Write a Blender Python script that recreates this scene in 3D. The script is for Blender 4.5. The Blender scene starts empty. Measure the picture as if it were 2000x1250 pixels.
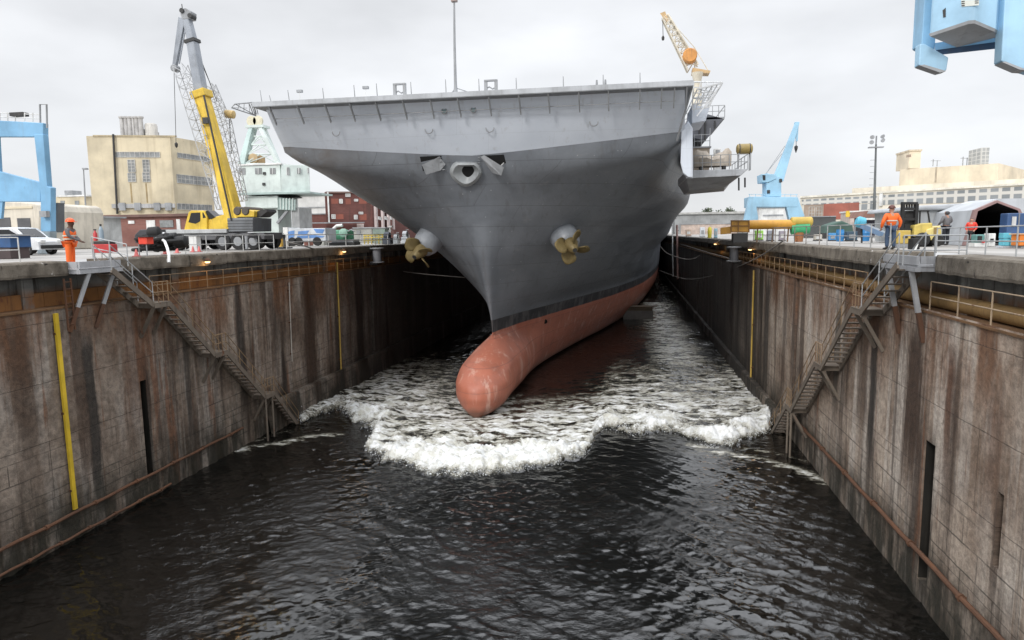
import bpy, bmesh, math, random
import numpy as np
from mathutils import Vector, Matrix
random.seed(7); rng = np.random.default_rng(11)
S = bpy.context.scene
C = S.collection

# ------------------------------------------------------------------ camera
# world axes: X across the dock, Y along it (away from the camera), Z up; quay top z = 0
FPX, PITCH, ROLL, YAW, CZ = 1333.0, .124522, .0134666, .17093, .85
def _basis():
    c, s = math.cos(PITCH), math.sin(PITCH); cr, sr = math.cos(ROLL), math.sin(ROLL)
    fw = np.array([0, c, -s]); up0 = np.array([0, s, c]); rt0 = np.array([1., 0, 0])
    rt = rt0*cr-up0*sr; up = up0*cr+rt0*sr
    ct, st = math.cos(YAW), math.sin(YAW)
    rot = lambda v: np.array([v[0]*ct-v[1]*st, v[0]*st+v[1]*ct, v[2]])
    return rot(rt), rot(up), rot(fw)
RT, UP, FW = _basis()
EYE = np.array([0., 0., CZ])
cam = bpy.data.cameras.new('camera'); camo = bpy.data.objects.new('camera', cam); C.objects.link(camo)
cam.sensor_width = 36; cam.lens = FPX/2000*36; cam.clip_start = .1; cam.clip_end = 5000
camo.matrix_world = Matrix([[RT[i], UP[i], -FW[i], EYE[i]] for i in range(3)]+[[0, 0, 0, 1]])
S.camera = camo
def ray(px, py): return FW+RT*(px-1000)/FPX+UP*(625-py)/FPX
def P(px, py, v):                         # the point seen at a photo pixel on the plane Y = v
    r = ray(px, py); return Vector(EYE+r*v/r[1])
def VQ(px, py, z):                         # distance at which a pixel is seen at level z
    r = ray(px, py); return float((z-CZ)/r[2]*r[1])
def U(px, py, x):                         # ... on the plane X = x
    r = ray(px, py); return Vector(EYE+r*x/r[0])
def G(px, py, z=0):                       # ... on the level z
    r = ray(px, py); return Vector(EYE+r*(z-CZ)/r[2])

# ------------------------------------------------------------------ world, sun, exposure
SUN_AZ, SUN_EL = math.radians(200), math.radians(32)      # behind the camera, to its left
w = bpy.data.worlds.new('World'); S.world = w; w.use_nodes = True
nt = w.node_tree; nt.nodes.clear()
def wn(t, **k):
    n = nt.nodes.new(t)
    for a, b in k.items():
        if a in n.inputs: n.inputs[a].default_value = b
        else: setattr(n, a, b)
    return n
sky = wn('ShaderNodeTexSky', sky_type='NISHITA'); sky.sun_disc = False
sky.sun_elevation = SUN_EL; sky.sun_rotation = SUN_AZ
tc = wn('ShaderNodeTexCoord'); sep = wn('ShaderNodeSeparateXYZ'); nt.links.new(tc.outputs['Generated'], sep.inputs[0])
rise = wn('ShaderNodeMapRange'); rise.inputs['From Min'].default_value = .38; rise.inputs['From Max'].default_value = 1.0
rise.interpolation_type = 'SMOOTHSTEP'
nt.links.new(sep.outputs['Z'], rise.inputs['Value'])
grad = wn('ShaderNodeMix', data_type='RGBA'); nt.links.new(rise.outputs[0], grad.inputs['Factor'])
grad.inputs['A'].default_value = (7.35, 7.47, 7.7, 1); grad.inputs['B'].default_value = (23.5, 24.2, 25.6, 1)
mp = wn('ShaderNodeMapping'); mp.inputs['Scale'].default_value = (1, 1, 2.6); nt.links.new(tc.outputs['Generated'], mp.inputs[0])
cl = wn('ShaderNodeTexNoise', Scale=2.1, Detail=5.0, Roughness=.5); nt.links.new(mp.outputs[0], cl.inputs['Vector'])
cr_ = wn('ShaderNodeMapRange'); cr_.inputs['From Min'].default_value = .34; cr_.inputs['From Max'].default_value = .66
cr_.inputs['To Min'].default_value = .87; cr_.inputs['To Max'].default_value = 1.2
nt.links.new(cl.outputs[0], cr_.inputs['Value'])
cmul = wn('ShaderNodeVectorMath', operation='SCALE'); nt.links.new(grad.outputs['Result'], cmul.inputs[0]); nt.links.new(cr_.outputs[0], cmul.inputs['Scale'])
over = wn('ShaderNodeMix', data_type='RGBA'); over.inputs['Factor'].default_value = .94
nt.links.new(sky.outputs[0], over.inputs['A']); nt.links.new(cmul.outputs[0], over.inputs['B'])
bg = wn('ShaderNodeBackground', Strength=.1); nt.links.new(over.outputs['Result'], bg.inputs['Color'])
nt.links.new(bg.outputs[0], wn('ShaderNodeOutputWorld').inputs[0])
sl = bpy.data.lights.new('sun', 'SUN'); sl.energy = 1.4; sl.angle = math.radians(14); sl.color = (1, .97, .94)
so = bpy.data.objects.new('sun', sl); C.objects.link(so)
sd = Vector((math.sin(SUN_AZ)*math.cos(SUN_EL), math.cos(SUN_AZ)*math.cos(SUN_EL), math.sin(SUN_EL)))
so.rotation_euler = sd.to_track_quat('Z', 'Y').to_euler()
S.view_settings.view_transform = 'Standard'; S.view_settings.look = 'None'
S.view_settings.exposure = .24; S.view_settings.gamma = 1; S.view_settings.use_curve_mapping = False
S.cycles.max_bounces = 6; S.cycles.sample_clamp_indirect = 3; S.cycles.use_denoising = True

# ------------------------------------------------------------------ node materials
class NT:
    def __init__(s, name):
        s.m = bpy.data.materials.new(name); s.m.use_nodes = True; s.t = s.m.node_tree; s.t.nodes.clear()
        s.out = s.t.nodes.new('ShaderNodeOutputMaterial'); s.b = s.t.nodes.new('ShaderNodeBsdfPrincipled')
        s.t.links.new(s.b.outputs[0], s.out.inputs[0])
        s.pos = s.t.nodes.new('ShaderNodeNewGeometry').outputs['Position']
        s.obj = s.t.nodes.new('ShaderNodeTexCoord').outputs['Object']
    def put(s, sock, v):
        if v is None: return
        if isinstance(v, bpy.types.NodeSocket): s.t.links.new(v, sock)
        else:
            if isinstance(v, (tuple, list)) and len(v) == 3 and sock.type == 'RGBA': v = (*v, 1)
            sock.default_value = v
    def n(s, typ, ins=(), **props):
        n = s.t.nodes.new(typ)
        for k, v in props.items(): setattr(n, k, v)
        for k, v in dict(ins).items(): s.put(n.inputs[k], v)
        return n
    def scale(s, vec, sc, loc=(0, 0, 0)): return s.n('ShaderNodeMapping', {'Vector': vec, 'Scale': sc, 'Location': loc}).outputs[0]
    def noise(s, vec, sc=1., det=4., rough=.55, dist=0.): return s.n('ShaderNodeTexNoise', {'Vector': vec, 'Scale': sc, 'Detail': det, 'Roughness': rough, 'Distortion': dist}).outputs[0]
    def vor(s, vec, sc=1., feat='F1'): return s.n('ShaderNodeTexVoronoi', {'Vector': vec, 'Scale': sc}, feature=feat).outputs[0]
    def mr(s, v, a, b, c=0., d=1.):
        return s.n('ShaderNodeMapRange', {'Value': v, 'From Min': a, 'From Max': b, 'To Min': c, 'To Max': d}, interpolation_type='SMOOTHSTEP').outputs[0]
    def math(s, op, a, b=0., c=None):
        ins = {0: a, 1: b}
        if c is not None: ins[2] = c
        return s.n('ShaderNodeMath', ins, operation=op).outputs[0]
    def mix(s, f, a, b, mode='MIX'):
        n = s.t.nodes.new('ShaderNodeMix'); n.data_type = 'RGBA'; n.blend_type = mode
        s.put(n.inputs['Factor'], f); s.put(n.inputs[6], a); s.put(n.inputs[7], b); return n.outputs[2]
    def sep(s, vec): return s.n('ShaderNodeSeparateXYZ', {0: vec}).outputs
    def comb(s, x, y, z): return s.n('ShaderNodeCombineXYZ', {0: x, 1: y, 2: z}).outputs[0]
    def bump(s, h, st=.3, d=.05, nrm=None):
        ins = {'Height': h, 'Strength': st, 'Distance': d}
        if nrm is not None: ins['Normal'] = nrm
        return s.n('ShaderNodeBump', ins).outputs[0]
    def brick(s, vec, a, b, mortar, w=.22, h=.075, ms=.012, off=.5):
        n = s.n('ShaderNodeTexBrick', {'Vector': vec, 'Color1': a, 'Color2': b, 'Mortar': mortar, 'Scale': 1., 'Mortar Size': ms, 'Brick Width': w, 'Row Height': h, 'Mortar Smooth': .2})
        n.offset = off; return n.outputs
    def fin(s, col=None, rough=None, metal=None, nrm=None, spec=None, **k):
        s.put(s.b.inputs['Base Color'], col); s.put(s.b.inputs['Roughness'], rough); s.put(s.b.inputs['Metallic'], metal)
        s.put(s.b.inputs['Normal'], nrm); s.put(s.b.inputs['Specular IOR Level'], spec)
        for a, v in k.items(): s.put(s.b.inputs[a], v)
        return s.m

def dirty(name, col, rough=.55, grime=.35, rust=0., gcol=(.09, .075, .06), metal=0., sc=1., var=.25):
    """painted or bare surface with blotches, streaks running down and optional rust"""
    m = NT(name); v = m.pos
    big = m.noise(m.scale(v, (sc*.7,)*3), 1, 5, .6)
    c = m.mix(m.mr(big, .3, .7), tuple(x*(1-var) for x in col), tuple(min(1, x*(1+var*.6)) for x in col))
    st = m.noise(m.scale(v, (sc*5, sc*5, sc*.35)), 1, 5, .65)
    c = m.mix(m.math('MULTIPLY', m.mr(st, .5, .75), grime), c, gcol)
    if rust:
        rn = m.noise(m.scale(v, (sc*3, sc*3, sc*1.2)), 1, 6, .7)
        c = m.mix(m.mr(rn, .72-rust*.35, .80-rust*.3), c, (.13, .05, .02))
    fine = m.noise(v, 14*sc, 3, .6)
    r = m.mr(big, .3, .7, max(.05, rough-.1), min(1, rough+.12))
    return m.fin(c, r, metal, m.bump(fine, .15, .02))
_MC = {}
def paint(rgb, rough=.5, grime=.3, rust=0., metal=0., sc=1.):
    k = (tuple(round(x, 3) for x in rgb), rough, grime, rust, metal, sc)
    if k not in _MC: _MC[k] = dirty('paint_%d' % len(_MC), rgb, rough, grime, rust, metal=metal, sc=sc)
    return _MC[k]
def emit(name, rgb, st):
    m = NT(name); return m.fin((0, 0, 0), .5, **{'Emission Color': rgb, 'Emission Strength': st})

# ------------------------------------------------------------------ mesh building
class MB:
    def __init__(s): s.v = []; s.f = []
    def add(s, vs, fs):
        o = len(s.v); s.v += [tuple(map(float, p)) for p in vs]; s.f += [tuple(i+o for i in f) for f in fs]; return s
    def hexa(s, a, b):      # two quads (bottom loop, top loop)
        return s.add(list(a)+list(b), [(3, 2, 1, 0), (4, 5, 6, 7), (0, 1, 5, 4), (1, 2, 6, 5), (2, 3, 7, 6), (3, 0, 4, 7)])
    def box(s, x0, x1, y0, y1, z0, z1):
        x0, x1 = sorted((x0, x1)); y0, y1 = sorted((y0, y1)); z0, z1 = sorted((z0, z1))
        return s.hexa([(x0, y0, z0), (x1, y0, z0), (x1, y1, z0), (x0, y1, z0)], [(x0, y0, z1), (x1, y0, z1), (x1, y1, z1), (x0, y1, z1)])
    def pbox(s, px0, py0, px1, py1, v, depth, z0=None):
        """box whose near face fills a photo rectangle at distance v"""
        a = P(px0, py1, v); b = P(px1, py0, v); mid = (py0+py1)/2
        xa = P(px0, mid, v).x; xb = P(px1, mid, v).x; xm = (px0+px1)/2
        za = P(xm, py1, v).z if z0 is None else z0; zb = P(xm, py0, v).z
        return s.box(xa, xb, v, v+depth, za, zb)
    def bar(s, a, b, w, h=None, up=(0, 0, 1)):
        a, b = Vector(a), Vector(b); d = (b-a).normalized(); up = Vector(up)
        if abs(d.dot(up)) > .97: up = Vector((0, 1, 0))
        x = d.cross(up).normalized()*w/2; y = x.cross(d).normalized()*(h or w)/2
        q = lambda p: [p-x-y, p+x-y, p+x+y, p-x+y]
        return s.hexa(q(a), q(b))
    def taper(s, a, b, wa, ha, wb, hb, up=(0, 0, 1)):
        a, b = Vector(a), Vector(b); d = (b-a).normalized(); up = Vector(up)
        if abs(d.dot(up)) > .97: up = Vector((0, 1, 0))
        x = d.cross(up).normalized(); y = x.cross(d).normalized()
        q = lambda p, w, h: [p-x*w/2-y*h/2, p+x*w/2-y*h/2, p+x*w/2+y*h/2, p-x*w/2+y*h/2]
        return s.hexa(q(a, wa, ha), q(b, wb, hb))
    def pipe(s, pts, r, n=8, cap=True):
        pts = [Vector(p) for p in pts]; k = len(pts); rs = r if isinstance(r, (list, tuple)) else [r]*k
        vs, fs = [], []; ref = None
        for i, p in enumerate(pts):
            d = (pts[min(i+1, k-1)]-pts[max(i-1, 0)]).normalized()
            if ref is None: ref = Vector((0, 0, 1)) if abs(d.z) < .9 else Vector((0, 1, 0))
            x = d.cross(ref).normalized(); y = x.cross(d); ref = y
            vs += [p+(x*math.cos(t*2*math.pi/n)+y*math.sin(t*2*math.pi/n))*rs[i] for t in range(n)]
        for i in range(k-1):
            for t in range(n): fs.append((i*n+t, i*n+(t+1) % n, (i+1)*n+(t+1) % n, (i+1)*n+t))
        if cap: fs += [tuple(range(n)), tuple(range((k-1)*n, k*n))[::-1]]
        return s.add(vs, fs)
    def tube(s, a, b, r0, r1=None, n=10): return s.pipe([a, b], [r0, r0 if r1 is None else r1], n)
    def lathe(s, o, axis, prof, n=20, cap=True):
        o, d = Vector(o), Vector(axis).normalized()
        x = d.orthogonal().normalized(); y = d.cross(x); vs, fs = [], []
        for h, r in prof: vs += [o+d*h+(x*math.cos(t*2*math.pi/n)+y*math.sin(t*2*math.pi/n))*r for t in range(n)]
        for i in range(len(prof)-1):
            for t in range(n): fs.append((i*n+t, i*n+(t+1) % n, (i+1)*n+(t+1) % n, (i+1)*n+t))
        if cap: fs += [tuple(range(n))[::-1], tuple(range((len(prof)-1)*n, len(prof)*n))]
        return s.add(vs, fs)
    def prism(s, poly, ext):
        n = len(poly); e = Vector(ext); a = [Vector(p) for p in poly]
        return s.add(a+[p+e for p in a], [tuple(range(n))[::-1], tuple(range(n, 2*n))]+[(i, (i+1) % n, n+(i+1) % n, n+i) for i in range(n)])
    def grid(s, rows):
        m = len(rows[0]); vs = [p for r in rows for p in r]
        return s.add(vs, [(i*m+j, i*m+j+1, (i+1)*m+j+1, (i+1)*m+j) for i in range(len(rows)-1) for j in range(m-1)])
    def lattice(s, a, b, w0, w1, seg, r, up=(0, 0, 1), taper_end=1.):
        """four-chord lattice boom"""
        a, b = Vector(a), Vector(b); d = (b-a).normalized(); x = d.cross(Vector(up))
        x = (x if x.length > .05 else Vector((1, 0, 0))).normalized(); y = x.cross(d)
        def ring(t):
            k = w0+(w1-w0)*t; k2 = k
            p = a.lerp(b, t); return [p+x*k/2+y*k2/2, p-x*k/2+y*k2/2, p-x*k/2-y*k2/2, p+x*k/2-y*k2/2]
        R = [ring(i/seg) for i in range(seg+1)]
        for c in range(4): s.pipe([q[c] for q in R], r, 5)
        for i in range(seg):
            for c in range(4):
                s.tube(R[i][c], R[i+1][(c+1) % 4], r*.6, n=4)
                s.tube(R[i+1][c], R[i+1][(c+1) % 4], r*.6, n=4)
        return s
    def build(s, name, mat, parent=None, smooth=False, bevel=0.):
        me = bpy.data.meshes.new(name); off = ROOT.get(parent.name, Vector()) if parent else Vector()
        me.from_pydata([(p[0]-off[0], p[1]-off[1], p[2]-off[2]) for p in s.v], [], s.f)
        bm = bmesh.new(); bm.from_mesh(me); bmesh.ops.recalc_face_normals(bm, faces=bm.faces); bm.to_mesh(me); bm.free()
        o = bpy.data.objects.new(name, me); C.objects.link(o); me.materials.append(mat)
        if smooth:
            me.polygons.foreach_set('use_smooth', [True]*len(me.polygons))
            me.set_sharp_from_angle(angle=math.radians(40))
        if bevel:
            b = o.modifiers.new('bevel', 'BEVEL'); b.width = bevel; b.segments = 2; b.limit_method = 'ANGLE'
        if parent: o.parent = parent; ROOT[o.name] = off
        return o
ROOT = {}
def tag(o, label=None, cat=None, group=None, kind=None):
    if label: o['label'] = label
    if cat: o['category'] = cat
    if group: o['group'] = group
    if kind: o['kind'] = kind
    return o
def thing(name, label, cat, loc=(0, 0, 0), group=None):
    o = bpy.data.objects.new(name, None); C.objects.link(o); o.location = loc; o.empty_display_size = .2
    ROOT[o.name] = Vector(loc); return tag(o, label, cat, group)
def dup(root, loc, label=None, rz=None):
    """a copy of a thing with copies of its parts and sub-parts"""
    r = root.copy(); C.objects.link(r); r.location = loc
    if rz is not None: r.rotation_euler = (0, 0, rz)
    if label: r['label'] = label
    def kids(a, b):
        for ch in a.children:
            c = ch.copy(); C.objects.link(c); c.parent = b; kids(ch, c)
    kids(root, r); return r
def structure(name, mb, mat, smooth=False): return tag(mb.build(name, mat, smooth=smooth), kind='structure')

# ------------------------------------------------------------------ shared materials
RUST = dirty('rusty_steel', (.11, .05, .025), .8, .5, .4, (.03, .02, .015))
RAILMAT = dirty('galvanised_rail', (.42, .43, .43), .5, .3, .25, metal=.2)
WHITERAIL = dirty('white_rail', (.62, .62, .6), .55, .25, .1)
DARK = dirty('dark_steel', (.035, .035, .035), .6, .3)
BLACK = dirty('black_rubber', (.015, .015, .015), .7, .2)
GREYSTEEL = dirty('grey_steel', (.30, .31, .32), .5, .4, .2)
STEPS = dirty('weathered_step_steel', (.16, .13, .10), .7, .6, .35, (.05, .035, .025))
BLUE = dirty('crane_blue', (.19, .39, .58), .5, .3, .1, (.2, .25, .3), sc=.5)
PALEBLUE = dirty('pale_crane_blue', (.29, .49, .63), .5, .3, .08, (.2, .25, .3), sc=.3)
YELLOW = dirty('machine_yellow', (.78, .53, .06), .45, .35, .15, (.2, .12, .05))
GLASS = NT('window_glass').fin((.05, .06, .065), .08)
WHITE = dirty('white_paint', (.72, .72, .70), .5, .3, .05)
# ================================================================== DOCK
AL, BR, WZ = -23.69, 10.08, -12.06        # left and right wall faces, water level
END = 250.0                               # far end of the basin
def wall_mat(name, seed, bright, stains):
    m = NT(name); x, y, z = m.sep(m.pos)
    v = m.comb(m.math('ADD', y, seed), m.math('MULTIPLY', x, .6), z)
    b1 = m.noise(m.scale(v, (.36, 1, .26)), 1, 6, .62)
    c = m.mix(m.mr(b1, .3, .7), tuple(k*bright for k in (.118, .080, .055)), tuple(k*bright for k in (.30, .245, .195)))
    # pale leached runs with ragged pointed tops
    e1 = m.noise(m.scale(v, (1.0, 1, .045)), 1, 6, .7); e2 = m.noise(m.scale(v, (.18, 1, .16)), 1, 2, .5)
    pale = m.math('MULTIPLY', m.mr(e1, .46, .58), m.mr(e2, .36, .54))
    c = m.mix(m.math('MULTIPLY', pale, .6), c, tuple(k*bright for k in (.36, .325, .285)))
    # brown and black runs
    d1 = m.noise(m.scale(v, (.5, 1, .035)), 1, 6, .65)
    c = m.mix(m.math('MULTIPLY', m.mr(d1, .50, .62), .85), c, (.055, .034, .022))
    d2 = m.noise(m.scale(v, (.33, 1, .03), (5, 0, 0)), 1, 5, .6)
    c = m.mix(m.math('MULTIPLY', m.mr(d2, .55, .64), .9), c, (.018, .014, .011))
    d3 = m.noise(m.scale(v, (4.2, 1, .09), (9, 0, 0)), 1, 4, .6)
    c = m.mix(m.math('MULTIPLY', m.mr(d3, .58, .7), .4), c, (.05, .036, .026))
    # rust washing down from the gallery
    r1 = m.noise(m.scale(v, (.55, 1, .14), (2, 0, 3)), 1, 5, .65)
    top = m.mr(m.math('ADD', z, m.math('MULTIPLY', r1, 3.)), -4.2, -.8)
    c = m.mix(m.math('MULTIPLY', m.mr(r1, .40, .62), m.math('MULTIPLY', top, .9)), c, (.15, .065, .027))
    r2 = m.noise(m.scale(v, (1.1, 1, .07), (12, 0, 3)), 1, 4, .65)
    c = m.mix(m.math('MULTIPLY', m.mr(r2, .6, .68), .7), c, (.17, .07, .03))
    # pour joints and stone courses
    bz = m.math('ADD', z, m.math('MULTIPLY', m.noise(m.scale(v, (.8, 1, .8)), 1, 3, .6), .12))
    j = m.brick(m.comb(m.math('ADD', y, seed), bz, 0.), (1, 1, 1), (1, 1, 1), (0, 0, 0), 5.3, 2.45, .016)
    low = m.mr(z, -7.2, -8.2)
    j2 = m.brick(m.comb(y, bz, 0.), (1, 1, 1), (.72, .72, .72), (.15, .15, .15), 1.9, .86, .03)
    seam = m.math('SUBTRACT', 1., j[1])
    c = m.mix(m.math('MULTIPLY', m.math('SUBTRACT', 1., seam), .55), c, (.03, .024, .02))
    c = m.mix(m.math('MULTIPLY', low, m.math('MULTIPLY', j2[1], m.mr(b1, .4, .6, .1, .7))), c, (.03, .025, .02))
    # long dark runs below old outlets and slots
    for (yk, wk, zt, zb_, cs, am) in stains:
        dy = m.math('ABSOLUTE', m.math('ADD', m.math('SUBTRACT', y, yk), m.math('MULTIPLY', m.math('SUBTRACT', m.noise(m.scale(v, (2.2, 1, .35)), 1, 5, .7), .5), wk*1.9)))
        k = m.math('MULTIPLY', m.mr(dy, wk, wk*.45, 0., am), m.math('MULTIPLY', m.mr(z, zt+.5, zt-1.2), m.mr(z, zb_-2.2, zb_+1.2)))
        c = m.mix(k, c, cs)
    # wet growth near the water, ship's shade and algae painted into the colour towards the far end
    g = m.noise(m.scale(v, (.7, 1, .5)), 1, 5, .65)
    c = m.mix(m.math('MULTIPLY', m.mr(m.math('ADD', z, m.math('MULTIPLY', g, 4.)), -6.4, -9.6), m.mr(m.noise(m.scale(v, (1.1, 1, .22), (7, 0, 0)), 1, 6, .65), .36, .56, .25, .95)), c, (.020, .018, .010))
    far_dark = m.math('ADD', y, m.math('MULTIPLY', m.noise(m.scale(v, (.12, 1, .05)), 1, 4, .6), 34.))
    c = m.mix(m.mr(far_dark, 62., 84., 0., .86), c, (.022, .02, .018))
    fine = m.noise(m.scale(v, (3.5, 1, 3.5)), 1, 8, .72)
    c = m.mix(1., c, m.comb(*(m.mr(fine, .3, .7, .62, 1.2),)*3), 'MULTIPLY')
    chip = m.noise(m.scale(v, (9, 1, 5)), 1, 5, .7)
    h = m.math('ADD', fine, m.math('MULTIPLY', m.math('SUBTRACT', 1., seam), -.6))
    h = m.math('ADD', h, m.math('MULTIPLY', chip, .5))
    return m.fin(c, m.mr(d2, .5, .65, .85, .45), 0, m.bump(h, .8, .07))
BRN, BLK, RST = (.052, .028, .016), (.012, .010, .008), (.105, .042, .018)
def stn(X, px, pya, pyb, wk, cs, am): a, b = U(px, pya, X), U(px, pyb, X); return (a.y, wk, a.z, b.z, cs, am)
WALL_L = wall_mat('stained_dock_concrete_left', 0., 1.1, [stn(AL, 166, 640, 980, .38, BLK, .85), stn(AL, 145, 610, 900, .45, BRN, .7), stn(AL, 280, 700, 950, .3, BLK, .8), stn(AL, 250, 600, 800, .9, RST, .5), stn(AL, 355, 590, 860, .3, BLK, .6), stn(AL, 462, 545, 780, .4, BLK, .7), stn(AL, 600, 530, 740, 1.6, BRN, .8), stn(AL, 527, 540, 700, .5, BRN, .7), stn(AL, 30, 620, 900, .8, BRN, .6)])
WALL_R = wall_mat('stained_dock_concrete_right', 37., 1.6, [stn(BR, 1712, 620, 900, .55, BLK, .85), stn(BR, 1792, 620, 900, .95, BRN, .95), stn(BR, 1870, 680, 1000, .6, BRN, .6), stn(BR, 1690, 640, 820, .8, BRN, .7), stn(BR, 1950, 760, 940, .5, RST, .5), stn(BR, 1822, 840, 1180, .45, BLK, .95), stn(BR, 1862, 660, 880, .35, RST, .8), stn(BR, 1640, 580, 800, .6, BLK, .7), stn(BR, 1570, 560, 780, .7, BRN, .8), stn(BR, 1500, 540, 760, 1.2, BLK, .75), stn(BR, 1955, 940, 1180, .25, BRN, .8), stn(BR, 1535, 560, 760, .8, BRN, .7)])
def upper_mat():
    m = NT('upper_wall_concrete'); v = m.pos; z = m.sep(v)[2]
    b = m.noise(m.scale(v, (.5, .5, .8)), 1, 6, .65)
    c = m.mix(m.mr(b, .3, .7), (.10, .105, .10), (.24, .24, .225))
    d = m.noise(m.scale(v, (2, 2, .2)), 1, 5, .7)
    c = m.mix(m.mr(d, .52, .66), c, (.03, .026, .022))
    r = m.noise(m.scale(v, (1.2, 1.2, .6), (3, 1, 0)), 1, 5, .65)
    c = m.mix(m.math('MULTIPLY', m.mr(m.math('ADD', z, m.math('MULTIPLY', r, .9)), -.55, -1.0), m.mr(r, .3, .6)), c, (.19, .08, .025))
    j = m.brick(m.comb(m.sep(v)[1], z, 0.), (1, 1, 1), (1, 1, 1), (0, 0, 0), 3.2, .72, .015)
    c = m.mix(m.math('MULTIPLY', j[1], .6), c, (.02, .018, .016))
    return m.fin(c, .85, 0, m.bump(m.noise(v, 6, 6, .7), .5, .04))
UPPER = upper_mat()
def coping_mat():
    m = NT('coping_stone'); v = m.pos; y = m.sep(v)[1]
    b = m.noise(m.scale(v, (1.1,)*3), 1, 7, .65)
    c = m.mix(m.mr(b, .3, .7), (.085, .070, .052), (.225, .195, .155))
    s = m.noise(m.scale(v, (3, 3, .8)), 1, 5, .7); c = m.mix(m.mr(s, .55, .7), c, (.045, .036, .028))
    p = m.noise(v, 2.2, 4, .6); c = m.mix(m.mr(p, .68, .72), c, (.5, .48, .45))
    k = m.vor(m.scale(v, (.9, .9, 2.2)), 1); c = m.mix(m.mr(k, .11, .06), c, (.02, .016, .012))
    far_dark = m.math('ADD', y, m.math('MULTIPLY', b, 30.)); c = m.mix(m.mr(far_dark, 66., 92., 0., .7), c, (.03, .028, .024))  # coping colour darkens towards the far end
    return m.fin(c, .88, 0, m.bump(m.noise(v, 7, 8, .75), .8, .05))
COPING = coping_mat()
GALV = dirty('brown_gallery_steel', (.15, .078, .032), .8, .7, .4, (.05, .035, .02))

RUSTBAND = dirty('orange_rust_plate', (.24, .105, .03), .85, .55, .45, (.06, .03, .015), sc=.8)
OCHRE = dirty('ochre_pipe', (.27, .165, .06), .75, .6, .3, (.06, .035, .02))
LINING = dirty('wet_shaded_slot', (.014, .012, .009), .6, .3)  # near-black lining: recess shade put into the colour, with wet stain
def wall_face(X, sgn, z1, z0, slots):
    """dock wall face as one sheet with rectangular slots let into it (y0, y1, z0, z1, depth)"""
    ys = sorted({-25., END}|{v for s in slots for v in s[:2]}|set(np.arange(-20, END, 10.).tolist()))
    zs = sorted({z0, z1}|{v for s in slots for v in s[2:4]})
    def dep(i, j):
        yc, zc = (ys[i]+ys[i+1])/2, (zs[j]+zs[j+1])/2
        return max([s[4] for s in slots if s[0] < yc < s[1] and s[2] < zc < s[3]]+[0.])
    mb = MB(); x = lambda d: X+sgn*d
    for i in range(len(ys)-1):
        for j in range(len(zs)-1):
            d = dep(i, j); a, b, e, f = ys[i], ys[i+1], zs[j], zs[j+1]
            mb.add([(x(d), a, e), (x(d), b, e), (x(d), b, f), (x(d), a, f)], [(0, 1, 2, 3)])
            if i+1 < len(ys)-1 and dep(i+1, j) != d:
                q = dep(i+1, j); mb.add([(x(d), b, e), (x(q), b, e), (x(q), b, f), (x(d), b, f)], [(0, 1, 2, 3)])
            if j+1 < len(zs)-1 and dep(i, j+1) != d:
                q = dep(i, j+1); mb.add([(x(d), a, f), (x(q), a, f), (x(q), b, f), (x(d), b, f)], [(0, 1, 2, 3)])
    return mb
def jag(y, k): return .03*math.sin(y*1.7+k)+.02*math.sin(y*5.1+k*2)
def coping_row(t, X, sgn, gaps):
    """coping stones butted along the edge, each a little out of line; gaps = stretches without coping"""
    y = -20.; k = 0
    mb = MB()
    while y < END:
        L = 3.2+random.random()*1.6; a, b = y+.006, min(END, y+L)-.006
        for g0, g1 in gaps:
            if a < g1 and b > g0: a, b = (a, g0) if a < g0 else (g1, b)
        if b-a > .2:
            dx = random.uniform(-.02, .02); dz = random.uniform(-.02, .012); bt = -.62+random.uniform(-.05, .03)
            n = max(2, int((b-a)/.35)); rows = []
            for i in range(n+1):
                yy = a+(b-a)*i/n; e = random.uniform(-.014, .014); q = random.uniform(-.02, .02)
                x0 = X+sgn*(dx+e); rows.append([(X+sgn*1.25, yy, bt), (x0+sgn*.03, yy, bt+q), (x0, yy, bt+.1+q), (x0+sgn*.01, yy, -.07+dz), (x0+sgn*.06, yy, -.004+dz), (X+sgn*1.25, yy, dz*.3)])
            mb.grid(rows)
            mb.add(rows[0], [tuple(range(6))]); mb.add(rows[-1], [tuple(range(6))])
        y += L; k += 1
    return mb.build('coping', COPING, t)

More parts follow.
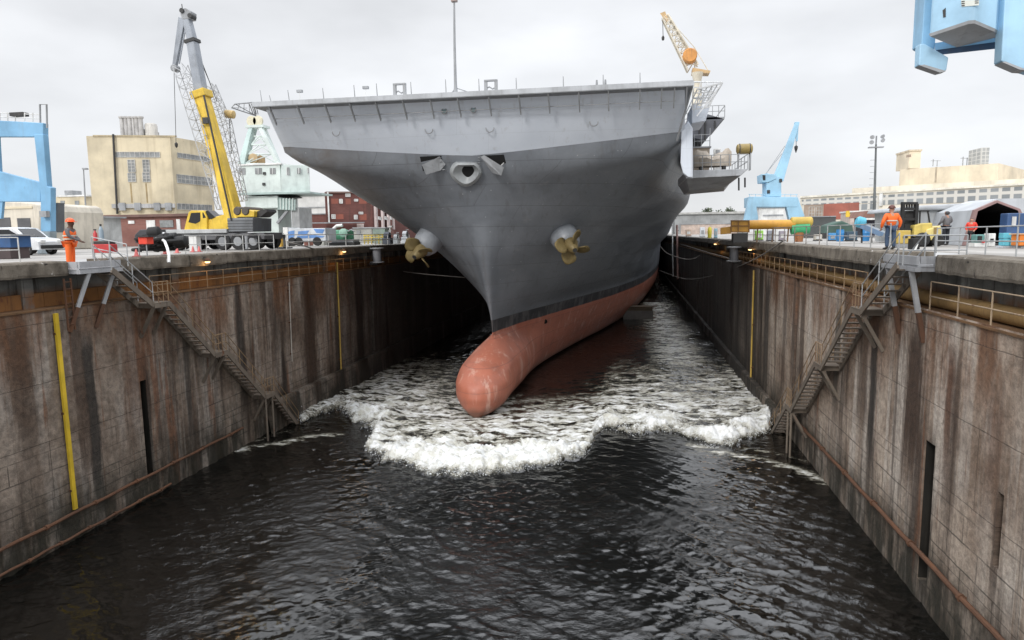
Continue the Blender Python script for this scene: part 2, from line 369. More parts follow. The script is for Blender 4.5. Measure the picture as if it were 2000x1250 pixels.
def side_slots(pts, X):
    out = []
    for (px0, px1, pya, pyb, d) in pts:
        a, b = U(px0, pya, X), U(px1, pya, X); lo = U((px0+px1)/2, pyb, X)
        out.append((min(a.y, b.y), max(a.y, b.y), min(lo.z, a.z), max(lo.z, a.z), d))
    return out
GZ = -2.0                                 # gallery ledge level
slL = side_slots([(273, 285, 745, 940, .6), (722, 727, 540, 690, .25)], AL)
slR = side_slots([(1808, 1828, 858, 1160, 1.0), (1950, 1962, 960, 1120, .2), (1556, 1562, 540, 760, .12), (1640, 1646, 560, 700, .12)], BR)
def dock_wall(label, X, sgn, slots, mat, gaps):
    t = thing('dock_wall', label, 'dock wall', (X, 30, WZ))
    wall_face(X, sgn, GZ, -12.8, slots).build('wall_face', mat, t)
    for (a, b, e, f, d) in slots:
        if d < .4: continue
        o, i = X+sgn*.03, X+sgn*(d-.004); a += .004; b -= .004; e += .004; f -= .004
        MB().add([(o, a, e), (i, a, e), (i, b, e), (o, b, e), (o, a, f), (i, a, f), (i, b, f), (o, b, f)], [(0, 1, 5, 4), (1, 2, 6, 5), (2, 3, 7, 6), (4, 5, 6, 7)]).build('slot_shade_lining', LINING, t)
    MB().box(X-sgn*.06, X+sgn*1.05, -25, END, GZ, GZ+.07).build('gallery_ledge', GALV, t)
    MB().add([(X+sgn*1.02, -25, GZ+.05), (X+sgn*1.02, END, GZ+.05), (X+sgn*1.02, END, -.5), (X+sgn*1.02, -25, -.5)], [(0, 1, 2, 3)]).build('upper_face', UPPER, t)
    plate = MB()
    if sgn < 0:
        y = -20.
        while y < 150: plate.box(X-.70, X-.99, y+.01, y+2.99, GZ+.08, -1.32+.03*math.sin(y)); y += 3.
        plate.build('rusty_skirting', RUSTBAND, t)
    # pilasters behind the gallery
    mb = MB(); y = -4.
    while y < 120:
        mb.box(X+sgn*.62, X+sgn*1.01, y, y+.55, GZ+.07, -.64); y += 9.3
    mb.build('pilaster', UPPER, t)
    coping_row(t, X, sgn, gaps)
    # long rusty pipe on the gallery and the fender pipes near the water
    if sgn > 0: MB().pipe([(X+sgn*.72, y, GZ+.36) for y in np.arange(-20, 140, 8.)], .27, 12).build('gallery_pipe', OCHRE, t, True)
    return t
STAIR_L = (U(132, 515, AL).y, U(216, 512, AL).y)
STAIR_R = (U(1826, 505, BR).y, U(1755, 500, BR).y)
dwl = dock_wall('stained brown concrete dock wall on the side with the yellow crane', AL, -1, slL, WALL_L, [STAIR_L])
dwr = dock_wall('streaked pale and rust concrete dock wall below the grey tents', BR, 1, slR, WALL_R, [STAIR_R])
# stepped footing along the foot of each wall (far part) and the pipes along it
def footing(t, X, sgn, y0, zt):
    mb = MB(); rows = []
    for y in np.arange(y0, END, 3.):
        rows.append([(X+sgn*.02, y, zt), (X-sgn*.36+jag(y, 1), y, zt+jag(y, 2)), (X-sgn*.4+jag(y, 3), y, zt-.2), (X-sgn*.42, y, -12.8)])
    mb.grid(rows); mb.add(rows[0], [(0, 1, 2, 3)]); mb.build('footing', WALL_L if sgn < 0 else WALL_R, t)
footing(dwl, AL, -1, U(520, 812, AL).y, U(750, 680, AL).z)
footing(dwr, BR, 1, U(1535, 830, BR).y, U(1420, 678, BR).z)
def wall_pipe(label, pts, X, off, r, mat, group=None):
    q = [U(px, py, X) for px, py in pts]; p0, p1 = q[0], q[-1]
    a = p0+(p0-p1)*.6; n = 40; line = []
    for i in range(n+1):
        p = a.lerp(p1, i/n); line.append((X+off, p.y, p.z+.02*math.sin(i*1.3)))
    t = thing('wall_pipe', label, 'pipe', line[n//2], group)
    MB().pipe(line, r, 8).build('pipe', mat, t, True)
    for i in range(2, n, 4):
        mb = MB(); mb.lathe((line[i][0], line[i][1]-.06, line[i][2]), (0, 1, 0), [(0, r*1.5), (.12, r*1.5)], 8); mb.bar((line[i][0], line[i][1], line[i][2]), (X-.05 if off > 0 else X+.05, line[i][1], line[i][2]), .06)
        mb.build('bracket', RUST, t)
wall_pipe('rusty pipe running low along the brown left wall above the water', [(0, 1072), (290, 928), (470, 836)], AL, .14, .075, RUST)
wall_pipe('thin rusty pipe at the waterline of the brown wall', [(0, 1122), (180, 1030), (330, 945)], AL, .12, .06, RUST)
wall_pipe('rusty red pipe slanting low along the pale right wall', [(1990, 1275), (1750, 1022), (1560, 822)], BR, -.16, .085, RUST)
# basin end: lighter caisson wall
t = thing('caisson_gate', 'pale grey gate closing the far end of the dock', 'dock gate', (-7, END, WZ))
MB().box(AL+.05, BR-.05, END+.1, END+3, -12.8, -.1).build('gate_panel', dirty('gate_concrete', (.22, .2, .18), .8, .6, sc=.4), t)
MB().box(AL+.05, BR-.05, END-1, END+3.2, -.09, .35).build('gate_walkway', GREYSTEEL, t)

# quay tops and land: one sheet each, cut round the basin
def quay_mat():
    m = NT('quay_concrete'); v = m.pos
    b = m.noise(m.scale(v, (.35, .1, 1)), 1, 6, .6)
    c = m.mix(m.mr(b, .3, .7), (.24, .225, .205), (.40, .385, .36))
    s = m.noise(m.scale(v, (1.6, .5, 1)), 1, 6, .7); c = m.mix(m.mr(s, .58, .72), c, (.16, .145, .13))
    return m.fin(c, .8, 0, m.bump(m.noise(v, 5, 6, .7), .3, .03))
QUAY = quay_mat()
mb = MB(); xl, xr = AL-1.24, BR+1.24
mb.add([(-900, -60, -.02), (xl, -60, -.02), (xl, END+3, -.02), (-900, END+3, -.02)], [(0, 1, 2, 3)])
mb.add([(xr, -60, -.02), (900, -60, -.02), (900, END+3, -.02), (xr, END+3, -.02)], [(0, 1, 2, 3)])
mb.add([(-900, END+3, -.02), (900, END+3, -.02), (900, 2500, -.02), (-900, 2500, -.02)], [(0, 1, 2, 3)])
structure('ground', mb, QUAY)

# ================================================================== WATER
def vnoise(x, y, seed=0):
    T = np.random.default_rng(seed).random((256, 256))
    xi, yi = np.floor(x).astype(int), np.floor(y).astype(int); fx, fy = x-xi, y-yi
    fx = fx*fx*(3-2*fx); fy = fy*fy*(3-2*fy); a = lambda i, j: T[(xi+i) & 255, (yi+j) & 255]
    return (a(0, 0)*(1-fx)+a(1, 0)*fx)*(1-fy)+(a(0, 1)*(1-fx)+a(1, 1)*fx)*fy
def fbm(x, y, o=4, seed=0, g=.5):
    s = 0; amp = 1; tot = 0
    for i in range(o): s = s+amp*vnoise(x*2**i+i*17.3, y*2**i-i*9.1, seed+i); tot += amp; amp *= g
    return s/tot
FRONT_PX = [(578, 812), (592, 822), (628, 806), (664, 800), (700, 820), (735, 832), (722, 858), (712, 874), (748, 892), (800, 904), (850, 918), (900, 920), (945, 924), (1000, 916), (1050, 912), (1110, 896), (1150, 880), (1160, 852), (1180, 834), (1230, 846), (1270, 842), (1310, 838), (1345, 850), (1385, 866), (1440, 862), (1475, 846), (1502, 842), (1508, 815)]
fr = np.array([G(px, py, WZ+.12)[:2] for px, py in FRONT_PX])
o = np.argsort(fr[:, 0]); FX, FYv = fr[o, 0], fr[o, 1]
FX = np.concatenate([[AL-1], FX, [BR+1]]); FYv = np.concatenate([[FYv[0]+.5], FYv, [FYv[-1]+.5]])
def front_y(x): return np.interp(x, FX, FYv)
def seg_foam(X, Y, pts, wdt):
    d = np.full(X.shape, 1e9)
    q = [G(px, py, WZ) for px, py in pts]
    for a, b in zip(q[:-1], q[1:]):
        dx, dy = b.x-a.x, b.y-a.y; tt = np.clip(((X-a.x)*dx+(Y-a.y)*dy)/(dx*dx+dy*dy+1e-9), 0, 1)
        d = np.minimum(d, np.hypot(X-a.x-tt*dx, Y-a.y-tt*dy))
    return np.clip(1-d/wdt, 0, 1)
def water_fields(X, Y):
    wx = X+.9*(fbm(X*.9, Y*.9, 3, 3)-.5)*2; 
    rag = (fbm(X*1.1, Y*.4, 4, 5)-.5)*1.5+(fbm(X*2.6, Y*1.6, 3, 8)-.5)*1.3+(fbm(X*9, Y*5., 3, 9)-.5)*.55
    d = Y-front_y(X)-rag                               # > 0 behind the front
    tex = fbm(X*.55, Y*.9, 5, 21, .6); str_ = .5*fbm(X*.8+.05*Y, Y*2.0, 4, 31, .6)+.5*fbm(X*1.9+.1*Y, Y*4.6, 4, 33, .6); str_ = .5+(str_-.5)*1.35
    cw = 3.0+4.2*np.exp(-(((X+9.)/5.5)**2))+1.2*np.exp(-(((X-4.)/5.)**2))
    crest = np.clip((d+.45)/1.15, 0, 1)*np.clip((cw+4.6*(tex-.5)*2-d)/3.0, 0, 1)
    back = np.clip(d/1.5, 0, 1)*np.clip(1.25-(d-2.)/26., 0, 1)
    lace = np.clip(1-np.abs(fbm(X*.7, Y*1.25, 4, 41, .55)-.5)*7.5, 0, 1)
    mott = back*(.24+.62*np.clip((str_-.36)*4, 0, 1)+.40*lace*np.clip((tex-.3)*4, 0, 1))
    # dark water under the hull and behind it, bright lane on the right side
    hull = np.exp(-(((X+7.5)/4.6)**2))*np.clip((Y-50)/7, 0, 1)
    mott = mott*(1-.95*hull)
    lane = np.exp(-((X-5.)/3.4)**2)*np.clip((Y-62)/8, 0, 1)*.85*np.clip((str_-.33)*5, 0, 1)
    edgeL = np.clip((X-AL)/2.2, 0, 1)
    thin = np.exp(-(((X+6.6)/1.8)**2))*np.exp(-(((Y-front_y(X)-4.2)/1.6)**2))+np.exp(-(((X+13.)/2.)**2))*np.exp(-(((Y-front_y(X)-4.)/1.5)**2))
    f = np.maximum(crest, np.maximum(mott*(1-.7*np.clip(thin, 0, 1)), lane))
    for pts, wd, am in (([(462, 878), (500, 872), (545, 865), (600, 852), (660, 846)], .9, .75), ([(470, 868), (560, 842), (640, 838)], .5, .45),
                        ([(1350, 868), (1420, 884), (1490, 897), (1560, 917), (1606, 936)], .8, .85), ([(1440, 870), (1520, 884), (1590, 905)], .45, .5), ([(1240, 862), (1330, 880), (1400, 886)], .5, .4), ([(1180, 936), (1250, 930)], .2, .3)):
        f = np.maximum(f, seg_foam(X+.5*(tex-.5), Y+.9*(str_-.5)*2, pts, wd)*am*np.clip(.2+2.4*(str_-.3), 0, 1.1))
    f = np.where((Y > 130), np.clip((str_-.5)*3, 0, .5), f)
    lip = np.clip((d+.3)/1.7, 0, 1)**.9*np.exp(-np.clip(d-.8, 0, None)/5.5)
    bubbly = (fbm(X*2.1, Y*2.1, 5, 51, .62)-.5)
    curt = fbm(X*3.2, Y*.55, 3, 91)-.5
    h = lip*(.52+.7*(tex-.45))+.30*curt*crest+bubbly*(.26*crest+.24*mott)+(fbm(X*6.5, Y*4., 3, 55, .6)-.5)*.26*crest+(fbm(X*.9, Y*.8, 3, 56)-.5)*.5*crest
    h += np.clip(d, 0, 6)/6*np.clip(1-d/30, 0, 1)*(fbm(X*.35, Y*.5, 3, 61)-.5)*.9
    return np.clip(f, 0, 1), h
def waves(X, Y):
    r = np.random.default_rng(5); h = np.zeros_like(X); dxs = np.zeros_like(X); dys = np.zeros_like(X)
    amod = .25+2.4*np.clip(fbm(X*.13, Y*.10, 4, 71)-.22, 0, 1)
    for i in range(110):
        lam = .20*(8.0**(r.random()**1.6)); th = math.radians(62+r.normal()*34)*(1 if r.random() < .6 else 1)
        if r.random() < .35: th = math.radians(120+r.normal()*25)
        k = 2*math.pi/lam; a = .0034*lam**.84; ph = r.random()*6.28
        q = k*(X*math.cos(th)+Y*math.sin(th))+ph+1.2*np.sin(.23*X*math.sin(th+1)+.31*Y+i)
        h += a*np.cos(q); dxs -= .75*a*math.cos(th)*np.sin(q); dys -= .75*a*math.sin(th)*np.sin(q)
    return h*amod, dxs*amod, dys*amod
def make_water():
    nx = 430; xs = np.linspace(AL-.6, BR+.6, nx)
    ys = [6.]
    while ys[-1] < END+2: ys.append(ys[-1]+(.075 if ys[-1] < 52 else .075*(ys[-1]/52)**2.2))
    ys = np.array(ys); ny = len(ys)
    X, Y = np.meshgrid(xs, ys); f, h = water_fields(X, Y); wh, dx, dy = waves(X, Y)
    fade = np.clip((X-AL+.6)/.5, 0, 1)*np.clip((BR+.6-X)/.5, 0, 1)
    V = np.stack([X+dx*fade, Y+dy, WZ+h+wh*(1-.4*f)], -1).reshape(-1, 3)
    i = np.arange(ny-1)[:, None]*nx+np.arange(nx-1)[None, :]
    F = np.stack([i, i+1, i+nx+1, i+nx], -1).reshape(-1, 4)
    me = bpy.data.meshes.new('water'); me.vertices.add(len(V)); me.vertices.foreach_set('co', V.ravel().astype(np.float32))
    me.loops.add(F.size); me.loops.foreach_set('vertex_index', F.ravel().astype(np.int32))
    me.polygons.add(len(F)); me.polygons.foreach_set('loop_start', np.arange(0, F.size, 4, dtype=np.int32))
    me.update(calc_edges=True); me.polygons.foreach_set('use_smooth', np.ones(len(F), bool))
    at = me.attributes.new('foam', 'FLOAT', 'POINT'); at.data.foreach_set('value', f.ravel().astype(np.float32))
    ob = bpy.data.objects.new('water', me); C.objects.link(ob); tag(ob, kind='structure')
    m = NT('dark_dock_water'); fo = m.n('ShaderNodeAttribute', attribute_name='foam').outputs['Fac']; v = m.pos
    n1 = m.noise(m.scale(v, (1.6, 3.2, 1.6)), 2.6, 8, .72, .7); n2 = m.noise(m.scale(v, (1, 1.7, 1)), 7., 5, .7, .4)
    nn = m.math('ADD', m.math('MULTIPLY', n1, .65), m.math('MULTIPLY', n2, .35))
    # thin water carries lacy foam, the crest is solid
    k = m.math('ADD', fo, m.math('MULTIPLY', m.math('SUBTRACT', nn, .5), m.mr(fo, .0, 1., 1.5, 2.0)))
    fac = m.mr(k, .24, .72)
    fac = m.math('MULTIPLY', fac, m.mr(fo, .02, .12))
    thick = m.mr(k, .45, 1.0)
    tone = m.noise(m.scale(v, (.8, 1.1, .8), (3, 0, 0)), 1.3, 5, .65)
    fcol = m.mix(thick, (.30, .285, .235), m.mix(m.mr(tone, .35, .62), (.50, .49, .43), (.76, .77, .765)))
    rp = m.math('ADD', m.noise(m.scale(v, (1, 1.6, 1)), 4.2, 3, .5, 1.1), m.math('MULTIPLY', m.noise(m.scale(v, (1, 1.9, 1)), 9.5, 4, .55, 1.2), .5))
    calm = m.mr(m.noise(m.scale(v, (.16, .09, 1)), 1, 4, .6), .38, .6, .12, 1.)
    rip = m.n('ShaderNodeBump', {'Height': rp, 'Strength': m.math('MULTIPLY', calm, .55), 'Distance': .045}).outputs[0]
    m.fin(m.mix(m.mr(fo, .1, .6), (.003, .003, .0025), (.035, .032, .02)), .04, 0, rip, **{'IOR': 1.75})
    fb = m.n('ShaderNodeBsdfPrincipled', {'Base Color': fcol, 'Roughness': .75, 'Specular IOR Level': .25, 'Normal': m.bump(nn, .45, .09)})
    mx = m.n('ShaderNodeMixShader', {0: fac}); m.t.links.new(m.b.outputs[0], mx.inputs[1]); m.t.links.new(fb.outputs[0], mx.inputs[2])
    m.t.links.new(mx.outputs[0], m.out.inputs[0]); me.materials.append(m.m)
make_water()
# flung drops and torn foam along the breaking front
def make_spray():
    n = 13000; x = rng.uniform(AL+.3, BR-.3, n); d = rng.gamma(1.3, .75, n)-.9; y = front_y(x)+d
    f, h = water_fields(x[None, :], y[None, :]); f, h = f[0], h[0]
    keep = (f > .25)|((d > -.4) & (d < .2) & (rng.random(n) < .3)); x, y, h, d = x[keep], y[keep], h[keep], d[keep]; n = len(x)
    r = rng.gamma(1.3, .010, n)+.006; z = WZ+h+rng.exponential(.085, n)*(1+(rng.random(n) < .12)*1.6)
    ico = np.array([(0, 0, 1), (.94, 0, -.33), (-.47, .82, -.33), (-.47, -.82, -.33)]); ft = np.array([(0, 1, 2), (0, 2, 3), (0, 3, 1), (1, 3, 2)])
    R = rng.normal(size=(n, 3, 3)); Q, _ = np.linalg.qr(R)
    V = np.einsum('nij,kj->nki', Q, ico)*r[:, None, None]*np.array([1., 1.3, .8])+np.stack([x, y, z], -1)[:, None, :]
    F = (ft[None]+4*np.arange(n)[:, None, None]).reshape(-1, 3)
    me = bpy.data.meshes.new('foam_spray'); me.from_pydata(V.reshape(-1, 3).tolist(), [], F.tolist())
    me.polygons.foreach_set('use_smooth', [True]*len(me.polygons))
    me.materials.append(NT('spray_white').fin((.8, .82, .82), .6))
    ob = bpy.data.objects.new('foam_spray', me); C.objects.link(ob)
    tag(ob, 'white foam and spray breaking along the wave front', 'foam', kind='stuff')
make_spray()
# ================================================================== AIRCRAFT CARRIER
UC0, DV, DZ, HW = -10.6, 43.4, 9.85, 14.3     # axis at the bow, deck edge distance, deck level, half width
def uc(v): return UC0+.04*max(0., v-52)
_T = np.array([0, 1, 2, 4, 7, 10, 15, 20, 27, 37, 59, 85, 115, 330.])
_ZL = np.array([-12.2, -9., -6.9, -5.8, -3.8, -1.4, .65, 2.8, 4.3, 6.2, 7.0])
_HB = np.array([
    [0, .1, .2, .4, .7, 1.0, 1.6, 2.3, 3.4, 5.2, 8.2, 10., 11., 11.],
    [0, .15, .3, .6, 1.1, 1.7, 2.7, 3.7, 5.1, 7.2, 10.2, 11.9, 12.6, 12.6],
    [0, .15, .3, .65, 1.2, 1.95, 3.1, 4.3, 5.9, 7.9, 10.8, 12.3, 12.9, 12.9],
    [0, .2, .4, .8, 1.45, 2.2, 3.35, 4.5, 6.1, 8.1, 10.9, 12.4, 13., 13.],
    [0, .5, .95, 1.75, 2.8, 3.8, 5.1, 6.3, 7.7, 9.5, 11.6, 12.6, 13.1, 13.1],
    [0, .9, 1.7, 3.0, 4.5, 5.8, 7.3, 8.4, 9.7, 11, 12.4, 13., 13.3, 13.3],
    [0, 1.55, 2.75, 4.7, 6.6, 7.9, 9.1, 10.2, 11.9, 13.3, 14.2, 14.4, 14.4, 14.4],
    [0, 3.1, 5.1, 7.6, 9.6, 10.6, 11.9, 13.2, 14.4, 14.9, 15., 15., 15., 15.],
    [0, 5.2, 8.0, 10.6, 11.8, 12.5, 13.8, 15.1, 15.8, 16., 16., 16., 16., 16.],
    [0, 12.9, 13.2, 13.4, 13.5, 13.7, 14.5, 15.5, 16., 16., 16., 16., 16., 16.],
    [0, 14.1, 14.15, 14.2, 14.2, 14.25, 14.6, 15.5, 16., 16., 16., 16., 16., 16.]])
def _mono(xq, x, y):                           # monotone cubic interpolation
    h = np.diff(x); d = np.diff(y)/h; m = np.zeros(len(x))
    for i in range(1, len(x)-1):
        if d[i-1]*d[i] > 0: w1, w2 = 2*h[i]+h[i-1], h[i]+2*h[i-1]; m[i] = (w1+w2)/(w1/d[i-1]+w2/d[i])
    m[0], m[-1] = d[0], d[-1]
    i = np.clip(np.searchsorted(x, xq)-1, 0, len(x)-2); t = (xq-x[i])/h[i]
    return y[i]*(1+2*t)*(1-t)**2+m[i]*h[i]*t*(1-t)**2+y[i+1]*t*t*(3-2*t)+m[i+1]*h[i]*t*t*(t-1)
_ST = np.sqrt(_T)
_TG, _ZG = np.linspace(0, math.sqrt(330.), 500), np.linspace(-12.2, 7.0, 240)
_rows = np.array([_mono(_TG, _ST, r) for r in _HB])                      # level x station
_GRID = np.array([_mono(_ZG, _ZL, _rows[:, k]) for k in range(len(_TG))])  # station x height
def hull_hb(t, z):
    a = min(math.sqrt(max(t, 0))/_TG[-1]*499, 498.999); b = (min(max(z, -12.2), 7.0)+12.2)/19.2*239; b = min(b, 238.999)
    i, j = int(a), int(b); a -= i; b -= j; g = _GRID
    return float((g[i, j]*(1-a)+g[i+1, j]*a)*(1-b)+(g[i, j+1]*(1-a)+g[i+1, j+1]*a)*b)
_SZ = np.array([-12.2, -9, -6.9, -5.8, -3.8, -.7, 3., 6.2, 7.4]); _SV = np.array([53.2, 52.9, 52.3, 52., 51.05, 49.5, 47.9, 46.2, 45.9])
def stem(z): return float(_mono(np.array([z]), _SZ, _SV)[0])
# bulb under the bow
BW = 2.03
_BZ = np.array([-12.3, -12.1, -11.4, -10.6, -9.8, -9., -8.2, -7.5, -6.9])
_BV = np.array([46.7, 46.1, 45.5, 45.3, 45.5, 46.4, 48.4, 50.6, 53.5])     # how far the nose reaches at each level
_BH = np.array([.20, .44, .80, .97, 1., .93, .68, .38, .05])
def bulb_nose(z): return float(np.interp(z, _BZ, _BV)) if z < -6.9 else 60.
_bs = lambda z, t: float(_mono(np.array([min(max(z, -12.3), -6.9)]), _BZ, t)[0])
def bulb_hb(v, z):
    if z > -6.9: return 0.
    v0 = bulb_nose(z)
    if v <= v0: return 0.
    q = min(1, (v-v0)/3.6)
    return BW*_bs(z, _BH)*math.sqrt(1-(1-q)**2)*(1-.5*max(0, min(1, (v-57)/16)))
def fore(z):                                    # foremost point of the section at z, blended
    a, b = stem(z), bulb_nose(z); k = .55
    hh = max(k-abs(a-b), 0)/k; return min(a, b)-hh*hh*k*.25
def section(v, z):
    a, b = hull_hb(v-stem(z), z) if v > stem(z) else 0., bulb_hb(v, z); k = .9
    hh = max(k-abs(a-b), 0)/k
    return max(a, b)+(hh*hh*k*.25 if min(a, b) > 0 or True else 0)*min(1, max(a, b)/.6)
def keel(v): return -11.95
NZ, SS = 74, np.concatenate([np.linspace(0, 1, 60)**2*30, 30+np.linspace(0, 1, 40)[1:]**1.5*270])
def top_z(h): return 6.2+1.12*min(1, h/13.7)**1.25
def hull_side(sg):
    rows = []; lam = np.concatenate([np.linspace(0, .62, 34), np.linspace(.62, 1, 41)[1:]])
    ht = [hull_hb(t, 7.0) for t in SS]
    for L in lam:
        row = []
        for t, h0 in zip(SS, ht):
            z = top_z(h0)*(1-L)-12.0*L; v = fore(z)+t; h = section(v, z) if t > 0 else 0
            if L > .999: h *= .8
            row.append((uc(v)+sg*h, v, z))
        rows.append(row)
    return rows
ROWS = {-1: hull_side(-1), 1: hull_side(1)}
def ship_mats():
    m = NT('hull_paint'); v = m.pos; x, y, z = m.sep(v)
    b = m.noise(m.scale(v, (.25, .12, .4)), 1, 6, .6)
    grey = m.mix(m.mr(b, .3, .7), (.150, .163, .181), (.215, .231, .252))
    scuff = m.noise(m.scale(v, (.5, .35, 1.7)), 1, 6, .7); grey = m.mix(m.mr(scuff, .6, .78), grey, (.28, .285, .285))
    run = m.noise(m.scale(v, (2.2, 1.0, .12)), 1, 5, .65); grey = m.mix(m.math('MULTIPLY', m.mr(run, .54, .7), .3), grey, (.095, .088, .08))
    brn = m.noise(m.scale(v, (.3, .15, .5), (4, 0, 0)), 1, 5, .6)
    left = m.mr(x, -17., -23.); grey = m.mix(m.math('MULTIPLY', left, m.mr(brn, .35, .6, .15, .8)), grey, (.13, .105, .085))
    spk = m.vor(m.scale(v, (1.6,)*3), 1); grey = m.mix(m.mr(spk, .07, .045), grey, (.42, .43, .43))
    red = m.mix(m.mr(b, .3, .7), (.40, .13, .078), (.53, .195, .128))
    pale = m.noise(m.scale(v, (1.5, .9, .10)), 1, 5, .7); red = m.mix(m.math('MULTIPLY', m.mr(pale, .53, .66), .7), red, (.62, .38, .30))
    bn = m.noise(m.scale(v, (.7,)*3), 1, 5, .6); red = m.mix(m.math('MULTIPLY', m.mr(bn, .5, .75), .5), red, (.22, .10, .075))
    red = m.mix(m.math('MULTIPLY', m.mr(m.math('ADD', z, m.math('MULTIPLY', bn, 1.6)), -10.2, -11.0), .6), red, (.19, .12, .09))
    blk = m.mix(m.mr(run, .45, .65), (.040, .040, .043), (.12, .115, .115))
    wob = m.math('ADD', z, m.math('MULTIPLY', m.noise(m.scale(v, (.6, .6, .2)), 1, 3, .5), .10))
    c = m.mix(m.mr(wob, -5.74, -5.77), grey, blk)
    # the boot stripe thins out towards the stem on the port side
    c = m.mix(m.mr(wob, -6.72, -6.76), c, red)
    pl = m.brick(m.comb(m.math('ADD', y, m.math('MULTIPLY', x, .7)), z, 0.), (1, 1, 1), (.96, .96, .96), (0, 0, 0), 6.2, 1.45, .012)
    c = m.mix(m.math('MULTIPLY', pl[1], .5), c, (.06, .06, .06))
    f = m.noise(v, 9, 5, .7)
    h = m.math('ADD', m.math('MULTIPLY', f, .25), m.math('MULTIPLY', m.noise(m.scale(v, (1.3, .9, .75)), 1, 2, .5), 1.0))
    h = m.math('SUBTRACT', h, m.math('MULTIPLY', pl[1], .25))
    hull = m.fin(c, m.mr(b, .3, .7, .42, .6), 0, m.bump(h, .8, .07))
    m = NT('bow_light_grey_paint'); v = m.pos; x, y, z = m.sep(v)
    b = m.noise(m.scale(v, (.2, .2, .35)), 1, 6, .6)
    c = m.mix(m.mr(b, .3, .7), (.59, .635, .70), (.67, .715, .78))
    run = m.noise(m.scale(v, (2.6, 2.6, .18)), 1, 5, .65); c = m.mix(m.math('MULTIPLY', m.mr(run, .55, .72), .3), c, (.36, .345, .33))
    pl = m.brick(m.comb(m.math('ADD', x, m.math('MULTIPLY', y, .3)), z, 0.), (1, 1, 1), (.97, .97, .97), (0, 0, 0), 4.4, 1.25, .012)
    c = m.mix(m.math('MULTIPLY', pl[1], .16), c, (.2, .2, .2))
    h = m.math('SUBTRACT', m.noise(m.scale(v, (.7, .7, .9)), 1, 3, .5), m.math('MULTIPLY', pl[1], .2))
    return hull, m.fin(c, .5, 0, m.bump(h, .25, .05))
HULL, BOWGREY = ship_mats()
BRASS = dirty('propeller_bronze', (.20, .15, .06), .55, .6, .25, (.08, .05, .025), metal=.2, sc=2)
POD = dirty('pod_grey', (.29, .31, .335), .45, .25)
ship = thing('aircraft_carrier', 'huge grey aircraft carrier with red bulbous bow entering the dock', 'ship', (UC0, 52, -12))
mb = MB(); mb.grid(ROWS[-1]); mb.grid(ROWS[1])
mb.grid([[ROWS[-1][-1][i], ROWS[1][-1][i]] for i in range(len(SS))])
hull = mb.build('hull', HULL, ship)
_bm = bmesh.new(); _bm.from_mesh(hull.data); bmesh.ops.remove_doubles(_bm, verts=_bm.verts, dist=.004); bmesh.ops.recalc_face_normals(_bm, faces=_bm.faces); _bm.to_mesh(hull.data); _bm.free()
hull.data.polygons.foreach_set('use_smooth', [True]*len(hull.data.polygons)); hull.data.set_sharp_from_angle(angle=math.radians(50))
# light grey bow face and sides between the knuckle and the flight deck
def deck_edge(p, t, h0, sg):
    k = min(1., h0/13.8); v = DV+.95+max(0, p[1]-47.2) if h0 > 13.2 else DV+.95
    return (uc(v) if t > 6 else UC0)+sg*(HW-.45)*k, v
mb = MB()
for sg in (-1, 1):
    rows = []; base = ROWS[sg][0]
    for f in np.linspace(0, 1, 9):
        row = []
        for p, t in zip(base, SS):
            du, dv = deck_edge(p, t, abs(p[0]-uc(p[1])), sg); g = f
            row.append((p[0]*(1-g)+du*g, p[1]*(1-g)+dv*g-.10*math.sin(math.pi*f)*(1 if t < 3 else 0), p[2]*(1-g)+(DZ-.28)*g))
        rows.append(row)
    mb.grid(rows)
bowf = mb.build('bow_plating', BOWGREY, ship)
_bm = bmesh.new(); _bm.from_mesh(bowf.data); bmesh.ops.remove_doubles(_bm, verts=_bm.verts, dist=.004); bmesh.ops.recalc_face_normals(_bm, faces=_bm.faces); _bm.to_mesh(bowf.data); _bm.free()
bowf.data.polygons.foreach_set('use_smooth', [True]*len(bowf.data.polygons)); bowf.data.set_sharp_from_angle(angle=math.radians(35))
def slab(mb, z0, z1, v0, hw0):
    a = [(UC0-hw0, v0), (UC0+hw0, v0), (uc(60)+hw0, 60), (uc(300)+hw0, 300), (uc(300)-hw0, 300), (uc(60)-hw0, 60)]
    return mb.prism([(x, y, z0) for x, y in a], (0, 0, z1-z0))
DECKM = dirty('flight_deck_edge', (.42, .435, .45), .6, .3)
deck = slab(MB(), DZ-.30, DZ, DV, HW).build('flight_deck', DECKM, ship)
slab(MB(), DZ-.345, DZ-.30, DV+.02, HW-.02).build('deck_edge_lip', dirty('deck_lip', (.24, .25, .26), .6, .3), ship)
EDGE = lambda px, dz=0: Vector((P(px, 180, DV).x, DV, DZ+dz))
# overhang brackets: thin knees from the deck edge back to the bow face
for px in (522, 577, 631, 680, 731, 784, 838, 892, 953, 1012, 1070, 1130, 1188, 1250, 1293, 1318, 1342):
    e = EDGE(px); x = e.x
    MB().prism([(x-.035, DV+.06, DZ-.37), (x-.035, DV+.30, DZ-.37), (x-.035, DV+1.05, DZ-1.28), (x-.035, DV+1.0, DZ-1.42)], (.07, 0, 0)).build('deck_bracket', GREYSTEEL, ship)
MB().bar((UC0-HW+1.0, DV+.90, DZ-1.0), (UC0+HW-1.0, DV+.90, DZ-1.0), .05, .04).build('stiffener', GREYSTEEL, ship)
def face_v(x, z):                               # distance of the bow face / hull at (x, z)
    h = abs(x-UC0)
    if z > top_z(h):
        g = (z-top_z(h))/(DZ-.28-top_z(h)); sv = 46.1 if h < 13.2 else 47.; return sv*(1-g)+(DV+.95)*g-.10*math.sin(math.pi*g)
    lo, hi = stem(z), stem(z)+30
    for _ in range(40):
        mid = (lo+hi)/2
        if hull_hb(mid-stem(z), z) < abs(x-uc(mid)): lo = mid
        else: hi = mid
    return hi
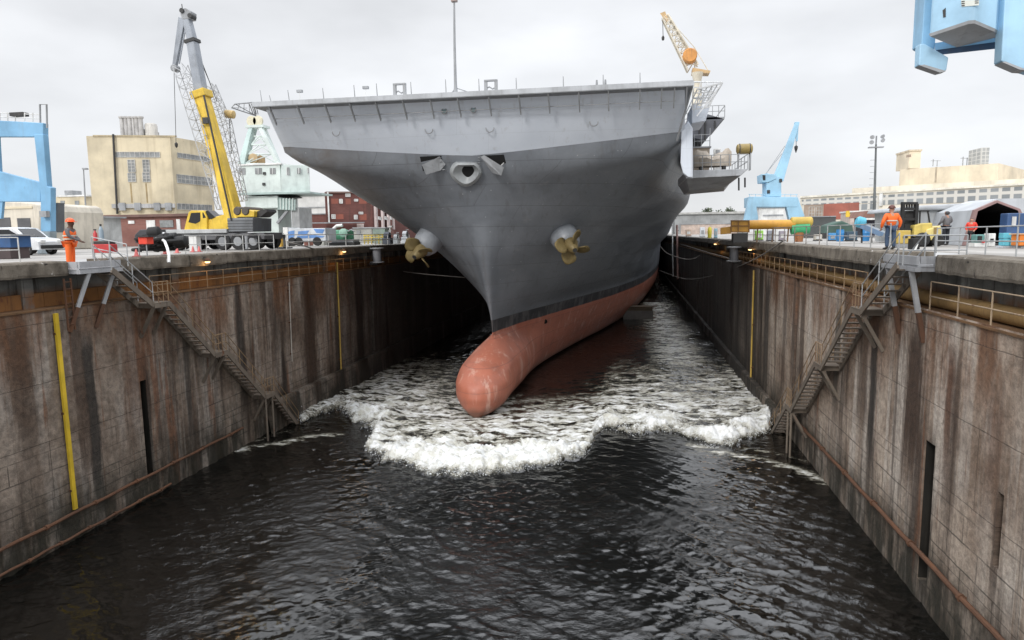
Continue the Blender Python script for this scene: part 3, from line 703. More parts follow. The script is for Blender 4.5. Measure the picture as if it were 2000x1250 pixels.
def hit(px, py):
    def inside(v): p = P(px, py, v); return v >= face_v(p.x, p.z)
    v = 43.5
    while v < 75 and not inside(v): v += .4
    lo, hi = v-.4, v
    for _ in range(14):
        mid = (lo+hi)/2
        if inside(mid): hi = mid
        else: lo = mid
    return P(px, py, hi)
# scuttles with rain lips on the bow face
for px, py in ((657, 258), (838, 253), (957, 250), (1160, 238)):
    c = hit(px, py)
    pts = [c+Vector((.27*math.cos(a), -.05, .27*math.sin(a))) for a in np.linspace(math.radians(170), math.radians(370), 12)]
    MB().pipe(pts, [.012]+[.035]*10+[.012], 6).build('rain_lip', GREYSTEEL, ship, True)
for px, py in ((868, 217), (925, 215)):
    c = hit(px, py)
    o = MB().lathe(c+Vector((0, .03, 0)), (0, -1, .1), [(0, .2), (.10, .2), (.10, .14)], 20, cap=False).build('porthole', GREYSTEEL, ship, True)
    MB().lathe(c+Vector((0, -.02, 0)), (0, -1, .1), [(0, .15), (.02, .15)], 20).build('pane', NT('porthole_glass').fin((.10, .2, .21), .15), o)
# bow hatches with lids folded out, and the hawse pipe between them
VOID = NT('dark_interior').fin((.006, .006, .006), .9)
def quad_on(px4, dy, thick, lift=None):
    q = []
    for k, (px, py) in enumerate(px4):
        h = hit(px, py); d = dy if lift is None else lift[k]; q.append(P(px, py, h.y+d))
    return MB().prism(q, (0, thick, 0))
o = quad_on([(820, 306), (862, 304), (864, 330), (826, 334)], -.03, .02).build('hatch_opening', VOID, ship)
o = quad_on([(824, 322), (858, 306), (870, 321), (860, 333), (832, 341)], 0, .07, [-.75, -.12, -.12, -.3, -.8]).build('hatch_lid', GREYSTEEL, ship)
mb = MB()
for k in range(4): a = hit(862+k*3, 308+k*8); mb.pipe([a+Vector((0, -.05, 0)), a+Vector((-.05, -.22, .02)), a+Vector((-.2, -.2, 0))], .03, 5)
mb.build('hinge', GREYSTEEL, o)
o = quad_on([(938, 304), (984, 302), (988, 318), (975, 323)], -.03, .02).build('hatch_opening', VOID, ship)
o = quad_on([(938, 306), (946, 303), (984, 327), (979, 343), (962, 338)], 0, .07, [-.12, -.12, -.8, -.85, -.4]).build('hatch_lid', GREYSTEEL, ship)
a, b = P(976, 326, hit(976, 326).y-.55), P(984, 318, hit(984, 318).y-.1); MB().bar(a, b, .05).build('strut', WHITE, o)
mb = MB()
for k in range(4): a = hit(934-k*0, 309+k*5); mb.pipe([a+Vector((0, -.05, 0)), a+Vector((.05, -.22, .02)), a+Vector((.16, -.2, 0))], .03, 5)
mb.build('hinge', GREYSTEEL, o)
def ring(cx, cy, sx, sy, off):
    out = []
    for i in range(28):
        a = 2*math.pi*i/28; wx = math.cos(a); wy = math.sin(a)
        k = 1-.28*max(0, wy)**1.2                # narrow towards the bottom, flat top
        px, py = cx+sx*wx*k, cy+sy*(wy if wy > 0 else max(wy, -.75)); h = hit(px, py); out.append(Vector((P(px, py, h.y+off).x, h.y+off, P(px, py, h.y+off).z)))
    return out
rs = [ring(910, 337, 32, 28, .0), ring(910, 338, 30, 26, -.30), ring(910, 338, 25, 21, -.42), ring(911, 336, 21, 17, -.28), ring(914, 334, 12, 12, -.07)]
mb = MB(); mb.grid([r+[r[0]] for r in rs]); o = mb.build('hawse_pipe', dirty('hawse_grey', (.36, .38, .385), .45, .3), ship, True)
c = rs[-1]; MB().add(c, [tuple(range(28))]).build('dark_bore', VOID, o)
# thruster pods with bronze propellers on both bows
def thruster(c, axis, pdia, seed):
    ax = Vector(axis).normalized(); r = 1.12
    o = MB().lathe(c-ax*1.3, ax, [(0, r*1.02), (1.6, r*1.0), (2.3, r*.94), (2.8, r*.8), (3.1, r*.56), (3.25, r*.3)], 28).build('thruster_pod', POD, ship, True)
    tip = c+ax*1.92; hubm = MB().lathe(tip, ax, [(0, .62), (.35, .52), (.8, .36), (1.0, .2)], 16)
    hub = hubm.build('propeller_hub', BRASS, o, True)
    MB().lathe(tip+ax*.96, ax, [(0, .17), (.09, .17)], 12).build('hub_bore', DARK, hub)
    x = ax.orthogonal().normalized(); y = ax.cross(x)
    for k in range(4):
        an = 2*math.pi*k/4+seed; rows = []
        for i in range(7):
            s_ = i/6; rad = .38+(pdia/2-.38)*s_; wd = (.36+.74*math.sin(math.pi*min(1, s_*.9+.08)))*(1-.55*max(0, s_-.8)/.2); tw = math.radians(62-30*s_); row = []
            for j in range(5):
                q = (j/4-.5)*2*wd*.62; aa = an+q*math.cos(tw)/max(rad, .5)
                row.append(tip+ax*(.35+q*math.sin(tw)*.9+.10*s_)+(x*math.cos(aa)+y*math.sin(aa))*rad)
            rows.append(row)
        b = MB().grid(rows).build('blade', BRASS, hub, True)
        sm = b.modifiers.new('thickness', 'SOLIDIFY'); sm.thickness = .07
c = hit(1098, 458); thruster(c, (.42, -.86, -.42), 2.9, .5)
thruster(Vector((2*uc(c.y)-c.x+.25, c.y, c.z)), (-.28, -.80, -.55), 2.9, 1.1)
# dark scuttle and sea chest on the red bottom
c = hit(1064, 628); MB().lathe(c+Vector((0, .1, 0)), (.35, -.9, 0), [(0, .22), (.13, .22)], 10).build('sea_chest', VOID, ship)
# starboard corner: rounded side fairing, catwalk nets, dark sponson and fenced boat platform
MB().prism([P(a_, b_, 46.7) for a_, b_ in ((1331, 254), (1329, 318), (1334, 338), (1344, 346), (1353, 347), (1353, 250), (1344, 236))], (.1, 1.2, 0)).build('side_fairing', BOWGREY, ship, bevel=.06)
c0, c1 = P(1340, 246, 46.2), P(1352, 165, DV+1.2)
MB().bar(P(1322, 275, 46.3), P(1352, 168, DV+1.1), .10).build('corner_pipe', GREYSTEEL, ship)
def net(px, v0, v1, x0, x1, z0, z1, nm):
    mb = MB(); f = lambda s_, t: Vector((x0+(x1-x0)*s_, v0+(v1-v0)*t, z0+(z1-z0)*s_))
    for t in np.linspace(0, 1, 5): mb.bar(f(0, t), f(1, t), .08)
    for s_ in np.linspace(0, 1, 6): mb.bar(f(s_, 0), f(s_, 1), .05)
    for t in np.linspace(0, 1, 5): mb.bar(f(1, t), f(.0, t)-Vector((0, 0, 1.6)), .06)
    for t in np.linspace(0, .75, 4): mb.bar(f(0, t), f(1, t+.25), .045)
    return mb.build(nm, dirty('net_grey', (.58, .59, .59), .5, .3), ship)
q0, q1 = P(1360, 178, 45.), P(1409, 162, 45.)
net(0, 44.4, 56, q0.x, q1.x, DZ-.35, DZ-.05, 'catwalk_net')
def cage(pxs, v):
    mb = MB(); q = [P(x, y, v) for x, y in pxs]
    A0, B0, C0_, D0 = q
    for i in range(6):
        s_ = i/5; mb.bar(A0.lerp(D0, s_), B0.lerp(C0_, s_), .055)
    for i in range(5):
        s_ = i/4; mb.bar(A0.lerp(B0, s_), D0.lerp(C0_, s_), .06)
    mb.pipe([A0, B0, C0_], .05, 6)
    return mb
cage([(1355, 160), (1409, 160), (1384, 210), (1352, 214)], 45.2).build('catwalk_net', dirty('net_white', (.62, .63, .63), .5, .3), ship)
MB().prism([P(1352, 204, 47), P(1386, 210, 47), P(1378, 236, 47), P(1352, 240, 47)], (0, 4, 0)).build('catwalk_box', BOWGREY, ship)
x0, x1 = UC0+HW-.8, P(1416, 205, 56).x
MB().hexa([P(1350, 268, 56), P(1378, 274, 56), P(1378, 274, 56)+Vector((0, 9, 0)), P(1350, 268, 56)+Vector((0, 9, 0))],
          [P(1352, 214, 56), P(1413, 232, 56), P(1413, 232, 56)+Vector((0, 9, 0)), P(1352, 214, 56)+Vector((0, 9, 0))]).build('gun_sponson', dirty('sponson_dark', (.10, .105, .12), .6, .3), ship)
mb = MB(); a, b = P(1380, 206, 56), P(1416, 205, 56)
mb.box(a.x, b.x, 56, 65, P(1413, 232, 56).z, P(1413, 228, 56).z)
for i in range(4): xx = a.x+(b.x-a.x)*i/3; mb.bar((xx, 56.05, P(1413, 229, 56).z), (xx, 56.05, P(1413, 206, 56).z), .05)
for yy in (206, 217): mb.bar((a.x, 56.05, P(1400, yy, 56).z), (b.x, 56.05, P(1400, yy, 56).z), .045)
mb.bar((b.x, 56.05, P(1413, 206, 56).z), (b.x, 65, P(1413, 206, 56).z), .045)
mb.build('sponson_rail', GREYSTEEL, ship)
MB().box(P(1352, 250, 57).x, P(1362, 250, 57).x, 57, 66, P(1352, 320, 57).z, P(1352, 232, 57).z).build('side_recess', DARK, ship)
for px, py0, py1 in ((1366, 232, 262), (1377, 236, 276), (1396, 236, 250)): MB().tube(P(px, py0, 55.8), P(px, py1, 55.8), .07).build('support_post', DARK, ship)
# platform
pv = 50.; pa, pb = P(1340, 333, pv), P(1462, 333, pv); zt = pa.z
PLAT = dirty('sponson_grey', (.42, .435, .45), .55, .35)
mb = MB(); mb.hexa([(pa.x, pv, zt-.55), (pb.x-.5, pv, zt-.45), (pb.x-.1, pv+8, zt-.45), (pa.x, pv+8, zt-.55)], [(pa.x, pv, zt), (pb.x, pv, zt), (pb.x+.3, pv+8, zt), (pa.x, pv+8, zt)])
mb.build('boat_platform', PLAT, ship, bevel=.03)
MB().hexa([(pa.x+.5, pv+3, zt-1.25), (pa.x+3.0, pv+3, zt-1.05), (pa.x+3.6, pv+8, zt-1.05), (pa.x+.5, pv+8, zt-1.25)], [(pa.x+.05, pv+.05, zt-.56), (pb.x-.55, pv+.05, zt-.46), (pb.x-.15, pv+7.9, zt-.46), (pa.x+.05, pv+7.9, zt-.56)]).build('platform_underside', dirty('underside_dark', (.30, .31, .325), .6, .4), ship)
mb = MB(); W_ = pb.x-pa.x
for xx in np.linspace(pa.x+.5, pb.x-.05, 7): mb.bar((xx, pv+.08, zt), (xx, pv+.08, zt+1.0), .05)
for yy in np.linspace(pv+1.5, pv+7.5, 5): mb.bar((pb.x-.05, yy, zt), (pb.x-.05, yy, zt+1.), .05)
for h in (.5, 1.): mb.bar((pa.x+.4, pv+.08, zt+h), (pb.x-.05, pv+.08, zt+h), .04); mb.bar((pb.x-.05, pv+.08, zt+h), (pb.x-.05, pv+7.8, zt+h), .04)
mb.build('platform_rail', GREYSTEEL, ship)
for px in (1443, 1455): MB().tube(P(px, 347, pv+1), P(px, 372-(px-1443)*.5, pv+1), .06).build('hanging_post', DARK, ship)
# left corner net
mb = MB(); q = [P(495, 200, DV+.6), P(459, 203, DV+.6), P(452, 210, DV+.8), P(500, 226, DV+1.6)]
mb.pipe(q+[q[0]], .05, 6); mb.bar(q[1], q[3], .05); mb.bar(q[0]-Vector((.5, 0, .35)), q[2], .04)
for t_ in (.25, .5, .75): mb.bar(q[1].lerp(q[0], t_), q[2].lerp(q[3], t_), .03)
for k in range(4): mb.bar(q[0]+Vector((k*.15-.3, 0, -.1)), q[3]+Vector((k*.12-.2, 0, .1)), .05)
mb.build('catwalk_net', GREYSTEEL, ship)
# things rigged along the deck edge
for px, py in ((508, 176), (526, 186), (562, 176), (630, 172), (691, 166), (735, 163), (802, 160), (870, 155), (935, 154), (1008, 152), (1100, 149), (1178, 146), (1250, 142)):
    e = EDGE(px, -.02); top = P(px, py, DV+.15)
    MB().tube((e.x, DV+.15, DZ), top, .035, .022, 6).build('edge_stanchion', GREYSTEEL, ship)
for px in (1165, 1182): e = EDGE(px); MB().tube((e.x, DV+.3, DZ), (e.x, DV+.3, DZ+.35), .08, .05, 8).build('deck_fitting', GREYSTEEL, ship)
mast = thing('jackstaff', 'tall thin grey jackstaff standing at the middle of the bow edge', 'mast', (EDGE(888).x, DV+.25, DZ))
e = EDGE(888); tp = P(887, 4, DV+.25)
MB().pipe([(e.x, DV+.25, DZ), (e.x, DV+.25, DZ+.5), (e.x, DV+.25, DZ+3), tp], [.14, .10, .075, .06], 10).build('staff', GREYSTEEL, mast, True)
MB().box(tp.x-.18, tp.x+.2, DV+.1, DV+.4, tp.z, tp.z+.3).build('lamp_head', dirty('mast_head', (.30, .24, .22), .5, .3), mast, bevel=.03)
mb = MB(); mb.bar((e.x, DV+.25, DZ+.3), (e.x+.9, DV+.6, DZ+.02), .05); mb.bar((e.x, DV+.25, DZ+.3), (e.x-.5, DV+.9, DZ+.02), .05); mb.build('stay', GREYSTEEL, mast)
def frame_box(px, pytop, label):
    e = EDGE(px); top = P(px, pytop, DV+.5).z; w_ = .33
    t = thing('signal_frame', label, 'deck frame', (e.x, DV+.5, DZ), 'open frames on the bow edge')
    for s_ in (-1, 1): MB().box(e.x+s_*w_-.09, e.x+s_*w_+.09, DV+.4, DV+.6, DZ, top).build('post', GREYSTEEL, t)
    MB().box(e.x-w_-.09, e.x+w_+.09, DV+.38, DV+.62, top, top+.09).build('top_bar', GREYSTEEL, t)
    m_ = DZ+(top-DZ)*.35; MB().pipe([(e.x-w_, DV+.5, m_), (e.x-.1, DV+.5, m_+.08), (e.x+.1, DV+.5, m_-.05), (e.x+w_, DV+.5, m_+.03)], .05, 6).build('cross_bar', GREYSTEEL, t)
frame_box(776, 166, 'open grey frame on the bow edge to the left of the jackstaff')
frame_box(956, 159, 'open grey frame on the bow edge just right of the jackstaff')
def flag_box(px, py, label):
    c = P(px, py, DV+6); t = thing('landing_light', label, 'deck light', (c.x, DV+6, DZ), 'small deck lights on thin stems')
    MB().tube((c.x, DV+6, DZ), (c.x, DV+6, c.z), .02, n=6).build('stem', WHITE, t)
    MB().box(c.x-.22, c.x+.22, DV+5.9, DV+6.15, c.z-.10, c.z+.10).build('lamp_housing', GREYSTEEL, t, bevel=.02)
flag_box(585, 178, 'small grey light box above the left part of the flight deck edge')
flag_box(714, 171, 'small grey light box above the deck edge nearer the open frame')
# deck crane
CR = dirty('tan_crane_paint', (.50, .34, .17), .5, .35, .2); CRW = dirty('cream_lattice', (.66, .60, .48), .5, .3, .1)
cv = 62.; b0 = P(1362, 142, cv)
t = thing('deck_crane', 'tan lattice deck crane raised above the carrier deck corner', 'crane', (b0.x, cv, DZ))
MB().lathe((b0.x, cv, DZ), (0, 0, 1), [(0, .5), (1.5, .45), (b0.z-DZ-.6, .35), (b0.z-DZ, .5)], 16).build('pedestal', CRW, t, True)
MB().hexa([P(1352, 142, cv), P(1386, 143, cv), P(1386, 143, cv)+Vector((0, 1.2, 0)), P(1352, 142, cv)+Vector((0, 1.2, 0))], [P(1353, 132, cv), P(1388, 138, cv), P(1388, 138, cv)+Vector((0, 1.2, 0)), P(1353, 132, cv)+Vector((0, 1.2, 0))]).build('machine_house', CR, t)
MB().lathe(P(1347, 110, cv)-Vector((0, .5, 0)), (0, 1, 0), [(0, .52), (.1, .6), (1.1, .6), (1.2, .52)], 18).build('winch_drum', dirty('orange_drum', (.60, .27, .07), .5, .4, .2), t, True)
MB().lattice(P(1353, 134, cv+.5), P(1299, 33, cv+.5), .95, .55, 9, .07).build('jib', CRW, t)
MB().hexa([P(1302, 44, cv+.2), P(1306, 40, cv+.2), P(1306, 40, cv+.9), P(1302, 44, cv+.9)], [P(1289, 26, cv+.2), P(1299, 22, cv+.2), P(1299, 22, cv+.9), P(1289, 26, cv+.9)]).build('jib_head', CR, t)
mb = MB(); mb.tube(P(1294, 27, cv+.5), P(1295, 70, cv+.5), .03, n=5); mb.build('hoist_rope', DARK, t)
MB().lathe(P(1295, 70, cv+.5), (0, 0, -1), [(0, .06), (.15, .13), (.35, .1), (.4, .02)], 8).build('hook', DARK, t)
mb = MB(); mb.tube(P(1300, 30, cv+.5), P(1356, 92, cv+.5), .035, n=5); mb.tube(P(1356, 92, cv+.5), P(1383, 138, cv+.5), .035, n=5); mb.tube(P(1356, 92, cv+.5), P(1357, 132, cv+.5), .06, n=5); mb.tube(P(1298, 33, cv), P(1345, 105, cv), .03, n=5)
mb.build('pendant', CRW, t)
# tan inflatable drum and gear on the boat platform
c = P(1454, 291, pv+1.5)
t = thing('liferaft_canister', 'mustard yellow liferaft drum at the outer end of the platform', 'liferaft', (c.x, pv+1.5, zt))
MB().lathe(c-Vector((.55, 0, 0)), (1, 0, 0), [(0, .2), (.06, .33), (.2, .37), (.9, .37), (1.04, .33), (1.1, .2)], 18).build('canister', dirty('mustard', (.30, .22, .07), .5, .4), t, True)
mb = MB()
for k in (-.35, .35): mb.lathe((c.x+k-.03, c.y, c.z), (1, 0, 0), [(0, .385), (.06, .385)], 18)
mb.build('strap', DARK, t)
mb = MB()
for k in (-.4, .4):
    for j in (-.25, .25): mb.bar((c.x+k, c.y+j, zt), (c.x+k, c.y+j, c.z-.3), .06)
mb.build('cradle', GREYSTEEL, t)
TARP = dirty('beige_tarpaulin', (.46, .40, .33), .85, .4)
t = thing('covered_boat', 'beige tarpaulin covered boat on the fenced platform', 'boat', ((pa.x+pb.x)/2-.4, pv+2, zt))
a, b = P(1356, 318, pv+1.2), P(1430, 318, pv+1.2); rows = []
for i in range(13):
    f = i/12; x = a.x+(b.x-a.x)*f; h = 1.15+.22*math.sin(f*9)+.1*math.sin(f*23); wv = .75*math.sin(math.pi*min(1, max(.08, f*.9+.1)))
    rows.append([(x, pv+1.6-wv, zt+.35), (x, pv+1.6-wv*1.05, zt+.35+h*.45), (x, pv+1.6-wv*.5, zt+.2+h*.8), (x, pv+1.6, zt+.2+h), (x, pv+1.6+wv*.6, zt+.2+h*.8), (x, pv+1.6+wv, zt+.35)])
mb = MB(); mb.grid(rows); mb.add(rows[0], [tuple(range(6))]); mb.add(rows[-1], [tuple(range(6))]); mb.build('cover', TARP, t, True)
mb = MB()
for f in (.2, .8): x = a.x+(b.x-a.x)*f; mb.box(x-.1, x+.1, pv+1.1, pv+2.1, zt, zt+.36)
mb.build('cradle', DARK, t)
t = thing('locker_stack', 'brown deck shelter with railed roof beside the ship side', 'shelter', (pa.x+1, pv+4, zt))
a = P(1353, 300, pv+3); b = P(1386, 300, pv+3)
MB().box(a.x, b.x, pv+3, pv+6, zt, P(1370, 289, pv+3).z).build('cabin', dirty('shelter_tan', (.36, .30, .24), .7, .5), t)
mb = MB(); tz = P(1370, 289, pv+3).z
MB().box(a.x-.05, b.x+.1, pv+2.9, pv+6.1, tz+.002, tz+.10).build('roof', GREYSTEEL, t)
for x in (a.x+.1, (a.x+b.x)/2, b.x): mb.bar((x, pv+3, tz+.1), (x, pv+3, tz+1.0), .05)
for h in (.5, .95): mb.bar((a.x+.1, pv+3, tz+h), (b.x, pv+3, tz+h), .04)
mb.bar((b.x, pv+3, tz), (b.x, pv+3, tz+1.4), .06); mb.build('roof_rail', GREYSTEEL, t)
t = thing('white_locker', 'small white locker standing on the boat platform', 'locker', (P(1401, 300, pv+5).x, pv+5, zt))
a = P(1401, 296, pv+5); MB().box(a.x-.25, a.x+.25, pv+4.8, pv+5.3, zt, a.z+.2).build('body', WHITE, t, bevel=.02); MB().box(a.x-.15, a.x+.15, pv+4.77, pv+4.79, a.z-.2, a.z+.1).build('vent_panel', GREYSTEEL, t)
# docking block seen under the ship and a prop under the bulb
t = thing('keel_block', 'dark stacked docking block under the red hull by the open lane', 'docking block', (P(1246, 600, 105).x, 105, WZ))
c = G(1246, 622, WZ); MB().box(c.x-2.2, c.x+2.2, c.y-1.2, c.y+1.2, WZ-.5, WZ+1.3).build('block', dirty('block_concrete', (.14, .13, .12), .8, .5), t); MB().box(c.x-2.1, c.x+2.1, c.y-1.1, c.y+1.1, WZ+1.302, WZ+1.9).build('timber_cap', dirty('block_timber', (.09, .065, .04), .8, .5), t)
b = G(944, 852, WZ)
t = thing('bulb_prop', 'short dark post standing under the red bulbous bow', 'prop', (UC0+.05, 47.6, WZ)); MB().lathe((UC0+.05, 47.0, WZ-.6), (0, 0, 1), [(0, .2), (.5, .2), (.5, .16), (1.0, .16)], 10).build('post', dirty('prop_dark', (.06, .065, .05), .7, .4), t, True)
# ================================================================== DOCK FITTINGS
def stairway(name, label, X, sgn, pts_px, landings, top_px, braces):
    """steel stair against a dock wall; pts_px = pixels of the outer stringer at top, landings, foot"""
    xo, xi = X-sgn*.95, X-sgn*.12            # outer and inner stringer planes
    q = [U(px, py, xo) for px, py in pts_px]
    t = thing(name, label, 'stairs', (X-sgn*.6, q[0].y, q[0].z))
    step = MB()                               # one tread, then copies
    fl = []; k = 0
    for i in range(len(q)-1):
        a, b = q[i].copy(), q[i+1].copy()
        if i > 0: a.y = q[i].y+landings*(1 if b.y > q[i].y else -1)
        fl.append((a, b))
    tread0 = None
    for a, b in fl:
        for x in (xo, xi): MB().bar((x, a.y, a.z-.1), (x, b.y, b.z-.1), .07, .26).build('stringer', STEPS, t)
        n = max(3, int(abs(a.z-b.z)/.27))
        for j in range(1, n):
            f = j/n; y = a.y+(b.y-a.y)*f; z = a.z+(b.z-a.z)*f
            if tread0 is None:
                tread0 = MB().box(min(xo, xi)+.04, max(xo, xi)-.04, -.16, .16, -.025, .025).build('tread', STEPS, t)
                tread0.location = (0, y, z); tread0.location -= Vector((0, ROOT[t.name].y, ROOT[t.name].z))*0
                base = tread0; base['y0'] = 0
                me = tread0.data
                off = Vector((0, ROOT[t.name].y, ROOT[t.name].z)); me.transform(Matrix.Translation(off))
                tread0.location = Vector((0, y, z))-off
                del base['y0']
            else:
                c = tread0.copy(); C.objects.link(c); c.location = Vector((0, y, z))-off
        # handrails both sides
        for x in (xo, xi):
            mb = MB()
            for h in (.5, 1.): mb.pipe([(x, a.y, a.z+h), (x, b.y, b.z+h)], .024, 6)
            m = max(2, int((a-b).length/1.7))
            for j in range(m+1): y = a.y+(b.y-a.y)*j/m; z = a.z+(b.z-a.z)*j/m; mb.tube((x, y, z-.1), (x, y, z+1.), .022, n=6)
            mb.build('handrail', RUSTRAIL if a.z < -1 else RAILMAT, t)
    for i in range(1, len(q)-1):
        y0, y1 = sorted((q[i].y, q[i].y+landings*(1 if q[-1].y > q[0].y else -1))); z = q[i].z
        MB().box(min(xo, xi)-.05, max(xo, xi)+.05, y0-.05, y1+.05, z-.05, z).build('landing', STEPS, t)
        mb = MB(); mb.bar((xo, y0, z-.16), (xo, y1, z-.16), .10, .2); mb.bar((X-sgn*.02, y0+.1, z-.16), (xo, y0+.1, z-.16), .1, .2); mb.bar((X-sgn*.02, y1-.1, z-.16), (xo, y1-.1, z-.16), .1, .2)
        mb.build('landing_beam', STEPS, t)
        for y in (y0+.1, y1-.1): MB().bar((xo+sgn*.1, y, z-.25), (X-sgn*.03, y, z-1.7), .13).build('brace', STEPS, t)
        mb = MB()
        for h in (.5, 1.): mb.tube((xo, y0, z+h), (xo, y1, z+h), .022, n=6)
        for y in np.linspace(y0, y1, 4): mb.tube((xo, y, z), (xo, y, z+1.), .02, n=6)
        mb.build('landing_rail', RUSTRAIL, t)
    return t, q
RUSTRAIL = dirty('rusty_rail', (.27, .18, .10), .65, .5, .45)
PLATE = dirty('platform_grey_steel', (.36, .365, .375), .5, .35, .15)
def platform(t, X, sgn, y0, y1, ext):
    """stair-head platform let into the coping, on two raking struts"""
    y0, y1 = sorted((y0, y1))
    xo = X-sgn*ext
    MB().box(X+sgn*1.2, xo, y0+.03, y1-.03, -.42, -.36).build('platform_floor', PLATE, t)
    mb = MB(); mb.box(xo-.05, xo+.05, y0+.03, y1-.03, -.34, -.06); mb.build('platform_fascia', PLATE, t)
    mb = MB(); mb.box(xo-.09, xo+.09, y0-.02, y1+.02, -.58, -.425); mb.box(xo+sgn*.12, X+sgn*1.0, y0+.06, y0+.22, -.58, -.425); mb.box(xo+sgn*.12, X+sgn*1.0, y1-.22, y1-.06, -.58, -.425)
    mb.build('platform_beam', PLATE, t)
    MB().box(xo+sgn*.08, X+sgn*1.1, y0+.03, y0+.09, -.34, -.06).build('platform_fascia', PLATE, t)
    strut = dirty('strut_steel', (.36, .365, .37), .5, .4, .3)
    for y in (y0+.55, y1-.45):
        lo = Vector((X-sgn*.02, y-.8 if sgn < 0 else y-.1, GZ-1.05)); hi = Vector((xo, y, -.58)); mid = lo.lerp(hi, .42)
        MB().bar(mid, hi, .15).build('strut', strut, t)
        MB().bar(lo, mid, .15).build('strut_foot', RUST, t)
# left stair: descends away from the camera
tl, ql = stairway('steel_stairway', 'brown steel stairway with grey top platform beside the orange hard hat worker', AL, -1, [(218, 523), (300, 592), (420, 690), (518, 772), (584, 830)], 1.1, None, None)
platform(tl, AL, -1, STAIR_L[0], STAIR_L[1], .5)
tr, qr = stairway('steel_stairway', 'brown steel stairway below the worker seen from behind on the right quay', BR, 1, [(1754, 512), (1682, 604), (1604, 714), (1545, 798), (1502, 852)], 1.1, None, None)
platform(tr, BR, 1, STAIR_R[0], STAIR_R[1], .5)
# lower posts under the last landings
for t, q, X, sg in ((tl, ql, AL, -1), (tr, qr, BR, 1)):
    for dy in (.1, .9): MB().tube((X-sg*.9, q[3].y+dy, q[3].z-.1), (X-sg*.9, q[3].y+dy, WZ-.4), .06).build('support_post', STEPS, t)

def guard_rail(label, pts, h, gap, mat, nr=2, group=None, r=.026, name='guard_rail'):
    pts = [Vector(p) for p in pts]; t = thing(name, label, 'railing', pts[0], group)
    for k in range(nr):
        hh = h*(k+1)/nr; MB().pipe([p+Vector((0, 0, hh)) for p in pts], r*.9, 6).build('rail', mat, t)
    first = None
    for a, b in zip(pts[:-1], pts[1:]):
        n = max(1, round((b-a).length/gap))
        for i in range(n+1 if b == pts[-1] else n):
            p = a.lerp(b, i/n)
            if first is None: first = MB().tube(p, p+Vector((0, 0, h)), r, n=6).build('post', mat, t); f0 = p
            else: c = first.copy(); C.objects.link(c); c.location = p-f0
    return t
gx = lambda X, sg: X+sg*.06
L_ = lambda px, py: (gx(AL, -1), U(px, py, AL).y, GZ+.07)
R_ = lambda px, py: (gx(BR, 1), U(px, py, BR).y, GZ+.07)
guard_rail('rust brown gallery railing on the left wall beyond the stairway', [L_(296, 575), L_(520, 540), L_(760, 505)], .95, 1.6, RUSTRAIL)
guard_rail('rust brown gallery railing on the right wall beyond the stairway', [R_(1690, 575), R_(1520, 535), R_(1440, 515)], .95, 1.6, RUSTRAIL)
guard_rail('pale gallery railing on the right wall in front of the yellow brown pipe', [R_(1812, 605), R_(1930, 640), R_(2040, 680)], 1.0, 1.9, dirty('pale_rusty_rail', (.36, .27, .18), .6, .45, .4))
# yellow pipes down the walls and other wall gear
def down_pipe(label, a, b, X, off, r, mat, group=None, square=False):
    p, q = U(*a, X), U(*b, X); ym = (p.y+q.y)/2; t = thing('down_pipe', label, 'pipe', (X+off, p.y, p.z), group)
    A_, B_ = (X+off, p.y, p.z), (X+off, q.y if not square else p.y*.5+q.y*.5, q.z)
    (MB().bar(A_, B_, r*2.2, r*1.2, (1, 0, 0)) if square else MB().tube(A_, B_, r)).build('pipe', mat, t)
    for f in (.1, .5, .9):
        z = p.z+(q.z-p.z)*f; y = A_[1]+(B_[1]-A_[1])*f; MB().box(X, X+off, y-.1, y+.1, z-.05, z+.05).build('clamp', RUST, t)
YPIPE = dirty('yellow_guard', (.66, .45, .03), .5, .3, .05)
down_pipe('broad bright yellow strip running down the near part of the left wall', (103, 612), (144, 993), AL, .13, .085, YPIPE, square=True)
down_pipe('slim yellow pipe down the left wall under the lit lamp', (655, 512), (663, 722), AL, .15, .07, dirty('dull_yellow', (.42, .28, .06), .6, .5, .3))
down_pipe('slim yellow pipe down the dark right wall', (1476, 528), (1470, 738), BR, -.15, .07, dirty('dull_yellow_pipe', (.45, .30, .06), .6, .5, .3))
down_pipe('thin pale pipe down the left wall past the last stair flight', (562, 552), (568, 706), AL, .1, .035, dirty('pale_pipe', (.45, .42, .37), .6, .4, .2))
down_pipe('thin dark red pipe at the far corner of the right wall', (1326, 440), (1328, 545), BR, -.4, .22, dirty('reddish_pipe', (.26, .15, .13), .6, .4, .2))
down_pipe('pale pole at the far corner of the basin', (1321, 415), (1323, 540), BR, -.9, .14, dirty('pale_pole', (.5, .5, .48), .6, .3))
t = thing('wall_ladder', 'dark rusty ladder bracket on the near left wall by the yellow strip', 'ladder', (AL+.2, U(125, 560, AL).y, -1))
y = U(126, 560, AL).y
for dy in (-.18, .18): MB().bar((AL+.16, y+dy, -.75), (AL+.16, y+dy, U(126, 646, AL).z), .06).build('stile', RUST, t)
for z in np.arange(-.9, U(126, 646, AL).z, -.3): MB().tube((AL+.16, y-.18, z), (AL+.16, y+.18, z), .02, n=6).build('rung', RUST, t)
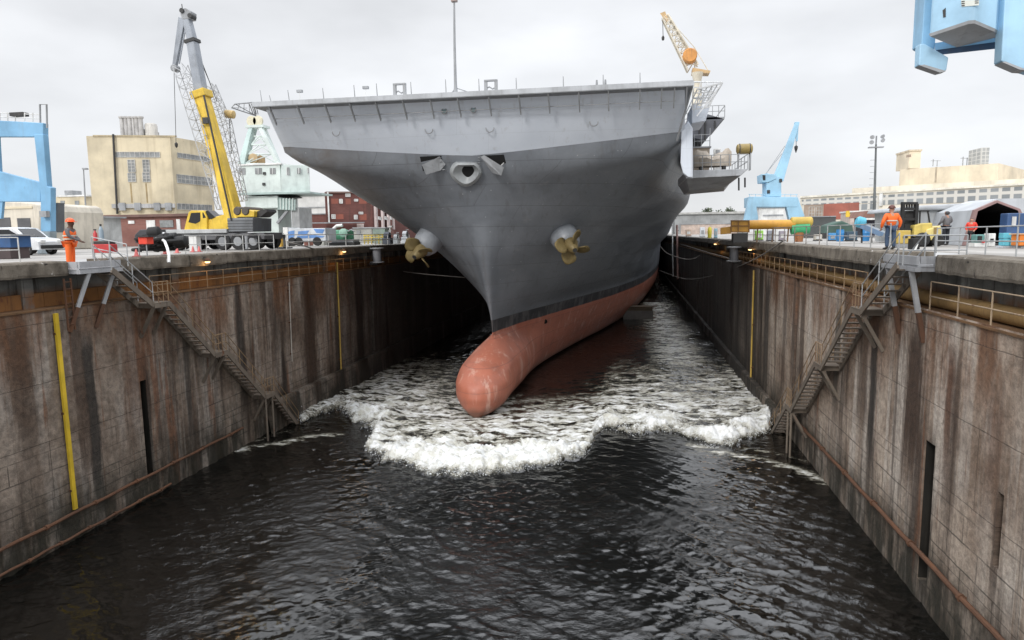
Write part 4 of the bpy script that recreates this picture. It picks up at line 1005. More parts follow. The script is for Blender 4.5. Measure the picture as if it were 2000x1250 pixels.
# flanged grey fender drums hung on the walls
def capstan(label, px, py0, py1, X, sg):
    xx = X-sg*.7; a, b = U(px, py0, xx), U(px, py1, xx); r = .52
    t = thing('fender_drum', label, 'fender', (xx, a.y, b.z), 'grey flanged drums on the dock walls')
    MB().lathe((xx, a.y, b.z), (0, 0, 1), [(0, r*.75), (a.z-b.z, r*.75)], 18).build('drum', dirty('drum_grey', (.20, .205, .22), .5, .3), t, True)
    for z in (a.z, b.z-.1): MB().lathe((xx, a.y, z), (0, 0, 1), [(0, r*1.25), (.1, r*1.25)], 18).build('flange', GREYSTEEL, t)
    MB().box(min(xx, X), max(xx, X), a.y-.2, a.y+.2, b.z-.3, b.z-.1).build('shelf', DARK, t)
capstan('grey flanged drum on the left wall by the slack mooring rope', 736, 486, 511, AL, -1)
capstan('grey flanged drum on the right wall between the two lit lamps', 1434, 484, 509, BR, 1)
# lit lamps under the copings
LAMP = emit('warm_lamp_glow', (1., .62, .25), 4.0)
def lamp(label, px, py, X, sg, en):
    p = U(px, py, X-sg*.25); t = thing('dock_lamp', label, 'lamp', (p.x, p.y, p.z), 'lit lamps on the dock walls')
    MB().lathe((p.x, p.y, p.z+.12), (0, 0, -1), [(0, .05), (.06, .12), (.2, .2)], 12, cap=False).build('shade', RUST, t)
    MB().lathe((p.x, p.y, p.z+.04), (0, 0, -1), [(0, .05), (.05, .1), (.14, .15), (.2, .1)], 12).build('bulb', LAMP, t, True)
    MB().bar((p.x, p.y, p.z+.12), (X+sg*.1, p.y, p.z+.16), .04).build('arm', DARK, t)
    l = bpy.data.lights.new('lamp_light', 'POINT'); l.energy = en; l.color = (1, .55, .2); l.shadow_soft_size = .15
    lo = bpy.data.objects.new('lamp_light', l); C.objects.link(lo); lo.location = (0, 0, -.32); lo.parent = t
lamp('lit orange lamp on the coping below the yellow crane', 405, 508, AL, -1, 12)
lamp('lit orange lamp on the left wall above the slim yellow pipe', 672, 489, AL, -1, 15)
lamp('lit orange lamp nearer the orange boom on the right wall', 1465, 485, BR, 1, 18)
lamp('small lit orange lamp farther along the right wall', 1397, 475, BR, 1, 18)
# mooring ropes
ROPE = dirty('mooring_rope', (.20, .185, .17), .9, .3)
def rope(label, pts, r=.045):
    t = thing('mooring_rope', label, 'rope', pts[0]); q = [Vector(p) for p in pts]; out = []
    for i in range(len(q)-1):
        for k in range(8):
            f = k/8; p0, p1, p2, p3 = q[max(i-1, 0)], q[i], q[i+1], q[min(i+2, len(q)-1)]
            out.append(.5*((2*p1)+(p2-p0)*f+(2*p0-5*p1+4*p2-p3)*f*f+(3*p1-p0-3*p2+p3)*f**3))
    MB().pipe(out+[q[-1]], r, 6).build('rope', ROPE, t, True)
a = U(560, 472, AL-.6); rope('long grey mooring rope from the left quay across to the ship bow', [a, U(606, 484, AL+.1), P(700, 513, 66), P(800, 532, 70), P(908, 542, 72)], .05)
rope('grey mooring rope rising to the right quay past the yellow pipe', [P(1287, 528, 120), P(1340, 545, 100), P(1400, 536, 84), U(1470, 508, BR-.2), U(1530, 470, BR-.1)], .05)
rope('slack rope loop hanging from the hull side at the far right', [P(1290, 482, 108), P(1302, 494, 106), P(1325, 503, 104), P(1352, 506, 102), P(1380, 490, 100), U(1405, 470, BR-.2)], .07)
rope('thin dark line across the dark right wall', [U(1330, 477, BR-.3), U(1380, 492, BR-.3), U(1425, 505, BR-.4)], .05)
# ================================================================== LEFT QUAY
def wall_block(t, name, pts, mat, z0=0.):
    """walls of a building from ground points with their own roof heights [(Vector, top z)]"""
    n = len(pts); lo = [Vector((p.x, p.y, z0)) for p, _ in pts]; hi = [Vector((p.x, p.y, h)) for p, h in pts]
    return MB().add(lo+hi, [(i, (i+1) % n, n+(i+1) % n, n+i) for i in range(n)]+[tuple(range(n, 2*n))]).build(name, mat, t)
class Face:
    """a wall plane: from ground point a to b; place things on it by photo pixel"""
    def __init__(s, a, b):
        s.a, s.b = Vector((a.x, a.y, 0)), Vector((b.x, b.y, 0)); s.d = (s.b-s.a).normalized(); s.n = Vector((s.d.y, -s.d.x, 0))
        if s.n.dot(Vector((0, 0, CZ))-s.a) < 0: s.n = -s.n
    def at(s, px, py, off=0.):
        r = Vector(ray(px, py)); e = Vector(EYE); return e+r*((s.a+s.n*off-e).dot(s.n)/r.dot(s.n))
    def panel(s, mb, px0, py0, px1, py1, off=.03, th=.06):
        xm, ym = (px0+px1)/2, (py0+py1)/2
        l, r_ = s.at(px0, ym, off), s.at(px1, ym, off); z0, z1 = s.at(xm, py1, off).z, s.at(xm, py0, off).z
        q = [Vector((l.x, l.y, z0)), Vector((r_.x, r_.y, z0)), Vector((r_.x, r_.y, z1)), Vector((l.x, l.y, z1))]
        return mb.prism(q, -s.n*th)
    def window(s, t, px0, py0, px1, py1, nx=2, ny=3, fm=None, gm=None):
        o = s.panel(MB(), px0, py0, px1, py1, .05, .1).build('window', gm or WINGREY, t)
        mb = MB(); l, r_ = s.at(px0, (py0+py1)/2, .07), s.at(px1, (py0+py1)/2, .07); z0, z1 = s.at((px0+px1)/2, py1, .07).z, s.at((px0+px1)/2, py0, .07).z
        for i in range(nx+1): p = l.lerp(r_, i/nx); mb.bar((p.x, p.y, z0), (p.x, p.y, z1), .09)
        for j in range(ny+1): z = z0+(z1-z0)*j/ny; mb.bar((l.x, l.y, z), (r_.x, r_.y, z), .085)
        mb.build('frame', fm or WINFRAME, o); return o
WINGREY = dirty('window_grey', (.27, .28, .28), .25, .3); WINFRAME = dirty('window_frame', (.5, .49, .46), .6, .3)
def brickmat(name, a, b, mortar, w=.6, h=.22):
    m = NT(name); x, y, z = m.sep(m.pos)
    k = m.brick(m.comb(m.math('ADD', x, y), z, 0.), a, b, mortar, w, h, .02)
    n = m.noise(m.scale(m.pos, (.2, .2, .3)), 1, 5, .6); c = m.mix(m.mr(n, .35, .7), k[0], tuple(.7*q for q in a))
    st = m.noise(m.scale(m.pos, (1.1, 1.1, .1)), 1, 5, .65); c = m.mix(m.math('MULTIPLY', m.mr(st, .54, .7), .5), c, (.06, .035, .03))
    return m.fin(c, .85)
BRICK = brickmat('dark_red_brick', (.135, .048, .04), (.165, .06, .05), (.12, .07, .06))
BRICK2 = brickmat('pink_red_brick', (.24, .105, .085), (.28, .125, .10), (.22, .14, .12))
CREAM = dirty('cream_render', (.62, .54, .385), .8, .35, .05, (.30, .23, .13), sc=.25)
TAN = dirty('tan_render', (.66, .58, .42), .8, .3, 0, (.4, .34, .25), sc=.2)
# --- big cream factory block
ZT = P(343, 266, 104).z; A0, B0, C0_ = P(182, 420, VQ(182, 265, ZT)), P(343, 420, 104), P(420, 420, VQ(420, 280, ZT))
t = thing('factory_building', 'big cream windowed factory block behind the yellow crane', 'building', (B0.x, B0.y, 0))
D0 = A0+(C0_-B0)
wall_block(t, 'wall', [(A0, ZT), (B0, ZT), (C0_, ZT), (D0, ZT)], CREAM)
f1, f2 = Face(A0, B0), Face(B0, C0_)
mb = MB(); f1.panel(mb, 181, 264, 344, 267, .12, .3); mb.build('parapet', dirty('parapet_tan', (.48, .40, .26), .8, .4), t)
for a in ((225, 297, 312, 307, 9, 1), (250, 312, 264, 336, 2, 4), (250, 338, 265, 355, 2, 3), (279, 312, 292, 336, 2, 4), (279, 337, 293, 355, 2, 3)): f1.window(t, *a)
for a in ((347, 303, 412, 312, 8, 1), (346, 344, 414, 360, 9, 2), (346, 399, 414, 410, 9, 1)): f2.window(t, *a)
f1.panel(MB(), 218, 398, 341, 406, .35, .3).build('pipe_gallery', dirty('grey_ducts', (.42, .42, .42), .6, .4), t)
for px in (232, 262, 300, 322): f1.panel(MB(), px, 396, px+12, 411, .6, .4).build('duct', GREYSTEEL, t)
mb = MB(); mb.tube(f1.at(221, 262, .3), f1.at(229, 418, .3), .16); mb.build('drain_pipe', DARK, t)
for px in (255, 285): f1.panel(MB(), px, 358, px+3, 396, .02, .03).build('stain', dirty('drip_stain', (.36, .27, .14), .8), t)
mb = MB(); v = 116; zb = A0.z*0+P(343, 266, 104).z-.1
mb2 = MB().box(P(238, 262, v).x, P(276, 262, v).x, v, v+5, zb, P(255, 252, v).z).build('plant_room', dirty('roof_plant', (.42, .41, .40), .6, .5), t)
for px in (241, 249, 256, 263, 270, 277):
    r = .42 if px != 263 else .3
    MB().lathe((P(px, 250, v).x, v-.2, zb), (0, 0, 1), [(0, r), (P(px, 232, v).z-zb, r), (P(px, 231, v).z-zb, r*1.35), (P(px, 228, v).z-zb, r*1.35)], 10).build('roof_stack', dirty('stack_grey_%d' % px, (.45, .44, .43), .6, .5), t, True)
MB().lathe((P(288, 250, v).x, v+1, zb), (0, 0, 1), [(0, 1.1), (P(288, 243, v).z-zb, 1.1), (P(288, 240, v).z-zb, .9)], 16).build('tank', dirty('roof_tank', (.52, .50, .46), .6, .4), t, True)
# --- small distant cream hut with roof unit
t = thing('distant_building', 'small distant cream building beside the blue gantry leg', 'building', (P(138, 420, 150).x, 150, 0))
MB().pbox(110, 384, 168, 440, 150, 8, 0).build('wall', CREAM, t); MB().pbox(110, 381, 169, 384, 149.8, 8.4).build('parapet', WHITE, t)
MB().pbox(126, 372, 141, 381, 151, 3).build('roof_unit', GREYSTEEL, t)
for a in ((118, 392, 126, 400), (146, 392, 154, 400)): MB().pbox(*a, 149.9, .1).build('window', WINGREY, t)
t = thing('distant_building', 'low pale distant sheds left of the cream factory', 'building', (P(185, 420, 140).x, 140, 0))
MB().pbox(165, 412, 200, 430, 141, 6, 0).build('wall', WHITE, t); MB().pbox(164, 409, 201, 412, 140.8, 6.4).build('roof', GREYSTEEL, t)
# --- mast by the factory
t = thing('yard_mast', 'slim grey mast standing left of the cream factory', 'mast', (P(168, 440, 95).x, 95, 0))
MB().pipe([(P(168, 440, 95).x, 95, 0), P(163, 330, 95)], [.16, .08]).build('pole', GREYSTEEL, t); MB().pbox(160, 328, 167, 331, 94.8, .6).build('lamp_head', GREYSTEEL, t)
# --- red brick sheds
t = thing('brick_shed', 'long low red brick shed in front of the cream factory', 'building', (P(230, 460, 78).x, 78, 0))
MB().pbox(150, 424, 372, 470, 78, 7, 0).build('wall', BRICK2, t); MB().pbox(148, 419, 374, 424, 77.6, 8).build('roof', dirty('shed_roof', (.17, .10, .085), .8, .3), t)
for a, m_ in (((250, 431, 262, 437), WHITE), ((286, 430, 303, 456), WHITE), ((312, 430, 338, 444), WINGREY), ((168, 425, 174, 450), WHITE), ((345, 428, 352, 458), WHITE)): MB().pbox(*a, 77.9, .12).build('door' if a[3] > 445 else 'window', m_, t)
t = thing('utility_shed', 'pale grey corrugated shed beside the worker', 'building', (P(150, 460, 66).x, 66, 0))
MB().pbox(110, 425, 172, 475, 66, 5, 0).build('wall', dirty('pale_shed', (.48, .49, .48), .7, .4), t); MB().pbox(108, 422, 174, 425, 65.8, 5.6).build('roof', GREYSTEEL, t); MB().pbox(150, 432, 166, 470, 65.93, .1).build('door', GREYSTEEL, t)
# --- cream shed with dark shutters behind the cars
t = thing('cream_shed', 'cream shed with two dark shutters behind the parked cars', 'building', (P(30, 450, 56).x, 56, 0))
mb = MB(); q = [P(-40, 470, 56), P(78, 470, 56), P(76, 412, 56), P(70, 400, 56), P(60, 396, 56), P(-40, 390, 56)]; q[0].z = q[1].z = 0; mb.prism(q, (0, 8, 0)); mb.build('wall', dirty('shed_cream', (.60, .55, .46), .7, .3, sc=.5), t, bevel=.1)
for a in ((-8, 425, 20, 444), (34, 426, 59, 448)): MB().pbox(*a, 55.94, .1).build('shutter', dirty('dark_shutter', (.10, .10, .105), .5, .3), t)
MB().pbox(-40, 404, 62, 408, 55.9, .1).build('fascia', TAN, t)
# --- blue gantry
gv = 40.
t = thing('gantry_crane', 'blue gantry crane frame at the left edge over the parked cars', 'crane', (P(95, 495, gv).x, gv, 0))
def poly(px, v, d): return MB().prism([P(a, b, v) for a, b in px], (0, d, 0))
poly([(66, 262), (84, 262), (92, 364), (99, 366), (99, 452), (79, 452), (79, 380)], gv, .45).build('leg', BLUE, t, bevel=.04)
poly([(75, 452), (97, 452), (97, 496), (72, 496)], gv-.1, .6).build('leg_foot', dirty('foot_grey', (.24, .29, .32), .6, .4), t, bevel=.05)
poly([(-60, 232), (84, 240), (84, 267), (-60, 267)], gv+.05, .45).build('top_beam', BLUE, t, bevel=.04)
poly([(-60, 318), (0, 335), (79, 356), (79, 394), (-60, 394)], gv+.12, .3).build('sill_beam', BLUE, t, bevel=.04)
poly([(-12, 267), (-4, 267), (0, 336), (-8, 336)], gv+.2, .2).build('inner_leg', BLUE, t)
poly([(-30, 394), (5, 394), (2, 427), (-30, 427)], gv+.2, .2).build('skirt', BLUE, t)
poly([(102, 396), (112, 396), (112, 454), (104, 454)], gv+1.0, .6).build('cable_box', dirty('cable_box', (.12, .13, .14), .6), t)
MB().pbox(77, 412, 90, 424, gv-.35, .3).build('floodlight', GREYSTEEL, t)
mb = MB()
for px in (0, 15, 30, 48, 64, 78): mb.tube(P(px, 238, gv+.2), P(px, 220, gv+.2), .035, n=5)
for dy in (221, 229): mb.tube(P(-40, dy-2, gv+.2), P(80, dy+3, gv+.2), .03, n=5)
mb.build('walkway_rail', WHITERAIL, t)
mb = MB(); mb.pipe([P(79, 246, gv+.2), P(78, 204, gv+.2), P(91, 204, gv+.2), P(92, 250, gv+.2)], .06, 6); mb.build('ladder_hoop', GREYSTEEL, t)
MB().pbox(18, 219, 44, 226, gv+.1, .5).build('winch_motor', DARK, t)
# --- parked cars
CARGLASS = NT('car_glass').fin((.012, .014, .016), .06)
def car(label, px, py, v, L, mat, face=1):
    o = P(px, py, v); o.z = 0; t = thing('parked_car', label, 'car', o, 'cars parked by the blue gantry')
    W_ = 1.85; f = face
    side = [(-.5, .32), (-.5, .85), (-.47, 1.05), (-.36, 1.62), (-.30, 1.70), (.05, 1.70), (.12, 1.64), (.27, 1.08), (.44, .98), (.49, .80), (.5, .32)]
    pt = lambda u_, z_, y_: Vector((o.x+f*u_*L, o.y+y_, z_))
    rows = []
    for y_, k in ((0, .94), (.12, 1.), (W_-.12, 1.), (W_, .94)): rows.append([pt(u_*(1 if k == 1 else .985), .3+(z_-.3)*(1 if k == 1 else .985), y_) for u_, z_ in side])
    mb = MB(); mb.grid(rows); mb.add(rows[0], [tuple(range(len(side)))]); mb.add(rows[-1], [tuple(range(len(side)))]); mb.build('body', mat, t, True)
    g = [(-.43, 1.1), (-.345, 1.56), (.06, 1.56), (.24, 1.1)]
    MB().prism([pt(u_, z_, -.012) for u_, z_ in g], (0, .02, 0)).build('side_window', CARGLASS, t)
    q = [pt(.262, 1.10, .2), pt(.262, 1.10, W_-.2), pt(.125, 1.6, W_-.3), pt(.125, 1.6, .3)]; MB().prism(q, (f*.05, 0, .02)).build('windscreen', CARGLASS, t)
    MB().bar(pt(-.11, 1.1, -.02), pt(-.11, 1.57, -.02), .08).build('door_pillar', mat, t)
    for u_ in (-.31, .31):
        for y_ in (-.02, W_-.2):
            wv = MB().lathe(pt(u_, .35, y_), (0, 1, 0), [(0, .2), (.0, .34), (.05, .36), (.2, .36)], 18).build('wheel', BLACK, t, True)
            MB().lathe(pt(u_, .35, y_-.015), (0, 1, 0), [(0, .05), (.01, .2)], 14).build('rim', GREYSTEEL, wv)
    for y_ in (.15, W_-.5): MB().box(pt(.478, .75, y_).x, pt(.5, .75, y_).x, o.y+y_, o.y+y_+.35, .72, .9).build('headlight', WHITE, t, bevel=.02)
    MB().box(pt(.485, .4, 0).x, pt(.515, .4, 0).x, o.y+.1, o.y+W_-.1, .38, .60).build('bumper', BLACK, t, bevel=.03)
    MB().box(pt(.14, 1.05, -.2).x, pt(.19, 1.05, -.2).x, o.y-.2, o.y-.02, 1.05, 1.2).build('wing_mirror', BLACK, t)
    return t
car('silver white car with dark windows parked nearest the gantry foot', 14, 492, 36, 4.6, dirty('car_white', (.66, .67, .68), .25, .15))
car('dark car parked behind the silver white car', 26, 488, 41, 4.6, dirty('car_black', (.03, .03, .035), .2, .1))
t = thing('blue_skip', 'dark blue bin standing at the left edge before the cars', 'bin', (P(5, 495, 29).x, 29, 0))
MB().pbox(-40, 461, 20, 484, 29, 1.2).build('body', dirty('bin_blue', (.03, .09, .22), .45, .3), t, bevel=.03); MB().pbox(-42, 458, 21, 461, 28.9, 1.4).build('lid', GREYSTEEL, t)
MB().pbox(-40, 484, 20, 497, 29.05, 1.1, 0).build('base', dirty('bin_dark', (.07, .05, .05), .6), t)
# --- yellow mobile crane
yv = 47.
Yp = lambda px, py, d=0: P(px, py, yv+d)
t = thing('mobile_crane', 'yellow telescopic mobile crane with folded lattice jib', 'crane', (Yp(430, 490).x, yv, 0))
CARR = dirty('carrier_grey', (.10, .10, .105), .55, .4, .1)
z_ = lambda py: Yp(430, py).z
MB().box(Yp(272, 480).x, Yp(520, 480).x, yv-.2, yv+2.5, .75, 1.25).build('carrier', CARR, t, bevel=.04)
mb = MB().box(Yp(330, 470).x, Yp(448, 470).x, yv-.3, yv+2.6, 1.252, 1.55).build('deck', dirty('carrier_pale', (.46, .47, .47), .5, .3), t, bevel=.03)
x0, x1 = Yp(268, 470).x, Yp(316, 470).x
MB().prism([(x0, yv-.25, .6), (x1, yv-.25, .6), (x1, yv-.25, 1.6), (x0+.5, yv-.25, 1.6), (x0, yv-.25, 1.2)], (0, 2.6, 0)).build('driver_cab', dirty('carrier_black', (.07, .07, .075), .4, .2), t, bevel=.05)
wh = None
for px in (290, 318, 352, 384, 440, 470, 500):
    for d in (-.35, 2.2):
        c = Yp(px, 480); wv = MB().lathe((c.x, yv+d, .62), (0, 1, 0), [(0, .3), (0, .56), (.06, .62), (.42, .62), (.48, .5)], 20).build('wheel', BLACK, t, True)
        MB().lathe((c.x, yv+d-.01, .62), (0, 1, 0), [(0, .1), (.0, .34), (.05, .34)], 14).build('rim', GREYSTEEL, wv)
for px in (330, 505):
    c = Yp(px, 480); MB().box(c.x-.15, c.x+.15, yv-1.6, yv+3.9, .85, 1.1).build('outrigger_beam', CARR, t)
    for d in (-1.6, 3.9): o = MB().tube((c.x, yv+d, .08), (c.x, yv+d, 1.0), .1).build('outrigger_leg', GREYSTEEL, t); MB().box(c.x-.45, c.x+.45, yv+d-.45, yv+d+.45, .0, .09).build('pad', DARK, o)
MB().lathe((Yp(425, 456).x, yv+1.1, 1.55), (0, 0, 1), [(0, 1.25), (z_(455)-1.5, 1.25)], 24).build('turntable', DARK, t, True)
# superstructure: cab, engine house, counterweight
sl_ = [(359, 452), (361, 446), (368, 414), (372, 411), (398, 411), (402, 430), (442, 424), (446, 455), (402, 456), (372, 456)]
MB().prism([Yp(a, b, -.1) for a, b in [(358, 456), (361, 440), (368, 414), (373, 411), (397, 411), (404, 424), (404, 456)]], (0, 1.3, 0)).build('operator_cab', YELLOW, t, bevel=.06)
MB().prism([Yp(a, b, -.118) for a, b in [(368, 434), (373, 416), (391, 415), (391, 432), (382, 437)]], (0, .02, 0)).build('cab_window', CARGLASS, t)
for a in ((394.5, 415, 399, 426),): MB().prism([Yp(x, y, -.118) for x, y in [(395, 415), (397, 415), (402, 425), (396, 426)]], (0, .02, 0)).build('cab_window', CARGLASS, t)
MB().prism([Yp(a, b, .1) for a, b in [(404, 430), (418, 424), (447, 416), (452, 440), (442, 456), (404, 456)]], (0, 2.2, 0)).build('engine_house', YELLOW, t, bevel=.06)
MB().prism([Yp(a, b, .05) for a, b in [(402, 412), (406, 411), (420, 424), (412, 428), (404, 424)]], (0, .9, 0)).build('cab_side_window', CARGLASS, t)
o = MB().prism([Yp(a, b, -.2) for a, b in [(443, 426), (494, 425), (494, 452), (446, 453)]], (0, 2.7, 0)).build('counterweight', dirty('counterweight_grey', (.17, .18, .19), .6, .35), t, bevel=.05)
for k in range(1, 5): y_ = 426+k*5.4; MB().bar(Yp(443.5, y_, -.21), Yp(494, y_-.4, -.21), .03).build('slab_joint', DARK, o)
mb = MB(); random.seed(3)
MB().prism([Yp(a, b, .0) for a, b in [(448, 424), (452, 411), (480, 408), (497, 412), (496, 424)]], (0, 2.2, 0)).build('winch_house', YELLOW, t, bevel=.06)
for px in (462, 478): MB().lathe(Yp(px, 412, -.1), (0, 1, 0), [(0, .26), (.1, .32), (2.2, .32), (2.3, .26)], 16).build('winch_drum', dirty('drum_rope_%d' % px, (.10, .085, .07), .7), t, True)
MB().prism([Yp(a, b, .4) for a, b in [(496, 414), (519, 408), (522, 413), (508, 424), (496, 424)]], (0, 1.4, 0)).build('cooler', DARK, t)
# boom: yellow base section, grey inner sections
def beam(a, b, w0, w1, m_, nm, par=t, d=.5):
    return MB().taper(Yp(*a, d), Yp(*b, d), w0, w0*1.05, w1, w1*1.05, (0, 1, 0)).build(nm, m_, par, bevel=.08)
GREYB = dirty('boom_grey', (.30, .325, .36), .45, .25)
bb = beam((462, 440), (393, 182), 1.02, .84, YELLOW, 'boom_base')
MB().taper(Yp(396, 192, .5), Yp(392, 178, .5), 1.12, 1.12, 1.2, 1.2, (0, 1, 0)).build('collar', YELLOW, bb, bevel=.05)
for a, b in (((402, 232), (401, 236)),): MB().pbox(395, 229, 406, 241, yv-.25, .2).build('latch', DARK, bb)
MB().bar(Yp(452, 430, -.25), Yp(398, 186, -.2), .1, .1).build('cable_tray', DARK, bb)
b2 = beam((393, 180), (376, 82), 0.72, .66, GREYB, 'boom_section')
MB().taper(Yp(376.5, 84, .5), Yp(375, 78, .5), .84, .84, .84, .84, (0, 1, 0)).build('collar', DARK, b2)
b3 = beam((376, 80), (362, 24), .56, .52, GREYB, 'boom_tip')
MB().prism([Yp(a, b, .2) for a, b in [(352, 18), (362, 15), (373, 22), (372, 36), (356, 38), (352, 28)]], (0, .7, 0)).build('boom_head', GREYSTEEL, t, bevel=.04)
for px, py in ((354, 20), (370, 30)): MB().lathe(Yp(px, py, .1), (0, 1, 0), [(0, .17), (.6, .17)], 14).build('sheave', DARK, t)
MB().tube(Yp(356, 16, .5), Yp(355, 8, .5), .03).build('wind_sensor', DARK, t)
MB().taper(Yp(358, 36, .45), Yp(341, 132, .45), .55, .4, .28, .25, (0, 1, 0)).build('swing_arm', GREYB, t, bevel=.03)
MB().tube(Yp(362, 56, .3), Yp(350, 125, .3), .05).build('arm_tie', GREYB, t)
MB().lathe(Yp(338, 132, .2), (0, 1, 0), [(0, .2), (.05, .26), (.5, .26), (.55, .2)], 14).build('jib_sheave', GREYSTEEL, t, True)
LATM = dirty('lattice_grey', (.48, .49, .5), .5, .3, .1)
j = MB().lattice(Yp(352, 128, .3), Yp(399, 270, .3), .75, .95, 7, .036, (0, 1, 0)); j.lattice(Yp(399, 270, .3), Yp(432, 408, .3), .95, .45, 6, .036, (0, 1, 0)); j.build('lattice_jib', LATM, t)
j = MB().lattice(Yp(412, 166, 1.9), Yp(438, 240, 1.9), .5, .8, 5, .034, (0, 1, 0)); j.lattice(Yp(438, 240, 1.9), Yp(475, 392, 1.9), .8, .5, 8, .034, (0, 1, 0)); j.build('lattice_extension', LATM, t)
mb = MB(); mb.tube(Yp(390, 110, 1.2), Yp(424, 198, 1.9), .03, n=5); mb.tube(Yp(448, 232, 1.9), Yp(452, 300, 1.9), .03, n=5); mb.tube(Yp(376, 82, .9), Yp(412, 166, 1.9), .03, n=5); mb.build('pendant', DARK, t)
MB().lathe(Yp(440, 222, 2.1), (1, .0, -.15), [(0, .2), (.05, .3), (.7, .3), (.75, .2)], 14).build('jib_winch', dirty('small_drum', (.50, .36, .15), .5, .4), t, True)
MB().tube(Yp(340, 140, .45), Yp(344, 282, .45), .022, n=5).build('hoist_rope', DARK, t)
MB().lathe(Yp(344, 278, .45), (0, 0, -1), [(0, .05), (.1, .12), (.3, .1), (.4, .03)], 8).build('hook_block', DARK, t)
# --- mint green harbour crane
mv = 92.
Mp = lambda px, py, d=0: P(px, py, mv+d)
MINT = dirty('mint_paint', (.60, .67, .635), .5, .35, .12, (.30, .35, .32), sc=.4)
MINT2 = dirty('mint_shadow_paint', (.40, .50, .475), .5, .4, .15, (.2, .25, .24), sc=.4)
t = thing('harbour_crane', 'pale mint green harbour crane with windowed house and pointed frame', 'crane', (Mp(525, 445).x, mv, 0))
zb = Mp(530, 376).z; zt = Mp(530, 322).z
MB().box(Mp(470, 350).x, Mp(548, 350).x, mv, mv+7, zb, zt).build('machine_house', MINT, t, bevel=.06)
MB().hexa([Mp(549, 376), Mp(606, 375, 2), Mp(606, 375, 7), Mp(549, 376, 7)], [Mp(549, 322), Mp(604, 322, 2), Mp(604, 322, 7), Mp(549, 322, 7)]).build('house_wing', MINT, t, bevel=.06)
MB().box(Mp(466, 350).x, Mp(606, 350).x, mv-.3, mv+7.2, zb-.25, zb-.02).build('house_floor', MINT2, t)
MB().box(Mp(466, 350).x, Mp(552, 350).x, mv-.2, mv+7.2, zt+.01, zt+.22).build('house_roof', WHITE, t)
for px0, px1, py0, py1, dd in ((466, 479, 328, 341, 0), (498, 511, 328, 340, 0), (527, 538, 328, 340, 0), (555, 565, 327, 342, .5), (580, 587, 328, 339, 1.2), (600, 603, 328, 338, 1.9)):
    o = MB().pbox(px0, py0, px1, py1, mv+dd-.08, .1).build('window', WINGREY, t); mb = MB(); xm = (px0+px1)/2
    mb.bar(Mp(xm, py0, dd-.1), Mp(xm, py1, dd-.1), .08); mb.build('frame', WHITE, o)
for px, py in ((513, 336), (566, 338), (512, 357)): MB().pbox(px, py, px+5, py+5, mv-.2+(1 if px > 550 else 0), .2).build('wall_lamp', DARK, t)
ap = Mp(503, 246, 3)
for a in ((474, 322, .5), (545, 322, .5), (474, 322, 6), (545, 322, 6)):
    wd = .95 if a[0] < 500 else .6; MB().taper(Mp(*a), Vector((ap.x+(-.6 if a[0] < 500 else .6), ap.y+(-.5 if a[2] < 3 else .5), ap.z)), wd, wd, .5, .5, (0, 1, 0)).build('frame_leg', MINT2 if a[0] < 500 else MINT, t)
mb = MB()
for k, f in enumerate((.0, .25, .5, .72)):
    a, b = Mp(478, 320, .5).lerp(ap, f), Mp(541, 320, .5).lerp(ap, f); mb.tube(a, b, .12, n=6)
    if k < 3:
        f2 = (.25, .5, .72)[k]; c, d_ = Mp(478, 320, .5).lerp(ap, f2), Mp(541, 320, .5).lerp(ap, f2); mb.tube(a, (c+d_)/2, .09, n=5); mb.tube(b, (c+d_)/2, .09, n=5); mb.tube(a, d_, .06, n=5)
mb.build('frame_bracing', MINT, t)
MB().box(ap.x-1.4, ap.x+1.4, mv+2, mv+4, ap.z-.35, ap.z).build('head_platform', MINT, t)
for k in (-.5, .5): MB().lathe((ap.x+k, mv+2.2, ap.z+.6), (0, 1, 0), [(0, .75), (.3, .75)], 16).build('head_sheave', dirty('cream_sheave', (.66, .62, .46), .5, .3), t, True)
MB().box(Mp(481, 315).x, Mp(497, 315).x, mv+1, mv+3, zt+.22, Mp(490, 302).z).build('winch', dirty('rusty_winch', (.42, .27, .12), .6, .5, .4), t)
MB().lathe((Mp(488, 310).x, mv+.8, Mp(488, 308).z), (0, 1, 0), [(0, .7), (2., .7)], 14).build('winch_drum', dirty('drum_tan', (.48, .36, .2), .6, .4, .3), t, True)
MB().lathe((Mp(525, 400).x, mv+3.5, Mp(525, 384).z), (0, 0, 1), [(0, 3.2), (zb-Mp(525, 384).z-.26, 2.6)], 24).build('slewing_ring', DARK, t)
MB().box(Mp(476, 400).x, Mp(540, 400).x, mv+.4, mv+6.5, Mp(525, 406).z, Mp(525, 382).z).build('portal_girder', MINT, t, bevel=.05)
o = MB().hexa([Mp(541, 409, .6), Mp(577, 411, .6), Mp(577, 411, 6), Mp(541, 409, 6)], [Mp(541, 385, .6), Mp(577, 390, .6), Mp(577, 390, 6), Mp(541, 385, 6)]).build('girder_arm', MINT2, t)
for px in (548, 554, 560, 566, 572): MB().bar(Mp(px, 387, .5), Mp(px, 409, .5), .12, .16).build('rib', MINT, o)
for px0, px1 in ((486, 536), (563, 578)):
    a = Mp((px0+px1)/2, 440); MB().box(Mp(px0, 420).x, Mp(px1, 420).x, mv+1, mv+5, 0, Mp(520, 406).z-.02).build('portal_leg', MINT if px0 < 500 else dirty('leg_grey', (.36, .37, .37), .6, .4), t)
MB().bar(Mp(542, 436, 1), Mp(562, 411, 1), .35).build('leg_brace', GREYSTEEL, t)
